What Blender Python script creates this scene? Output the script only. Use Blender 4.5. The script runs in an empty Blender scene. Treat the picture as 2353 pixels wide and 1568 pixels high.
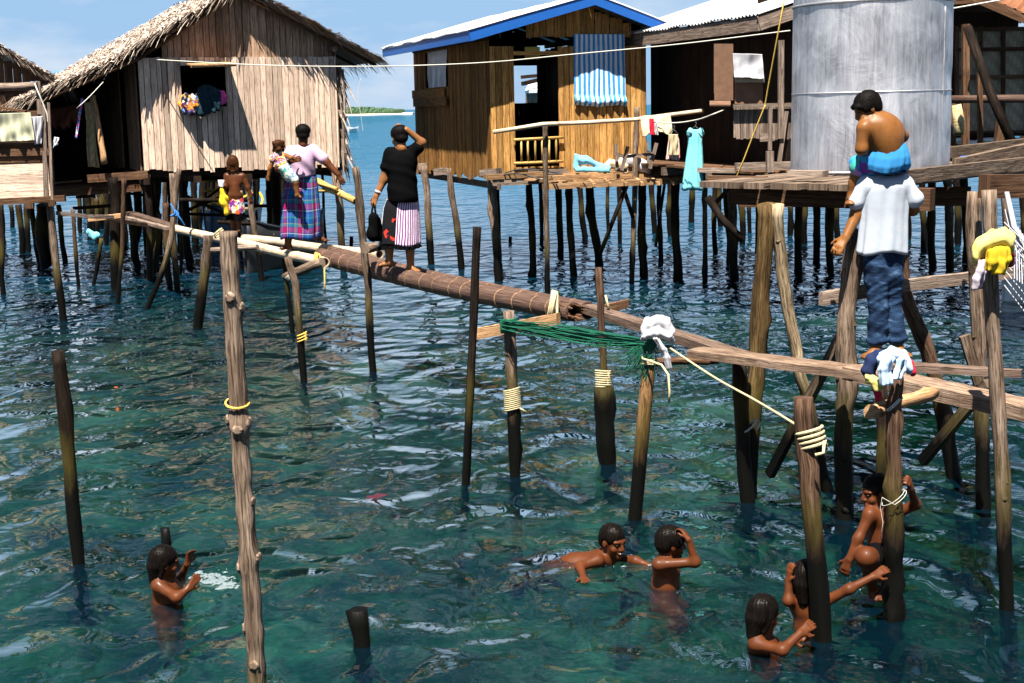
import bpy, math, random
import numpy as np
from mathutils import Vector, Matrix
R = math.radians
random.seed(7); RNG = np.random.default_rng(7)
scene = bpy.context.scene
COL = scene.collection
# ---------------------------------------------------------------- camera
EYE = Vector((0, 0, 2.84)); PITCH = R(9.35); ROLL = R(1.2)
F = 2352 * 50 / 36.0                                   # focal length in photo units (2352 wide)
fw = Vector((0, math.cos(PITCH), -math.sin(PITCH)))
r0 = Vector((1, 0, 0)); u0 = Vector((0, math.sin(PITCH), math.cos(PITCH)))
rt = r0 * math.cos(ROLL) - u0 * math.sin(ROLL); up = u0 * math.cos(ROLL) + r0 * math.sin(ROLL)
cam = bpy.data.cameras.new('camera'); cam.lens = 50; cam.sensor_width = 36
cam.clip_start = 0.1; cam.clip_end = 60000
camo = bpy.data.objects.new('camera', cam); COL.objects.link(camo)
m = Matrix((rt, up, -fw)).transposed().to_4x4(); m.translation = EYE
camo.matrix_world = m; scene.camera = camo
# ---------------------------------------------------------------- light
SUND = Vector((0.10, 0.40, -0.90)).normalized()         # direction sunlight travels
el = math.asin(-SUND.z); az = math.atan2(-SUND.x, -SUND.y)   # azimuth from +Y, clockwise
world = bpy.data.worlds.new('World'); scene.world = world; world.use_nodes = True
nt = world.node_tree; nt.nodes.clear()
wo = nt.nodes.new('ShaderNodeOutputWorld'); bg = nt.nodes.new('ShaderNodeBackground')
sky = nt.nodes.new('ShaderNodeTexSky'); sky.sky_type = 'NISHITA'; sky.sun_disc = False
sky.sun_elevation = el; sky.sun_rotation = az; sky.altitude = 0
sky.air_density = 1.0; sky.dust_density = 0.3; sky.ozone_density = 2.0
bg.inputs['Strength'].default_value = 0.05
tc = nt.nodes.new('ShaderNodeTexCoord'); mp = nt.nodes.new('ShaderNodeMapping'); mp.inputs['Scale'].default_value = (5, 5, 16)
mp.inputs['Location'].default_value = (0.35, 0, 0.3)
nz = nt.nodes.new('ShaderNodeTexNoise'); nz.inputs['Scale'].default_value = 1.3; nz.inputs['Detail'].default_value = 6; nz.inputs['Roughness'].default_value = .55
cr = nt.nodes.new('ShaderNodeValToRGB'); cr.color_ramp.elements[0].position = .46; cr.color_ramp.elements[1].position = .72
cr.color_ramp.elements[1].color = (.7, .7, .7, 1)
mx = nt.nodes.new('ShaderNodeMix'); mx.data_type = 'RGBA'; mx.inputs[7].default_value = (4.9, 5.2, 5.6, 1)
L = nt.links.new
L(tc.outputs['Generated'], mp.inputs['Vector']); L(mp.outputs[0], nz.inputs['Vector']); L(nz.outputs[0], cr.inputs[0])
hs = nt.nodes.new('ShaderNodeHueSaturation'); hs.inputs['Saturation'].default_value = 1.15; hs.inputs['Value'].default_value = .25
tn = nt.nodes.new('ShaderNodeMix'); tn.data_type = 'RGBA'; tn.blend_type = 'MULTIPLY'; tn.inputs[0].default_value = 1; tn.inputs[7].default_value = (.72, .86, 1.18, 1)
L(sky.outputs[0], tn.inputs[6]); L(tn.outputs[2], hs.inputs['Color'])
# humid blue air low over the sea
hz = nt.nodes.new('ShaderNodeMix'); hz.data_type = 'RGBA'; hz.inputs[7].default_value = (2.35, 3.75, 5.5, 1)
sz = nt.nodes.new('ShaderNodeSeparateXYZ'); L(tc.outputs['Generated'], sz.inputs[0])
hr = nt.nodes.new('ShaderNodeMapRange'); hr.interpolation_type = 'SMOOTHSTEP'; hr.inputs[1].default_value = .06; hr.inputs[2].default_value = .30; hr.inputs[3].default_value = .85; hr.inputs[4].default_value = .1
L(sz.outputs[2], hr.inputs[0]); L(hr.outputs[0], hz.inputs[0]); L(hs.outputs[0], hz.inputs[6])
L(cr.outputs[0], mx.inputs[0]); L(hz.outputs[2], mx.inputs[6]); L(mx.outputs[2], bg.inputs[0]); L(bg.outputs[0], wo.inputs[0])
sun = bpy.data.lights.new('sun', 'SUN'); sun.energy = 5.0; sun.angle = R(.5); sun.color = (1, .93, .82)
suno = bpy.data.objects.new('sun', sun); COL.objects.link(suno)
suno.rotation_euler = SUND.to_track_quat('-Z', 'Y').to_euler(); suno.location = (-5, -10, 30)
scene.view_settings.view_transform = 'Standard'; scene.view_settings.look = 'None'
scene.view_settings.exposure = 1.8; scene.view_settings.gamma = 1
scene.cycles.max_bounces = 8; scene.cycles.transparent_max_bounces = 12
scene.cycles.transmission_bounces = 6; scene.cycles.glossy_bounces = 3; scene.cycles.diffuse_bounces = 2
scene.cycles.volume_bounces = 0
scene.cycles.caustics_reflective = False; scene.cycles.caustics_refractive = False
# ---------------------------------------------------------------- photo <-> place
def ray(u, v):
    return (fw + rt * ((u - 1176) / F) + up * ((784 - v) / F))
def D(u, v, y):
    d = ray(u, v); return EYE + d * (y / d.y)
def W(u, v, z=0.0):
    d = ray(u, v); return EYE + d * ((z - EYE.z) / d.z)
def hit(u, v, p0, n):
    d = ray(u, v); return EYE + d * ((Vector(p0) - EYE).dot(n) / d.dot(n))
# ---------------------------------------------------------------- mesh building
class MB:
    def __init__(s): s.v = []; s.f = []; s.uv = []; s.t = []; s.mi = []; s.smooth = []
    def face(s, idx, uv, tone=.5, mi=0, smooth=False):
        s.f.append(idx); s.uv += uv; s.t.append(tone); s.mi.append(mi); s.smooth.append(smooth)
    def box(s, A, B, w, h, upv=(0, 0, 1), tone=None, mi=0, skew=0.0):
        """plank from A to B, width w sideways, thickness h along upv"""
        A = Vector(A); B = Vector(B); d = (B - A); Ln = d.length; d.normalize()
        upv = Vector(upv); sd = d.cross(upv); 
        if sd.length < 1e-4: sd = d.cross(Vector((1, 0, 0)))
        sd.normalize(); un = sd.cross(d).normalized()
        tone = random.random() if tone is None else tone
        i = len(s.v); sk = [random.uniform(-skew, skew) for _ in range(4)]
        for e, P in enumerate((A, B)):
            for j, (a, b) in enumerate(((-1, -1), (1, -1), (1, 1), (-1, 1))):
                s.v.append(P + sd * (a * w / 2) + un * (b * h / 2) + d * (sk[e * 2 + (j in (1, 2))]))
        o = random.random() * 20; p = random.random() * 20
        for (a, b, c, e, ww) in ((0, 1, 5, 4, w), (1, 2, 6, 5, h), (2, 3, 7, 6, w), (3, 0, 4, 7, h)):
            s.face((i + a, i + b, i + c, i + e), [(o, p), (o + ww, p), (o + ww, p + Ln), (o, p + Ln)], tone, mi)
            o += ww
        for q in ((3, 2, 1, 0), (4, 5, 6, 7)):
            s.face(tuple(i + k for k in q), [(o, p), (o + w, p), (o + w, p + .02), (o, p + .02)], tone * .8, mi)
    def tube(s, pts, rad, n=10, tone=None, mi=0, cap=True, rj=0.0, knots=0, hollow=0.0, sq=1.0, capmi=None):
        pts = [Vector(p) for p in pts]; m_ = len(pts)
        if not hasattr(rad, '__len__'): rad = [rad] * m_
        tone = random.random() if tone is None else tone
        d0 = (pts[1] - pts[0]).normalized(); a = d0.cross(Vector((.31, .9, .2)))
        if a.length < .05: a = d0.cross(Vector((1, 0, 0)))
        a.normalize(); i0 = len(s.v); Ls = 0; o = random.random() * 20
        kn = [(random.randrange(m_), random.randrange(n), random.uniform(.25, .6)) for _ in range(knots)]
        lens = []
        for k, P in enumerate(pts):
            if k: Ls += (P - pts[k - 1]).length
            lens.append(Ls)
            t = (pts[min(k + 1, m_ - 1)] - pts[max(k - 1, 0)]).normalized()
            a = (a - t * a.dot(t)).normalized(); b = t.cross(a)
            for j in range(n):
                th = 2 * math.pi * j / n; r = rad[k] * (1 + random.uniform(-rj, rj))
                for (kk, jj, am) in kn:
                    if abs(kk - k) <= 1:
                        dj = min((j - jj) % n, (jj - j) % n)
                        if dj <= 1: r += rad[k] * am * (1 if kk == k and dj == 0 else .35)
                s.v.append(P + a * (math.cos(th) * r) + b * (math.sin(th) * r * sq))
        rm = sum(rad) / m_
        for k in range(m_ - 1):
            for j in range(n):
                j2 = (j + 1) % n; u1 = o + j / n * 6.28 * rm; u2 = o + (j + 1) / n * 6.28 * rm
                s.face((i0 + k * n + j, i0 + k * n + j2, i0 + (k + 1) * n + j2, i0 + (k + 1) * n + j),
                       [(u1, lens[k]), (u2, lens[k]), (u2, lens[k + 1]), (u1, lens[k + 1])], tone, mi, True)
        if cap:
            cm = mi if capmi is None else capmi
            for k, rev in ((0, True), (m_ - 1, False)):
                ring = [i0 + k * n + j for j in range(n)]
                if hollow:
                    # inner wall of a hollow bamboo end
                    t = (pts[1] - pts[0]).normalized() if k == 0 else (pts[-2] - pts[-1]).normalized()
                    c = pts[k]; ib = len(s.v)
                    for q in ring: s.v.append(c + (s.v[q] - c) * hollow)
                    for q in ring: s.v.append(c + (s.v[q] - c) * hollow + t * rad[k] * 2.0)
                    for j in range(n):
                        j2 = (j + 1) % n
                        q1 = (ring[j], ring[j2], ib + j2, ib + j); q2 = (ib + j, ib + j2, ib + n + j2, ib + n + j)
                        s.face(q1 if not rev else q1[::-1], [(0, 0)] * 4, tone, cm); s.face(q2 if not rev else q2[::-1], [(0, 0)] * 4, .0, cm)
                    s.face(tuple(ib + n + j for j in range(n))[::(-1 if rev else 1)], [(0, 0)] * n, .0, cm)
                else:
                    uvc = [(math.cos(6.28 * j / n) * .3, math.sin(6.28 * j / n) * .01) for j in range(n)]
                    s.face(tuple(ring[::-1] if rev else ring), uvc, tone, cm)
    def grid(s, fn, nu, nv, su=1, sv=1, tone=.5, mi=0, closed=False):
        i0 = len(s.v)
        for b in range(nv + 1):
            for a in range(nu + 1): s.v.append(Vector(fn(a / nu, b / nv)))
        w = nu + 1
        for b in range(nv):
            for a in range(nu):
                s.face((i0 + b * w + a, i0 + b * w + a + 1, i0 + (b + 1) * w + a + 1, i0 + (b + 1) * w + a),
                       [(a / nu * su, b / nv * sv), ((a + 1) / nu * su, b / nv * sv), ((a + 1) / nu * su, (b + 1) / nv * sv), (a / nu * su, (b + 1) / nv * sv)],
                       tone, mi, True)
    def build(s, name, mat, parent=None, thick=0.0, origin=None):
        me = bpy.data.meshes.new(name)
        if origin is None:
            if parent is not None: origin = Vector(parent['_o'])
            else:
                xs = [p.x for p in s.v]; ys = [p.y for p in s.v]; zs = [p.z for p in s.v]
                origin = Vector(((min(xs) + max(xs)) / 2, (min(ys) + max(ys)) / 2, min(zs)))
        origin = Vector(origin)
        me.from_pydata([tuple(p - origin) for p in s.v], [], s.f)
        uvl = me.uv_layers.new(name='UVMap'); uvl.data.foreach_set('uv', [c for q in s.uv for c in q])
        ca = me.color_attributes.new('tone', 'FLOAT_COLOR', 'CORNER'); cl = []
        for f_, t in zip(s.f, s.t): cl += [t, t, t, 1] * len(f_)
        ca.data.foreach_set('color', cl)
        mats = mat if isinstance(mat, (list, tuple)) else [mat]
        for q in mats: me.materials.append(q)
        me.polygons.foreach_set('material_index', s.mi); me.polygons.foreach_set('use_smooth', s.smooth)
        me.update(); return link(name, me, parent, origin, thick)
def link(name, me, parent, origin, thick=0.0):
    o = bpy.data.objects.new(name, me); COL.objects.link(o)
    if parent is not None:
        o.parent = parent; o.location = Vector(origin) - Vector(parent['_o'])
    else: o.location = origin
    o['_o'] = tuple(origin)
    if thick:
        md = o.modifiers.new('thickness', 'SOLIDIFY'); md.thickness = thick; md.offset = 0
    return o
def tag(o, label, cat, group=None, kind=None):
    if label: o['label'] = label
    if cat: o['category'] = cat
    if group: o['group'] = group
    if kind: o['kind'] = kind
    return o
def empty(name, loc, label, cat, group=None):
    o = bpy.data.objects.new(name, None); COL.objects.link(o); o.location = loc; o['_o'] = tuple(loc); o.empty_display_size = .1
    return tag(o, label, cat, group)
# ---------------------------------------------------------------- smooth bodies from distance fields
class Sdf:
    def __init__(s, h=.008, k=.03): s.p = []; s.h = h; s.k = k
    def cone(s, a, b, r1, r2=None, k=None, sub=False):
        s.p.append(('c', np.array(a, float), np.array(b, float), r1, r1 if r2 is None else r2, s.k if k is None else k, sub)); return s
    def chain(s, pts, k=None):
        for (a, ra), (b, rb) in zip(pts[:-1], pts[1:]): s.cone(a, b, ra, rb, k)
    def ell(s, c, r, M=None, k=None, sub=False):
        M = np.eye(3) if M is None else np.array(M, float)
        s.p.append(('e', np.array(c, float), M, np.array(r, float), 0, s.k if k is None else k, sub)); return s
    def cut(s, p, n): s.p.append(('p', np.array(p, float), np.array(n, float), 0, 0, 0, True)); return s
    def mesh(s, name, mat, parent=None, noise=None, origin=None):
        lo = np.full(3, 1e9); hi = -lo
        def bb(q):
            if q[0] == 'c':
                r = max(q[3], q[4]); return np.minimum(q[1], q[2]) - r, np.maximum(q[1], q[2]) + r
            r = max(q[3]); return q[1] - r, q[1] + r
        for q in s.p:
            if q[0] != 'p' and not q[6]:
                a, b = bb(q); lo = np.minimum(lo, a); hi = np.maximum(hi, b)
        h = s.h; pad = .03 + 3 * h; lo -= pad; hi += pad
        n = np.ceil((hi - lo) / h).astype(int) + 1
        ax = [lo[i] + h * np.arange(n[i]) for i in range(3)]
        Dg = np.full(n, .25, np.float32)
        for q in s.p:
            if q[0] == 'p':
                d = ((ax[0] - q[1][0]) * q[2][0])[:, None, None] + ((ax[1] - q[1][1]) * q[2][1])[None, :, None] + ((ax[2] - q[1][2]) * q[2][2])[None, None, :]
                Dg = np.maximum(Dg, d); continue
            a, b = bb(q); m_ = q[5] + .06
            i0 = np.clip(np.floor((a - m_ - lo) / h).astype(int), 0, n); i1 = np.clip(np.ceil((b + m_ - lo) / h).astype(int) + 1, 0, n)
            if (i1 <= i0).any(): continue
            sl = tuple(slice(i0[i], i1[i]) for i in range(3))
            X = np.stack(np.meshgrid(ax[0][sl[0]], ax[1][sl[1]], ax[2][sl[2]], indexing='ij'), -1)
            if q[0] == 'c':
                pa = X - q[1]; ba = q[2] - q[1]; L2 = max(ba @ ba, 1e-9)
                t = np.clip((pa @ ba) / L2, 0, 1)
                d = np.linalg.norm(pa - t[..., None] * ba, axis=-1) - (q[3] + (q[4] - q[3]) * t)
            else:
                Lc = (X - q[1]) @ q[2].T
                k0 = np.linalg.norm(Lc / q[3], axis=-1); k1 = np.linalg.norm(Lc / q[3] ** 2, axis=-1)
                d = np.where(k1 > 1e-9, k0 * (k0 - 1) / np.maximum(k1, 1e-9), -min(q[3]))
            k = max(q[5], 1e-4); o = Dg[sl]
            if q[6]:
                d = -d; hh = np.clip(.5 - .5 * (o - d) / k, 0, 1); Dg[sl] = o * (1 - hh) + d * hh + k * hh * (1 - hh)
            else:
                hh = np.clip(.5 + .5 * (o - d) / k, 0, 1); Dg[sl] = o * (1 - hh) + d * hh - k * hh * (1 - hh)
        if noise is not None:
            X, Y, Z = np.meshgrid(*ax, indexing='ij'); near = np.abs(Dg) < .06
            Dg[near] += noise(X[near], Y[near], Z[near]).astype(np.float32)
        ins = Dg < 0
        c = np.zeros(n - 1, np.int8)
        for a in (0, 1):
            for b in (0, 1):
                for e in (0, 1): c += ins[a:n[0] - 1 + a, b:n[1] - 1 + b, e:n[2] - 1 + e]
        act = (c > 0) & (c < 8); idx = np.argwhere(act)
        vid = np.full(n - 1, -1, np.int64); vid[act] = np.arange(len(idx))
        acc = np.zeros((len(idx), 3)); cnt = np.zeros(len(idx))
        cor = [(a, b, e) for a in (0, 1) for b in (0, 1) for e in (0, 1)]
        for p_ in cor:
            for ax_ in range(3):
                if p_[ax_]: continue
                q_ = list(p_); q_[ax_] = 1
                va = Dg[tuple((idx + p_).T)]; vb = Dg[tuple((idx + q_).T)]; cr_ = (va < 0) != (vb < 0)
                t = np.where(cr_, va / np.where(cr_, va - vb, 1), 0)
                pos = np.array(p_, float) + np.outer(t, np.array(q_) - np.array(p_))
                acc += pos * cr_[:, None]; cnt += cr_
        V = lo + h * (idx + acc / cnt[:, None]); Q = []
        for ax_ in range(3):
            b_, c_ = [(1, 2), (2, 0), (0, 1)][ax_]
            sa = [slice(None)] * 3; sb = [slice(None)] * 3; sa[ax_] = slice(0, -1); sb[ax_] = slice(1, None)
            ch = ins[tuple(sa)] != ins[tuple(sb)]; E = np.argwhere(ch)
            ok = (E[:, b_] > 0) & (E[:, c_] > 0) & (E[:, b_] < n[b_] - 1) & (E[:, c_] < n[c_] - 1); E = E[ok]
            fl = ins[tuple(E.T)]
            eb = np.zeros(3, int); eb[b_] = 1; ec = np.zeros(3, int); ec[c_] = 1
            qd = np.stack([vid[tuple((E - eb - ec).T)], vid[tuple((E - ec).T)], vid[tuple(E.T)], vid[tuple((E - eb).T)]], 1)
            qd[~fl] = qd[~fl][:, ::-1]; Q.append(qd)
        Q = np.concatenate(Q)
        if origin is None:
            origin = Vector(parent['_o']) if parent is not None else Vector(((lo[0] + hi[0]) / 2, (lo[1] + hi[1]) / 2, lo[2] + pad))
        origin = Vector(origin); V = V - np.array(origin)
        me = bpy.data.meshes.new(name); me.vertices.add(len(V)); me.vertices.foreach_set('co', V.ravel())
        me.loops.add(Q.size); me.loops.foreach_set('vertex_index', Q.ravel().astype(np.int32))
        me.polygons.add(len(Q)); me.polygons.foreach_set('loop_start', np.arange(0, Q.size, 4, dtype=np.int32))
        me.polygons.foreach_set('loop_total', np.full(len(Q), 4, np.int32)); me.polygons.foreach_set('use_smooth', np.ones(len(Q), bool))
        me.update(calc_edges=True); me.validate()
        for q in (mat if isinstance(mat, (list, tuple)) else [mat]): me.materials.append(q)
        return link(name, me, parent, origin)
# ---------------------------------------------------------------- materials
def newmat(name):
    m_ = bpy.data.materials.new(name); m_.use_nodes = True; n_ = m_.node_tree
    return m_, n_, n_.nodes['Principled BSDF']
def nd(n_, typ, **kw):
    x = n_.nodes.new(typ)
    for k, v in kw.items():
        if k.startswith('i_'): x.inputs[int(k[2:]) if k[2:].isdigit() else k[2:].replace('_', ' ')].default_value = v
        else: setattr(x, k, v)
    return x
def ramp(n_, src, stops):
    x = n_.nodes.new('ShaderNodeValToRGB'); e = x.color_ramp.elements
    while len(e) < len(stops): e.new(.5)
    for q, (p, c) in zip(e, stops): q.position = p; q.color = tuple(c) + (1,) if len(c) == 3 else c
    n_.links.new(src, x.inputs[0]); return x.outputs[0]
def mixc(n_, fac, a, b, mode='MIX'):
    x = n_.nodes.new('ShaderNodeMix'); x.data_type = 'RGBA'; x.blend_type = mode
    for sock, val in ((x.inputs[0], fac), (x.inputs[6], a), (x.inputs[7], b)):
        if hasattr(val, 'is_output'): n_.links.new(val, sock)
        else: sock.default_value = val if not hasattr(val, '__len__') else (tuple(val) + (1,))[:4]
    return x.outputs[2]
def math_(n_, op, a, b=0.0, c=None, clamp=False):
    x = n_.nodes.new('ShaderNodeMath'); x.operation = op; x.use_clamp = clamp
    for i, v in enumerate((a, b) if c is None else (a, b, c)):
        if hasattr(v, 'is_output'): n_.links.new(v, x.inputs[i])
        else: x.inputs[i].default_value = v
    return x.outputs[0]
def coords(n_, kind='UV', scale=(1, 1, 1), loc=(0, 0, 0)):
    if kind == 'POS': s_ = n_.nodes.new('ShaderNodeNewGeometry').outputs['Position']
    else: s_ = n_.nodes.new('ShaderNodeTexCoord').outputs[kind]
    mp_ = n_.nodes.new('ShaderNodeMapping'); mp_.inputs['Scale'].default_value = scale; mp_.inputs['Location'].default_value = loc
    n_.links.new(s_, mp_.inputs[0]); return mp_.outputs[0]
def noise(n_, vec, scale=1, detail=4, rough=.55, dist=0.0):
    x = nd(n_, 'ShaderNodeTexNoise'); x.inputs['Scale'].default_value = scale; x.inputs['Detail'].default_value = detail
    x.inputs['Roughness'].default_value = rough; x.inputs['Distortion'].default_value = dist
    n_.links.new(vec, x.inputs['Vector']); return x.outputs[0]
def bump(n_, b, height, strength=.4, dist=.01):
    x = nd(n_, 'ShaderNodeBump'); x.inputs['Strength'].default_value = strength; x.inputs['Distance'].default_value = dist
    n_.links.new(height, x.inputs['Height']); n_.links.new(x.outputs[0], b.inputs['Normal']); return x
def tone_out(n_):
    a = nd(n_, 'ShaderNodeAttribute', attribute_name='tone'); s_ = nd(n_, 'ShaderNodeSeparateColor')
    n_.links.new(a.outputs['Color'], s_.inputs[0]); return s_.outputs[0]
def wood(name, dark, mid, light, grain=60, wet=False, rough=.8, stain=(.05, .035, .025), stainamt=.35, knots=True):
    """weathered timber: grain along the UV length, board to board tone, stains; wet and algae-covered near the water line"""
    m_, n_, b = newmat(name); L_ = n_.links.new
    g = noise(n_, coords(n_, 'UV', (grain, 2.2, 1)), 1, 5, .65, .6)
    g2 = noise(n_, coords(n_, 'UV', (grain * 3.3, 5, 1), (3, 7, 0)), 1, 3, .6)
    c = ramp(n_, g, [(.28, dark), (.5, mid), (.72, light)])
    t = tone_out(n_)
    tm = nd(n_, 'ShaderNodeMapRange'); tm.inputs[3].default_value = .55; tm.inputs[4].default_value = 1.3; L_(t, tm.inputs[0])
    vv = nd(n_, 'ShaderNodeCombineColor')
    for i in range(3): L_(tm.outputs[0], vv.inputs[i])
    c = mixc(n_, 1.0, c, vv.outputs[0], 'MULTIPLY')
    sp = ramp(n_, noise(n_, coords(n_, 'POS', (3, 3, 1.2)), 2.2, 6, .7), [(.5, (0, 0, 0)), (.72, (1, 1, 1))])
    c = mixc(n_, math_(n_, 'MULTIPLY', sp, stainamt), c, stain)
    fine = ramp(n_, g2, [(.36, (0, 0, 0)), (.47, (1, 1, 1))])
    c = mixc(n_, fine, mixc(n_, .75, c, tuple(x * .35 for x in dark)), c)
    if wet:
        ck = ramp(n_, noise(n_, coords(n_, 'UV', (75, 5.5, 1), (1, 2, 0)), 1, 3, .6, .8), [(.40, (0, 0, 0)), (.47, (1, 1, 1))])
        c = mixc(n_, ck, mixc(n_, .7, c, tuple(x * .3 for x in dark)), c)
        bl = noise(n_, coords(n_, 'POS', (2, 2, 1.1), (3, 1, 0)), 2.5, 4, .6)
        c = mixc(n_, 1.0, c, ramp(n_, bl, [(.3, (.5, .46, .42)), (.65, (1.08, 1.06, 1.02))]), 'MULTIPLY')
    if knots:
        vo = nd(n_, 'ShaderNodeTexVoronoi'); L_(coords(n_, 'UV', (8, 2.1, 1)), vo.inputs['Vector']); vo.inputs['Scale'].default_value = 1.0
        kf = ramp(n_, vo.outputs['Distance'], [(.07, (1, 1, 1)), (.13, (0, 0, 0))])
        c = mixc(n_, math_(n_, 'MULTIPLY', kf, .6), c, tuple(x * .35 for x in dark))
    rg = rough
    if wet:
        z = nd(n_, 'ShaderNodeSeparateXYZ'); ge = nd(n_, 'ShaderNodeNewGeometry'); L_(ge.outputs['Position'], z.inputs[0])
        zn = math_(n_, 'ADD', z.outputs[2], math_(n_, 'MULTIPLY', math_(n_, 'SUBTRACT', noise(n_, coords(n_, 'POS', (5, 5, 1.2)), 1.5, 5, .65), .5), .55))
        alg = ramp(n_, zn, [(.48, (0, 0, 0)), (.58, (1, 1, 1)), (.70, (1, 1, 1)), (.90, (0, 0, 0))])
        c = mixc(n_, math_(n_, 'MULTIPLY', alg, .55), c, (.10, .085, .016))
        damp = ramp(n_, math_(n_, 'MULTIPLY', zn, .8), [(.5, (1, 1, 1)), (.9, (0, 0, 0))]); c = mixc(n_, math_(n_, 'MULTIPLY', damp, .6), c, mixc(n_, .7, c, (.02, .012, .006)))
        wt = ramp(n_, zn, [(.44, (1, 1, 1)), (.74, (0, 0, 0))])
        c = mixc(n_, wt, c, (.0025, .0025, .002))
        rr = nd(n_, 'ShaderNodeMapRange'); rr.inputs[3].default_value = rough; rr.inputs[4].default_value = .5; L_(wt, rr.inputs[0]); L_(rr.outputs[0], b.inputs['Roughness'])
    else: b.inputs['Roughness'].default_value = rg
    L_(c, b.inputs['Base Color'])
    hh = math_(n_, 'ADD', g, math_(n_, 'MULTIPLY', g2, .6)); bump(n_, b, hh, .55, .012)
    b.inputs['Specular IOR Level'].default_value = .07
    return m_
def plain(name, col, rough=.8, var=.25, bs=.3, scale=25, spec=.3, bd=.01):
    m_, n_, b = newmat(name); L_ = n_.links.new
    nn = noise(n_, coords(n_, 'Object'), scale, 5, .6)
    c = ramp(n_, nn, [(.3, tuple(x * (1 - var) for x in col)), (.7, tuple(min(1, x * (1 + var * .6)) for x in col))])
    L_(c, b.inputs['Base Color']); b.inputs['Roughness'].default_value = rough; b.inputs['Specular IOR Level'].default_value = spec
    bump(n_, b, nn, bs, bd); return m_
# ---------------------------------------------------------------- palette
M = {}
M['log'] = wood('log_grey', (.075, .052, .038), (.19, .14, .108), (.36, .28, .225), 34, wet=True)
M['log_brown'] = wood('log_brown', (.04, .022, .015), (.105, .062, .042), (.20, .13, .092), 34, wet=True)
M['log_dark'] = wood('log_dark', (.007, .005, .004), (.019, .013, .010), (.046, .032, .025), 34, wet=True)  # dark wood, with the shade under the houses also put into its colour
M['log_pale'] = wood('log_pale', (.16, .12, .075), (.36, .285, .19), (.52, .43, .31), 24, wet=True, stainamt=.15)
M['log_yellow'] = wood('log_yellow', (.065, .04, .016), (.17, .11, .048), (.29, .20, .09), 36, wet=True)
M['grey'] = wood('timber_grey', (.08, .058, .045), (.20, .15, .12), (.36, .285, .235), 40)
M['brown'] = wood('timber_brown', (.04, .02, .011), (.11, .058, .033), (.21, .125, .077), 34)
M['tan'] = wood('timber_tan', (.16, .085, .04), (.36, .21, .105), (.54, .35, .19), 30)
M['pink'] = wood('wall_planks_pale', (.36, .25, .18), (.60, .45, .35), (.72, .58, .47), 40, stain=(.20, .12, .08), stainamt=.35)
M['gable'] = wood('gable_planks_brown', (.13, .075, .045), (.32, .205, .135), (.48, .34, .24), 40, stain=(.10, .05, .025), stainamt=.5)
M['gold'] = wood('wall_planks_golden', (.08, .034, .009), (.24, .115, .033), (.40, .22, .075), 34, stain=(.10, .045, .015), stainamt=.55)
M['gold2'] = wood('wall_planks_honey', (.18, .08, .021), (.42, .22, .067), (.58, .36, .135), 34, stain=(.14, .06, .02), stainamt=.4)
M['deck'] = wood('timber_deck', (.05, .035, .025), (.135, .097, .072), (.25, .19, .145), 36)
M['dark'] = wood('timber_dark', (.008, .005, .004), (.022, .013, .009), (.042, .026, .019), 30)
M['bam'] = wood('bamboo_light', (.28, .19, .12), (.52, .41, .29), (.68, .57, .44), 50, knots=False, rough=.45, stainamt=.3)
M['bamb'] = wood('bamboo_brown', (.045, .025, .019), (.10, .060, .046), (.158, .102, .08), 60, knots=False, rough=.5, stainamt=.3)
M['bamy'] = wood('bamboo_yellow', (.22, .125, .035), (.42, .28, .09), (.56, .40, .16), 40, knots=False, rough=.45, stainamt=.2)
M['bampost'] = wood('bamboo_post', (.14, .07, .03), (.30, .17, .08), (.46, .28, .14), 40, wet=True, knots=False, rough=.4)
def thatch_mat():
    m_, n_, b = newmat('thatch'); t = tone_out(n_)
    g = noise(n_, coords(n_, 'UV', (60, 3, 1)), 1, 4)
    c = ramp(n_, math_(n_, 'ADD', math_(n_, 'MULTIPLY', t, .8), math_(n_, 'MULTIPLY', g, .3)),
             [(.15, (.05, .032, .022)), (.40, (.22, .16, .12)), (.65, (.44, .355, .29)), (.9, (.62, .53, .45))])
    n_.links.new(c, b.inputs['Base Color']); b.inputs['Roughness'].default_value = .75; bump(n_, b, g, .4, .01); return m_
M['thatch'] = thatch_mat()
def zinc(name, c1, c2, rough=.45, rust=0.0):
    m_, n_, b = newmat(name)
    a = noise(n_, coords(n_, 'UV', (1.5, .7, 1)), 2.5, 6, .65)
    c = ramp(n_, a, [(.3, c1), (.7, c2)])
    if rust:
        rf = ramp(n_, noise(n_, coords(n_, 'UV', (4, .5, 1), (5, 1, 0)), 2, 6, .7), [(.6 - rust, (0, 0, 0)), (.8 - rust, (1, 1, 1))])
        c = mixc(n_, rf, c, (.20, .075, .03))
    n_.links.new(c, b.inputs['Base Color']); b.inputs['Roughness'].default_value = rough; b.inputs['Metallic'].default_value = .25; return m_
M['zinc'] = zinc('corrugated_zinc', (.60, .62, .64), (.78, .79, .80), .5)
M['zinc_old'] = zinc('corrugated_zinc_aged', (.48, .49, .50), (.68, .69, .70), .5, .08)
M['rust'] = zinc('rusty_iron', (.25, .11, .05), (.40, .2, .1), .8, .35)
M['blue'] = plain('fascia_blue_paint', (.007, .082, .33), .5, .12, .15, 30)
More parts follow.
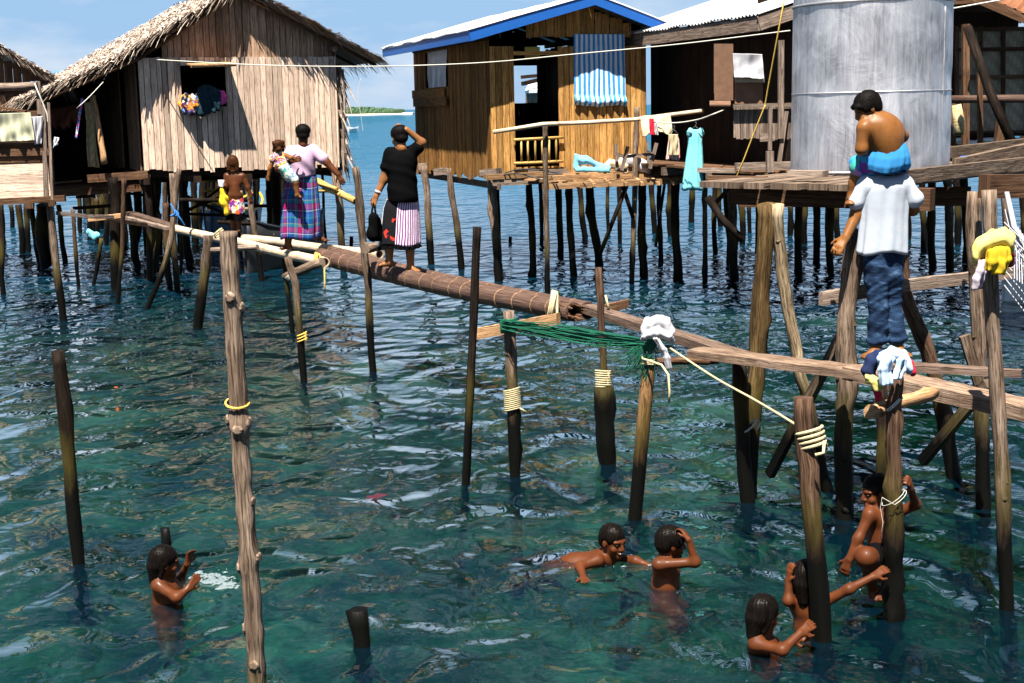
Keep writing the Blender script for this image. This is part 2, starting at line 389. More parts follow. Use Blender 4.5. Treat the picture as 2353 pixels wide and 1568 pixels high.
def tank_mat():
    m_, n_, b = newmat('silver_paint')
    s_ = noise(n_, coords(n_, 'UV', (9, .9, 1)), 1.2, 7, .75, 1.2); s2 = noise(n_, coords(n_, 'UV', (38, 2.2, 1), (4, 2, 0)), 1, 5, .7)
    pt = noise(n_, coords(n_, 'UV', (1.6, 1.2, 1)), 2.2, 6, .65, .6)
    f = math_(n_, 'ADD', math_(n_, 'MULTIPLY', s_, .42), math_(n_, 'ADD', math_(n_, 'MULTIPLY', s2, .20), math_(n_, 'MULTIPLY', pt, .42)))
    c = ramp(n_, f, [(.40, (.20, .20, .22)), (.50, (.38, .38, .41)), (.58, (.53, .53, .56)), (.70, (.70, .70, .72))])
    n_.links.new(c, b.inputs['Base Color']); b.inputs['Metallic'].default_value = .78; b.inputs['Roughness'].default_value = .46
    bump(n_, b, math_(n_, 'ADD', pt, math_(n_, 'MULTIPLY', s2, .15)), .35, .03); return m_
M['tank'] = tank_mat()
M['rope_w'] = plain('rope_cream', (.50, .43, .25), .9, .3, .8, 120)
M['line_w'] = plain('cord_white', (.50, .49, .43), .9, .1, .2, 60)
M['rope_y'] = plain('rope_yellow', (.62, .40, .08), .8, .25, .6, 120)
M['rope_b'] = plain('rope_blue', (.03, .17, .50), .7, .25, .6, 90)
M['net_g'] = plain('net_green', (.003, .10, .055), .8, .35, .8, 120)
M['steel'] = plain('dark_wire', (.05, .05, .05), .5)
def cloth(name, col, var=.12, sc=14): return plain(name, col, .9, var, .25, sc, .1, .01)
M['c_white'] = cloth('cloth_white', (.36, .36, .39)); M['c_cream'] = cloth('cloth_cream', (.46, .38, .25)); M['c_tarp'] = cloth('cloth_pale_tarp', (.42, .42, .30), .2, 6)
M['c_turq'] = cloth('cloth_turquoise', (.17, .50, .56)); M['c_black'] = plain('cloth_black', (.0035, .0035, .004), 1, .1, .2, 14, 0); M['c_lilac'] = cloth('cloth_lilac', (.42, .29, .41))
M['c_yellow'] = cloth('cloth_yellow', (.52, .36, .02)); M['c_pyellow'] = cloth('cloth_pale_yellow', (.50, .44, .14)); M['c_red'] = cloth('cloth_red', (.55, .02, .045)); M['c_orange'] = cloth('cloth_orange', (.72, .16, .02))
M['c_navy'] = cloth('cloth_navy', (.012, .02, .06)); M['c_lblue'] = cloth('cloth_light_blue', (.45, .60, .78)); M['c_blue'] = cloth('cloth_bright_blue', (.03, .19, .42)); M['c_pink'] = cloth('cloth_pink', (.62, .08, .30))
M['c_plast'] = plain('plastic_white', (.50, .52, .56), .35, .15, .7, 12, .5, .03); M['c_shirt'] = cloth('shirt_pale_blue', (.36, .40, .46), .06)
M['c_teal'] = cloth('cloth_dark_teal', (.010, .030, .042)); M['brownsheet'] = plain('brown_board', (.14, .075, .045), .8, .3, .3, 8)
M['ply'] = plain('plywood', (.20, .105, .06), .8, .25, .2, 8)
def pattern(name, cols, scale=22, coord='Object', metric='Random'):
    m_, n_, b = newmat(name); vo = nd(n_, 'ShaderNodeTexVoronoi'); vo.inputs['Scale'].default_value = scale
    cv = coords(n_, coord); nn = nd(n_, 'ShaderNodeTexNoise'); nn.inputs['Scale'].default_value = scale * .8; n_.links.new(cv, nn.inputs['Vector'])
    wv = mixc(n_, .12, cv, nn.outputs['Color']); n_.links.new(wv, vo.inputs['Vector'])
    s_ = nd(n_, 'ShaderNodeSeparateColor'); n_.links.new(vo.outputs['Color'], s_.inputs[0])
    r_ = n_.nodes.new('ShaderNodeValToRGB'); r_.color_ramp.interpolation = 'CONSTANT'; e = r_.color_ramp.elements
    while len(e) < len(cols): e.new(.5)
    for i, c in enumerate(cols): e[i].position = i / len(cols); e[i].color = tuple(c) + (1,)
    n_.links.new(s_.outputs[0], r_.inputs[0]); n_.links.new(r_.outputs[0], b.inputs['Base Color']); b.inputs['Roughness'].default_value = .9
    b.inputs['Specular IOR Level'].default_value = .1; bump(n_, b, noise(n_, coords(n_, 'Object'), 14, 4), .3, .02); return m_
W_ = (.5, .5, .5)
M['p_floral'] = pattern('floral_print', [W_, (.65, .08, .02), (.10, .02, .16), (.75, .45, .03), W_, (.08, .22, .05), (.55, .05, .08), W_, (.18, .03, .22)], 26)
M['p_baby'] = pattern('baby_print', [(.7, .1, .03), W_, (.75, .5, .05), (.1, .15, .5), (.7, .12, .05), W_, (.3, .02, .1)], 40)
M['p_board'] = pattern('board_short_print', [(.03, .25, .55), (.18, .05, .3), (.05, .35, .3), (.5, .25, .5), (.02, .12, .35), (.04, .3, .5)], 16)
M['p_bundle'] = pattern('bundle_print', [(.02, .02, .04), (.55, .15, .02), W_, (.06, .02, .1), (.65, .35, .05), (.1, .2, .4), (.02, .02, .03)], 24)
M['p_whflor'] = pattern('white_floral', [W_, W_, (.1, .25, .55), W_, (.05, .35, .12), W_], 36)
M['p_blkflor'] = pattern('black_floral', [(.006, .006, .008)] * 9 + [(.5, .03, .02)] + [(.006, .006, .008)] * 4, 22)
M['p_dots'] = pattern('white_dot_print', [W_, W_, (.05, .35, .45), W_, (.6, .08, .05), W_], 40)
def stripes(name, c1, c2, freq, duty=.5, axis='X', warp=.03):
    m_, n_, b = newmat(name); sx = nd(n_, 'ShaderNodeSeparateXYZ'); cv = coords(n_, 'UV'); n_.links.new(cv, sx.inputs[0])
    x = math_(n_, 'ADD', sx.outputs[0 if axis == 'X' else 1], math_(n_, 'MULTIPLY', noise(n_, cv, 3, 3), warp))
    fr = math_(n_, 'FRACT', math_(n_, 'MULTIPLY', x, freq)); f = math_(n_, 'GREATER_THAN', fr, duty)
    c = mixc(n_, f, c1, c2); n_.links.new(c, b.inputs['Base Color']); b.inputs['Roughness'].default_value = .85; b.inputs['Specular IOR Level'].default_value = .15
    bump(n_, b, noise(n_, coords(n_, 'Object'), 12, 4), .3, .02); return m_
M['s_curtain'] = stripes('blue_white_stripe', (.03, .24, .55), (.62, .68, .72), 10.5, .5)
M['s_purple'] = stripes('purple_white_stripe', (.16, .012, .16), (.66, .60, .66), 46, .5)
M['s_redwhite'] = stripes('red_white_stripe', (.55, .02, .04), (.72, .68, .62), 26, .4)
def plaid():
    m_, n_, b = newmat('plaid'); sx = nd(n_, 'ShaderNodeSeparateXYZ'); n_.links.new(coords(n_, 'UV'), sx.inputs[0])
    def band(s_, freq, off, cols):
        fr = math_(n_, 'FRACT', math_(n_, 'ADD', math_(n_, 'MULTIPLY', s_, freq), off))
        r_ = n_.nodes.new('ShaderNodeValToRGB'); r_.color_ramp.interpolation = 'CONSTANT'; e = r_.color_ramp.elements
        while len(e) < len(cols): e.new(.5)
        for q, (p, c) in zip(e, cols): q.position = p; q.color = tuple(c) + (1,)
        n_.links.new(fr, r_.inputs[0]); return r_.outputs[0]
    blue, mag, cy, pu, yl = (.006, .05, .19), (.26, .008, .075), (.012, .16, .19), (.07, .015, .12), (.32, .27, .09)
    cols = [(0, blue), (.22, yl), (.245, cy), (.36, pu), (.40, mag), (.60, pu), (.66, W_), (.685, blue), (.8, (.03, .08, .3)), (.93, cy)]
    a = band(sx.outputs[0], 4.6, 0, cols); c2 = band(sx.outputs[1], 4.4, .3, cols)
    c = mixc(n_, .5, a, c2); n_.links.new(c, b.inputs['Base Color']); b.inputs['Roughness'].default_value = .9; b.inputs['Specular IOR Level'].default_value = .1
    return m_
M['plaid'] = plaid()
def denim():
    m_, n_, b = newmat('denim'); a = noise(n_, coords(n_, 'Object', (1, 1, 2.2)), 9, 6, .65, .4)
    c = ramp(n_, a, [(.35, (.004, .010, .026)), (.55, (.013, .032, .075)), (.74, (.065, .12, .20))])
    n_.links.new(c, b.inputs['Base Color']); b.inputs['Roughness'].default_value = .85; b.inputs['Specular IOR Level'].default_value = .1; bump(n_, b, a, .6, .02); return m_
M['denim'] = denim()
def skin(name, col, rough=.42, wet=0.0):
    m_, n_, b = newmat(name); a = noise(n_, coords(n_, 'Object'), 16, 5, .6)
    a = math_(n_, 'ADD', math_(n_, 'MULTIPLY', a, .5), math_(n_, 'MULTIPLY', noise(n_, coords(n_, 'Object'), 5, 3, .6), .5)); c = ramp(n_, a, [(.34, tuple(x * .66 for x in col)), (.66, tuple(x * 1.2 for x in col))]); n_.links.new(c, b.inputs['Base Color'])
    b.inputs['Roughness'].default_value = rough; b.inputs['Specular IOR Level'].default_value = .16; b.inputs['Subsurface Weight'].default_value = .0
    if wet: b.inputs['Coat Weight'].default_value = wet; b.inputs['Coat Roughness'].default_value = .12
    bump(n_, b, noise(n_, coords(n_, 'Object'), 70, 3), .12, .004); return m_
M['skin'] = skin('skin_brown', (.17, .068, .019)); M['skin_d'] = skin('skin_dark', (.075, .024, .008)); M['skin_wet'] = skin('skin_wet', (.072, .0195, .005), .55, .03)
M['skin_l'] = skin('skin_tan', (.21, .088, .032))
def hairm(name, col, rough):
    m_, n_, b = newmat(name); a = noise(n_, coords(n_, 'Object', (60, 60, 6)), 1, 4, .6)
    c = ramp(n_, a, [(.3, tuple(x * .6 for x in col)), (.7, tuple(x * 1.5 for x in col))]); n_.links.new(c, b.inputs['Base Color'])
    b.inputs['Roughness'].default_value = rough; b.inputs['Specular IOR Level'].default_value = .05; bump(n_, b, a, .45, .006); return m_
M['hair'] = hairm('hair_black', (.0035, .0028, .0025), .6); M['hair_wet'] = hairm('hair_wet', (.004, .003, .0025), .36); M['hair_br'] = hairm('hair_brown', (.035, .013, .005), .5)
M['eye'] = plain('eye_dark', (.01, .008, .006), .2, 0, 0); M['lip'] = plain('lip', (.075, .02, .01), .5, .1, 0); M['nail'] = plain('tooth', (.7, .66, .58), .4, 0, 0)
M['hull_d'] = plain('hull_dark', (.02, .022, .026), .5, .3, .2, 6); M['hull_b'] = plain('hull_blue', (.02, .10, .22), .5, .2, .2, 6); M['hull_w'] = plain('hull_white', (.72, .74, .74), .5, .2, .4, 8)
M['hull_y'] = plain('trim_yellow', (.62, .40, .03), .5, .2, .2, 8)
def woven(name, c1, c2, sc):
    m_, n_, b = newmat(name); sp = nd(n_, 'ShaderNodeSeparateXYZ'); n_.links.new(coords(n_, 'UV', (sc, sc, sc)), sp.inputs[0])
    # strips go over two and under two, stepping along each row like split-bamboo matting
    fl = lambda s_: math_(n_, 'FLOOR', math_(n_, 'MULTIPLY', s_, 4)); row = math_(n_, 'MODULO', math_(n_, 'ADD', math_(n_, 'ADD', fl(sp.outputs[0]), fl(sp.outputs[1])), 400), 4)
    over = math_(n_, 'LESS_THAN', row, 1.5); e_ = lambda s_: math_(n_, 'ABSOLUTE', math_(n_, 'SUBTRACT', math_(n_, 'FRACT', math_(n_, 'MULTIPLY', s_, 4)), .5))
    edge = mixc(n_, over, e_(sp.outputs[0]), e_(sp.outputs[1])); w_c = mixc(n_, over, c1, c2)
    w_c = mixc(n_, ramp(n_, edge, [(.38, (0, 0, 0)), (.5, (1, 1, 1))]), w_c, [x * .35 for x in c1])
    nn = noise(n_, coords(n_, 'UV'), 9, 5, .7); c = mixc(n_, math_(n_, 'MULTIPLY', nn, .7), w_c, tuple(x * .55 for x in c1))
    n_.links.new(c, b.inputs['Base Color']); b.inputs['Roughness'].default_value = .8; bump(n_, b, edge, .5, -.006); return m_
M['sawali'] = woven('woven_bamboo', (.44, .37, .27), (.30, .24, .17), 5); M['mat_red'] = woven('woven_mat', (.24, .075, .04), (.13, .05, .03), 9); M['sawali_y'] = woven('split_bamboo', (.52, .42, .22), (.38, .28, .12), 6)
# ---------------------------------------------------------------- water, seabed, island
def water_mat():
    m_ = bpy.data.materials.new('sea_water'); m_.use_nodes = True; n_ = m_.node_tree; n_.nodes.clear(); L_ = n_.links.new
    out = n_.nodes.new('ShaderNodeOutputMaterial')
    p = coords(n_, 'POS', (1.3, .95, 1))
    h1 = noise(n_, p, 1.05, 1.0, .5, 1.0); h2 = noise(n_, coords(n_, 'POS', (1.35, .85, 1), (9, 4, 0)), 2.8, 1.0, .45, 1.2)
    h3 = noise(n_, coords(n_, 'POS', (.8, 1.3, 1), (3, 8, 0)), 11, 1.5, .5, .5)
    gp_ = n_.nodes.new('ShaderNodeNewGeometry'); sp_ = n_.nodes.new('ShaderNodeSeparateXYZ'); L_(gp_.outputs['Position'], sp_.inputs[0])
    def far(a, b_, lo, hi):
        q = nd(n_, 'ShaderNodeMapRange'); q.interpolation_type = 'SMOOTHSTEP'; q.inputs[1].default_value = a; q.inputs[2].default_value = b_; q.inputs[3].default_value = lo; q.inputs[4].default_value = hi
        L_(sp_.outputs[1], q.inputs[0]); return q.outputs[0]
    h4 = math_(n_, 'MULTIPLY', noise(n_, coords(n_, 'POS', (.7, 1, 1), (1, 5, 0)), .42, 3, .55, .4), far(25, 90, 0, 1.1))
    # the middle and far water is ruffled more than the sheltered water in front
    h = math_(n_, 'ADD', math_(n_, 'ADD', math_(n_, 'MULTIPLY', h1, .15), h4), math_(n_, 'ADD', math_(n_, 'MULTIPLY', h2, .032), math_(n_, 'MULTIPLY', h3, .0035)))
    bp = nd(n_, 'ShaderNodeBump'); bp.inputs['Strength'].default_value = 1; bp.inputs['Distance'].default_value = 1.0; L_(h, bp.inputs['Height'])
    fr = nd(n_, 'ShaderNodeFresnel'); fr.inputs['IOR'].default_value = 1.33; L_(bp.outputs[0], fr.inputs['Normal'])
    gl = nd(n_, 'ShaderNodeBsdfGlossy'); gl.inputs['Roughness'].default_value = .03; gl.inputs['Color'].default_value = (1, 1, 1, 1); L_(bp.outputs[0], gl.inputs['Normal'])
    rf = nd(n_, 'ShaderNodeBsdfRefraction'); rf.inputs['IOR'].default_value = 1.33; rf.inputs['Roughness'].default_value = 0; L_(bp.outputs[0], rf.inputs['Normal'])
    tr = nd(n_, 'ShaderNodeBsdfTransparent')
    mt = nd(n_, 'ShaderNodeMixShader'); mt.inputs[0].default_value = .45; L_(rf.outputs[0], mt.inputs[1]); L_(tr.outputs[0], mt.inputs[2])
    # light scattered back out of the deep open water
    df = nd(n_, 'ShaderNodeBsdfDiffuse'); df.inputs['Color'].default_value = (.006, .075, .145, 1); L_(bp.outputs[0], df.inputs['Normal'])
    md = nd(n_, 'ShaderNodeMixShader'); L_(far(13, 60, .05, .85), md.inputs[0]); L_(mt.outputs[0], md.inputs[1]); L_(df.outputs[0], md.inputs[2])
    # steep wavelets of the ruffled open sea keep its mirror reflection below that of a flat surface
    fq = math_(n_, 'MINIMUM', fr.outputs[0], far(16, 90, .80, .30))
    ms = nd(n_, 'ShaderNodeMixShader'); L_(fq, ms.inputs[0]); L_(md.outputs[0], ms.inputs[1]); L_(gl.outputs[0], ms.inputs[2]); L_(ms.outputs[0], out.inputs['Surface'])
    va = nd(n_, 'ShaderNodeVolumeAbsorption'); va.inputs['Color'].default_value = (.22, .735, .70, 1); va.inputs['Density'].default_value = 1.2; L_(va.outputs[0], out.inputs['Volume'])
    return m_
def seabed_mat():
    m_, n_, b = newmat('seabed_sand'); p = coords(n_, 'POS', (1, 1, 1))
    a = noise(n_, p, .8, 6, .62, .6); a2 = noise(n_, coords(n_, 'POS', (1, 1, 1), (5, 5, 0)), 3.5, 5, .6)
    c = ramp(n_, math_(n_, 'ADD', math_(n_, 'MULTIPLY', a, .7), math_(n_, 'MULTIPLY', a2, .3)), [(.41, (.006, .009, .003)), (.47, (.028, .025, .012)), (.54, (.13, .105, .066)), (.65, (.30, .255, .18))])
    # shade and reflections at the lower right, painted dark into the bottom
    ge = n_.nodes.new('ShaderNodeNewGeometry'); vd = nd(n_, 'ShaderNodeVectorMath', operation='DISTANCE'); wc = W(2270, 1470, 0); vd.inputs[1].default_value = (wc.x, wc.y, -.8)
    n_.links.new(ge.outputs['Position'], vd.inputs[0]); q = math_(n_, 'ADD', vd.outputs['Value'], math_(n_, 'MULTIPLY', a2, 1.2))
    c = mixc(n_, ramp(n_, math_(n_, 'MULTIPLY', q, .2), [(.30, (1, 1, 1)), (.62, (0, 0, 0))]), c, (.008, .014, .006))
    n_.links.new(c, b.inputs['Base Color']); b.inputs['Roughness'].default_value = .95; bump(n_, b, a2, .5, .05); return m_
BIG = 12000
mb = MB(); z0, z1 = 0.0, -14.0; X = BIG; Y0, Y1 = -40, 2 * BIG
pts = [(-X, Y0, z0), (X, Y0, z0), (X, Y1, z0), (-X, Y1, z0), (-X, Y0, z1), (X, Y0, z1), (X, Y1, z1), (-X, Y1, z1)]
mb.v = [Vector(p) for p in pts]
for q in ((0, 1, 2, 3), (7, 6, 5, 4), (4, 5, 1, 0), (5, 6, 2, 1), (6, 7, 3, 2), (7, 4, 0, 3)): mb.face(q, [(0, 0)] * 4)
tag(mb.build('water', water_mat(), origin=(0, 0, 0)), 'clear green to blue sea water rippling under the stilt houses', 'water', kind='structure')
mb = MB(); ys = [-39, 4, 8, 12, 16, 20, 24, 30, 40, 60, 100, 300, 2000, 2 * BIG - 10]; zs = [-1.35, -1.35, -1.2, -.85, -.72, -.8, -1.15, -2.2, -3.5, -6, -9, -12, -13, -13]
xs = [-BIG + 9] + [-30 + i * 1.0 for i in range(61)] + [BIG - 9]
for j, (y, z) in enumerate(zip(ys, zs)):
    for i, x in enumerate(xs): mb.v.append(Vector((x, y, z + (.07 * math.sin(x * 1.7 + j) + random.uniform(-.06, .06)) * (y < 50))))
for j in range(len(ys) - 1):
    for i in range(len(xs) - 1):
        a = j * len(xs) + i; mb.face((a, a + 1, a + len(xs) + 1, a + len(xs)), [(0, 0)] * 4, smooth=True)
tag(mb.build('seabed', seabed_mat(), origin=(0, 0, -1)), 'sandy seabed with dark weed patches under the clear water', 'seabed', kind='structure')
# island on the horizon: a low sand spit with a mass of trees
YI = 900.0; A = D(690, 254, YI); Bp = D(948, 249.5, YI)
sandm = plain('beach_sand', (.72, .66, .52), .9, .1, 0, .05); treem = plain('island_foliage', (.045, .095, .05), .9, .5, .3, .12)
mb = MB(); n_ = 30
for i in range(n_ + 1):
    x = A.x + (Bp.x - A.x) * i / n_; w = 40 * math.sin(math.pi * min(max(i / n_, .02), .985)) + 6
    for dy, z in ((-w, -.04), (-w * .6, .4), (0, .8), (w, 1.0), (w * 1.4, -.6)): mb.v.append(Vector((x, YI + dy, z)))
for i in range(n_):
    for j in range(4): mb.face((i * 5 + j, (i + 1) * 5 + j, (i + 1) * 5 + j + 1, i * 5 + j + 1), [(0, 0)] * 4, smooth=True)
tag(mb.build('island', sandm), 'low island with a white beach on the horizon', 'island', kind='structure')
mb = MB()
for k in range(1500):
    f = random.random() ** .9; x = A.x + (Bp.x - 9 - A.x) * f; hh = (2.6 * math.sin(math.pi * (.22 + f * .76)) + 1.2) * random.uniform(.55, 1.05); y = YI + random.uniform(-8, 30)
    for q in range(3):
        c = Vector((x + random.uniform(-2.5, 2.5), y, .8 + hh * random.uniform(.25, 1))); s_ = random.uniform(.7, 1.9); i = len(mb.v)
        for dx, dz, dy in ((-s_, -.5 * s_, 0), (s_, -.6 * s_, .6), (s_ * .7, .6 * s_, -.5), (-s_ * .6, .7 * s_, .5)): mb.v.append(c + Vector((dx * random.uniform(.7, 1.3), dy, dz)))
        mb.face((i, i + 1, i + 2, i + 3), [(0, 0)] * 4)
tag(mb.build('island_trees', treem), 'dark green trees massed along the far island', 'trees', kind='stuff')
# ---------------------------------------------------------------- house helpers
def st(P, O, t): P = Vector(P) - Vector(O); return P.dot(t)
def wall(name, O, t, n, s0, s1, zb, zt, mat, parent, pw=.10, openings=(), ragb=.05, ragt=.015, th=.02, gap=.011, out=.0, tone=(0, 1)):
    """vertical boards standing in a plane; openings are (s0, s1, z0, z1)"""
    mb = MB(); O = Vector(O); s = s0
    while s < s1 - .02:
        w = min(pw * random.uniform(.8, 1.2), s1 - s); c = s + w / 2
        b = (zb(c) if callable(zb) else zb) - random.uniform(0, ragb); tp = (zt(c) if callable(zt) else zt) + random.uniform(-ragt, ragt)
        iv = [(b, tp)]
        for (a, e, f, g) in openings:
            if s + w > a + .02 and s < e - .02:
                new = []
                for (p, q) in iv:
                    if f > p + .01: new.append((p, min(q, f)))
                    if g < q - .01: new.append((max(p, g), q))
                    if g <= p or f >= q: new.append((p, q)) if (p, q) not in new else None
                iv = [x for x in new if x[1] - x[0] > .01]
        to = random.uniform(*tone)
        for (p, q) in iv:
            o = n * (out + random.uniform(-.005, .005)); tl = random.uniform(-.004, .004)
            mb.box(O + t * c + o + Vector((0, 0, p)), O + t * (c + tl) + o + Vector((0, 0, q)), w - gap, th, n, to)
        s += w
    return mb.build(name, mat, parent)
def hboards(mb, O, t, n, s0, s1, z0, z1, ph, th=.02, out=0, tilt=.01, ends=.03):
    z = z0
    while z < z1 - .02:
        h_ = min(ph * random.uniform(.85, 1.15), z1 - z)
        mb.box(Vector(O) + t * (s0 + random.uniform(-ends, 0)) + n * out + Vector((0, 0, z + h_ / 2 + random.uniform(-tilt, tilt))),
               Vector(O) + t * (s1 + random.uniform(0, ends)) + n * out + Vector((0, 0, z + h_ / 2 + random.uniform(-tilt, tilt))), th, h_ - .008, (0, 0, 1))
        z += h_
def panel(mb, c00, c10, c11, c01, th, tone=.5, n=None, mi=0, su=1, sv=1):
    a, b, c, d = [Vector(q) for q in (c00, c10, c11, c01)]
    nn = (b - a).cross(d - a).normalized() * th
    i = len(mb.v); mb.v += [a, b, c, d, a - nn, b - nn, c - nn, d - nn]
    lw = (b - a).length * su; lh = (d - a).length * sv
    mb.face((i, i + 1, i + 2, i + 3), [(0, 0), (lw, 0), (lw, lh), (0, lh)], tone, mi)
    mb.face((i + 7, i + 6, i + 5, i + 4), [(0, lh), (lw, lh), (lw, 0), (0, 0)], tone, mi)
    for p, q in ((0, 1), (1, 2), (2, 3), (3, 0)): mb.face((i + p, i + 4 + p, i + 4 + q, i + q), [(0, 0), (0, th), (1, th), (1, 0)], tone, mi)
def thatch(name, quads, parent, count, base=.07, edges=True, sl=(.10, .30)):
    """quads: (eave front, eave back, ridge back, ridge front) per slope: slab plus ragged leaf strips"""
    mb = MB(); tot = sum(((Vector(q[1]) - Vector(q[0])).length * (Vector(q[3]) - Vector(q[0])).length) for q in quads)
    for q in quads:
        a, b, c, d = [Vector(x) for x in q]; nn = (b - a).cross(d - a)
        if nn.z < 0: nn = -nn
        nn.normalize(); panel(mb, a - nn * base, b - nn * base, c - nn * base, d - nn * base, .02, .25)
        area = (b - a).length * (d - a).length; N = int(count * area / tot)
        dn = (a - d).normalized(); sd = (b - a).normalized()
        def strip(P, dr, ln, w, tone, lift):
            s_ = dr.cross(nn).normalized(); i = len(mb.v); q0 = P + nn * lift; q1 = P + dr * ln * .5 + nn * (lift + random.uniform(.0, .02)); q2 = P + dr * ln - nn * random.uniform(0, .03) + nn * lift * .6
            for qq, ww in ((q0, w), (q1, w * .9), (q2, w * .35)): mb.v += [qq - s_ * ww / 2, qq + s_ * ww / 2]
            for k in (0, 2): mb.face((i + k, i + k + 1, i + k + 3, i + k + 2), [(0, k * .2), (w, k * .2), (w, k * .2 + .2), (0, k * .2 + .2)], tone)
        for k in range(N):
            f, g = random.random(), random.random()
            P = (a * (1 - f) + b * f) * (1 - g) + (d * (1 - f) + c * f) * g
            an = random.gauss(0, .8); dr = (dn * math.cos(an) + sd * math.sin(an)).normalized()
            strip(P, dr, random.uniform(*sl), random.uniform(.022, .055), random.random(), random.uniform(-.05, .03))
        for k in range(int(N * .10)):     # ragged rakes and eave
            e = random.random(); 
            if e < .5:
                f = random.random(); P = a * (1 - f) + d * f - nn * random.uniform(0, base); dr = (dn * random.uniform(.6, 1.4) - sd * random.uniform(.0, .5) - Vector((0, 0, random.uniform(0, .45)))).normalized(); l2 = random.uniform(.18, .42)
            elif e < .6:
                f = random.random(); P = b * (1 - f) + c * f; dr = (dn * random.uniform(.6, 1.4) + sd * random.uniform(0, .5)).normalized(); l2 = random.uniform(.15, .35)
            else:
                f = random.random(); P = a * (1 - f) + b * f - nn * random.uniform(0, base); dr = (dn - Vector((0, 0, random.uniform(0, .9))) + sd * random.uniform(-.4, .4)).normalized(); l2 = random.uniform(.15, .4)
            strip(P, dr, l2, random.uniform(.018, .05), random.random() * .9, .0)
    return mb.build(name, M['thatch'], parent)
def corrug(name, quads, mat, parent, per=.12, amp=.016, nv=3):
    mb = MB()
    for q in quads:
        a, b, c, d = [Vector(x) for x in q]; nn = (b - a).cross(d - a)
        if nn.z < 0: nn = -nn
        nn.normalize(); Ln = (b - a).length; nu = int(Ln / per * 6); H = (d - a).length
        def fn(u, v):
            P = (a * (1 - u) + b * u) * (1 - v) + (d * (1 - u) + c * u) * v
            lap = .012 * (int(u * Ln / .75) % 2)
            return P + nn * (amp * math.sin(u * Ln / per * 2 * math.pi) + lap + .006 * math.sin(u * 31 + v * 5))
        mb.grid(fn, nu, nv, Ln, H)
    return mb.build(name, mat, parent, thick=.006)
def log(name, u0, v0, u1, v1, wpx, mat='log', parent=None, mids=(), top=None, knots=5, rj=.07, n=10, bend=.02, y=None, deep=-1.7, sq=1.0, lean=0.0, captone=None, bulge=(), step=.09):
    """a round post: its foot at photo point (u1, v1) on the water, its head at (u0, v0), carried on below the water"""
    B = W(u1, v1, 0) if y is None else D(u1, v1, y)
    T = D(u0, v0, B.y + lean); r = wpx / 2 * B.y / F * .98
    ctrl = [T] + [D(a, b, B.y + lean * .5) for a, b in mids] + [B]
    if y is None:
        d = (B - ctrl[-2]).normalized(); ctrl.append(B + d * (deep / d.z if d.z < -.2 else 1.0))
    pts = []; Ls = sum((ctrl[i + 1] - ctrl[i]).length for i in range(len(ctrl) - 1)); N = max(8, int(Ls / step))
    cum = [0]
    for i in range(len(ctrl) - 1): cum.append(cum[-1] + (ctrl[i + 1] - ctrl[i]).length)
    ph = [random.random() * 6.28 for _ in range(4)]
    for k in range(N + 1):
        s = Ls * k / N; i = max(j for j in range(len(ctrl) - 1) if cum[j] <= s + 1e-9); f = (s - cum[i]) / (cum[i + 1] - cum[i])
        P = ctrl[i].lerp(ctrl[i + 1], f); e = bend * r / .05 * min(1, 6 * f * (1 - f))
        P = P + Vector((math.sin(s * 2.1 + ph[0]) * e * .5 + math.sin(s * 5.3 + ph[1]) * e * .18, math.sin(s * 1.7 + ph[2]) * e * .5, 0)); pts.append(P)
    rad = [r * (1 if top is None else top + (1 - top) * min(1, k / (N * .75))) * (1 + .05 * math.sin(k * .9 + ph[3])) for k in range(N + 1)]
    mb = MB(); mb.tube(pts, rad, n, captone, 0, True, rj, knots, sq=sq)
    for (bu, bv, side, amp) in bulge:      # swellings round old branches
        c = D(bu, bv, B.y - r * .7 if side == 0 else B.y); k = min(range(len(pts)), key=lambda i: (pts[i] - c).length); ax = pts[k]; ax = Vector((ax.x, ax.y, c.z))
        d = Vector((side, -1.0 if side == 0 else -.35, 0)).normalized(); ce = ax + d * r
        for i, q in enumerate(mb.v):
            w_ = math.exp(-((q - ce).length / (r * .75)) ** 2)
            if w_ > .02: mb.v[i] = q + d * (amp * 1.2 * r * w_)
        mb.tube([ce + d * r * (amp * .5), ce + d * r * (amp * .92), ce + d * r * (amp * 1.0 + .03)], [r * .60, r * .50, r * .30], 10, 1.0, rj=.15)
    if n >= 12 and mat in ('log', 'log_pale') and knots:          # cut branch stubs
        for q in range(max(2, knots // 2)):
            k = random.randrange(1, max(2, int(len(pts) * .55))); th = random.uniform(-math.pi, 0.35); d = Vector((math.cos(th), math.sin(th), random.uniform(.1, .5))).normalized(); c = pts[k]; rr = rad[k]; sz = rr * random.uniform(.22, .42)
            mb.tube([c + d * rr * .7, c + d * rr * 1.0, c + d * rr * random.uniform(1.04, 1.14)], [sz * 1.9, sz * 1.15, sz * .7], 8, random.uniform(.2, .6), rj=.18)
    return mb.build(name, M[mat], parent, origin=None if parent is not None else T * .0 + Vector((B.x, B.y, 0)))
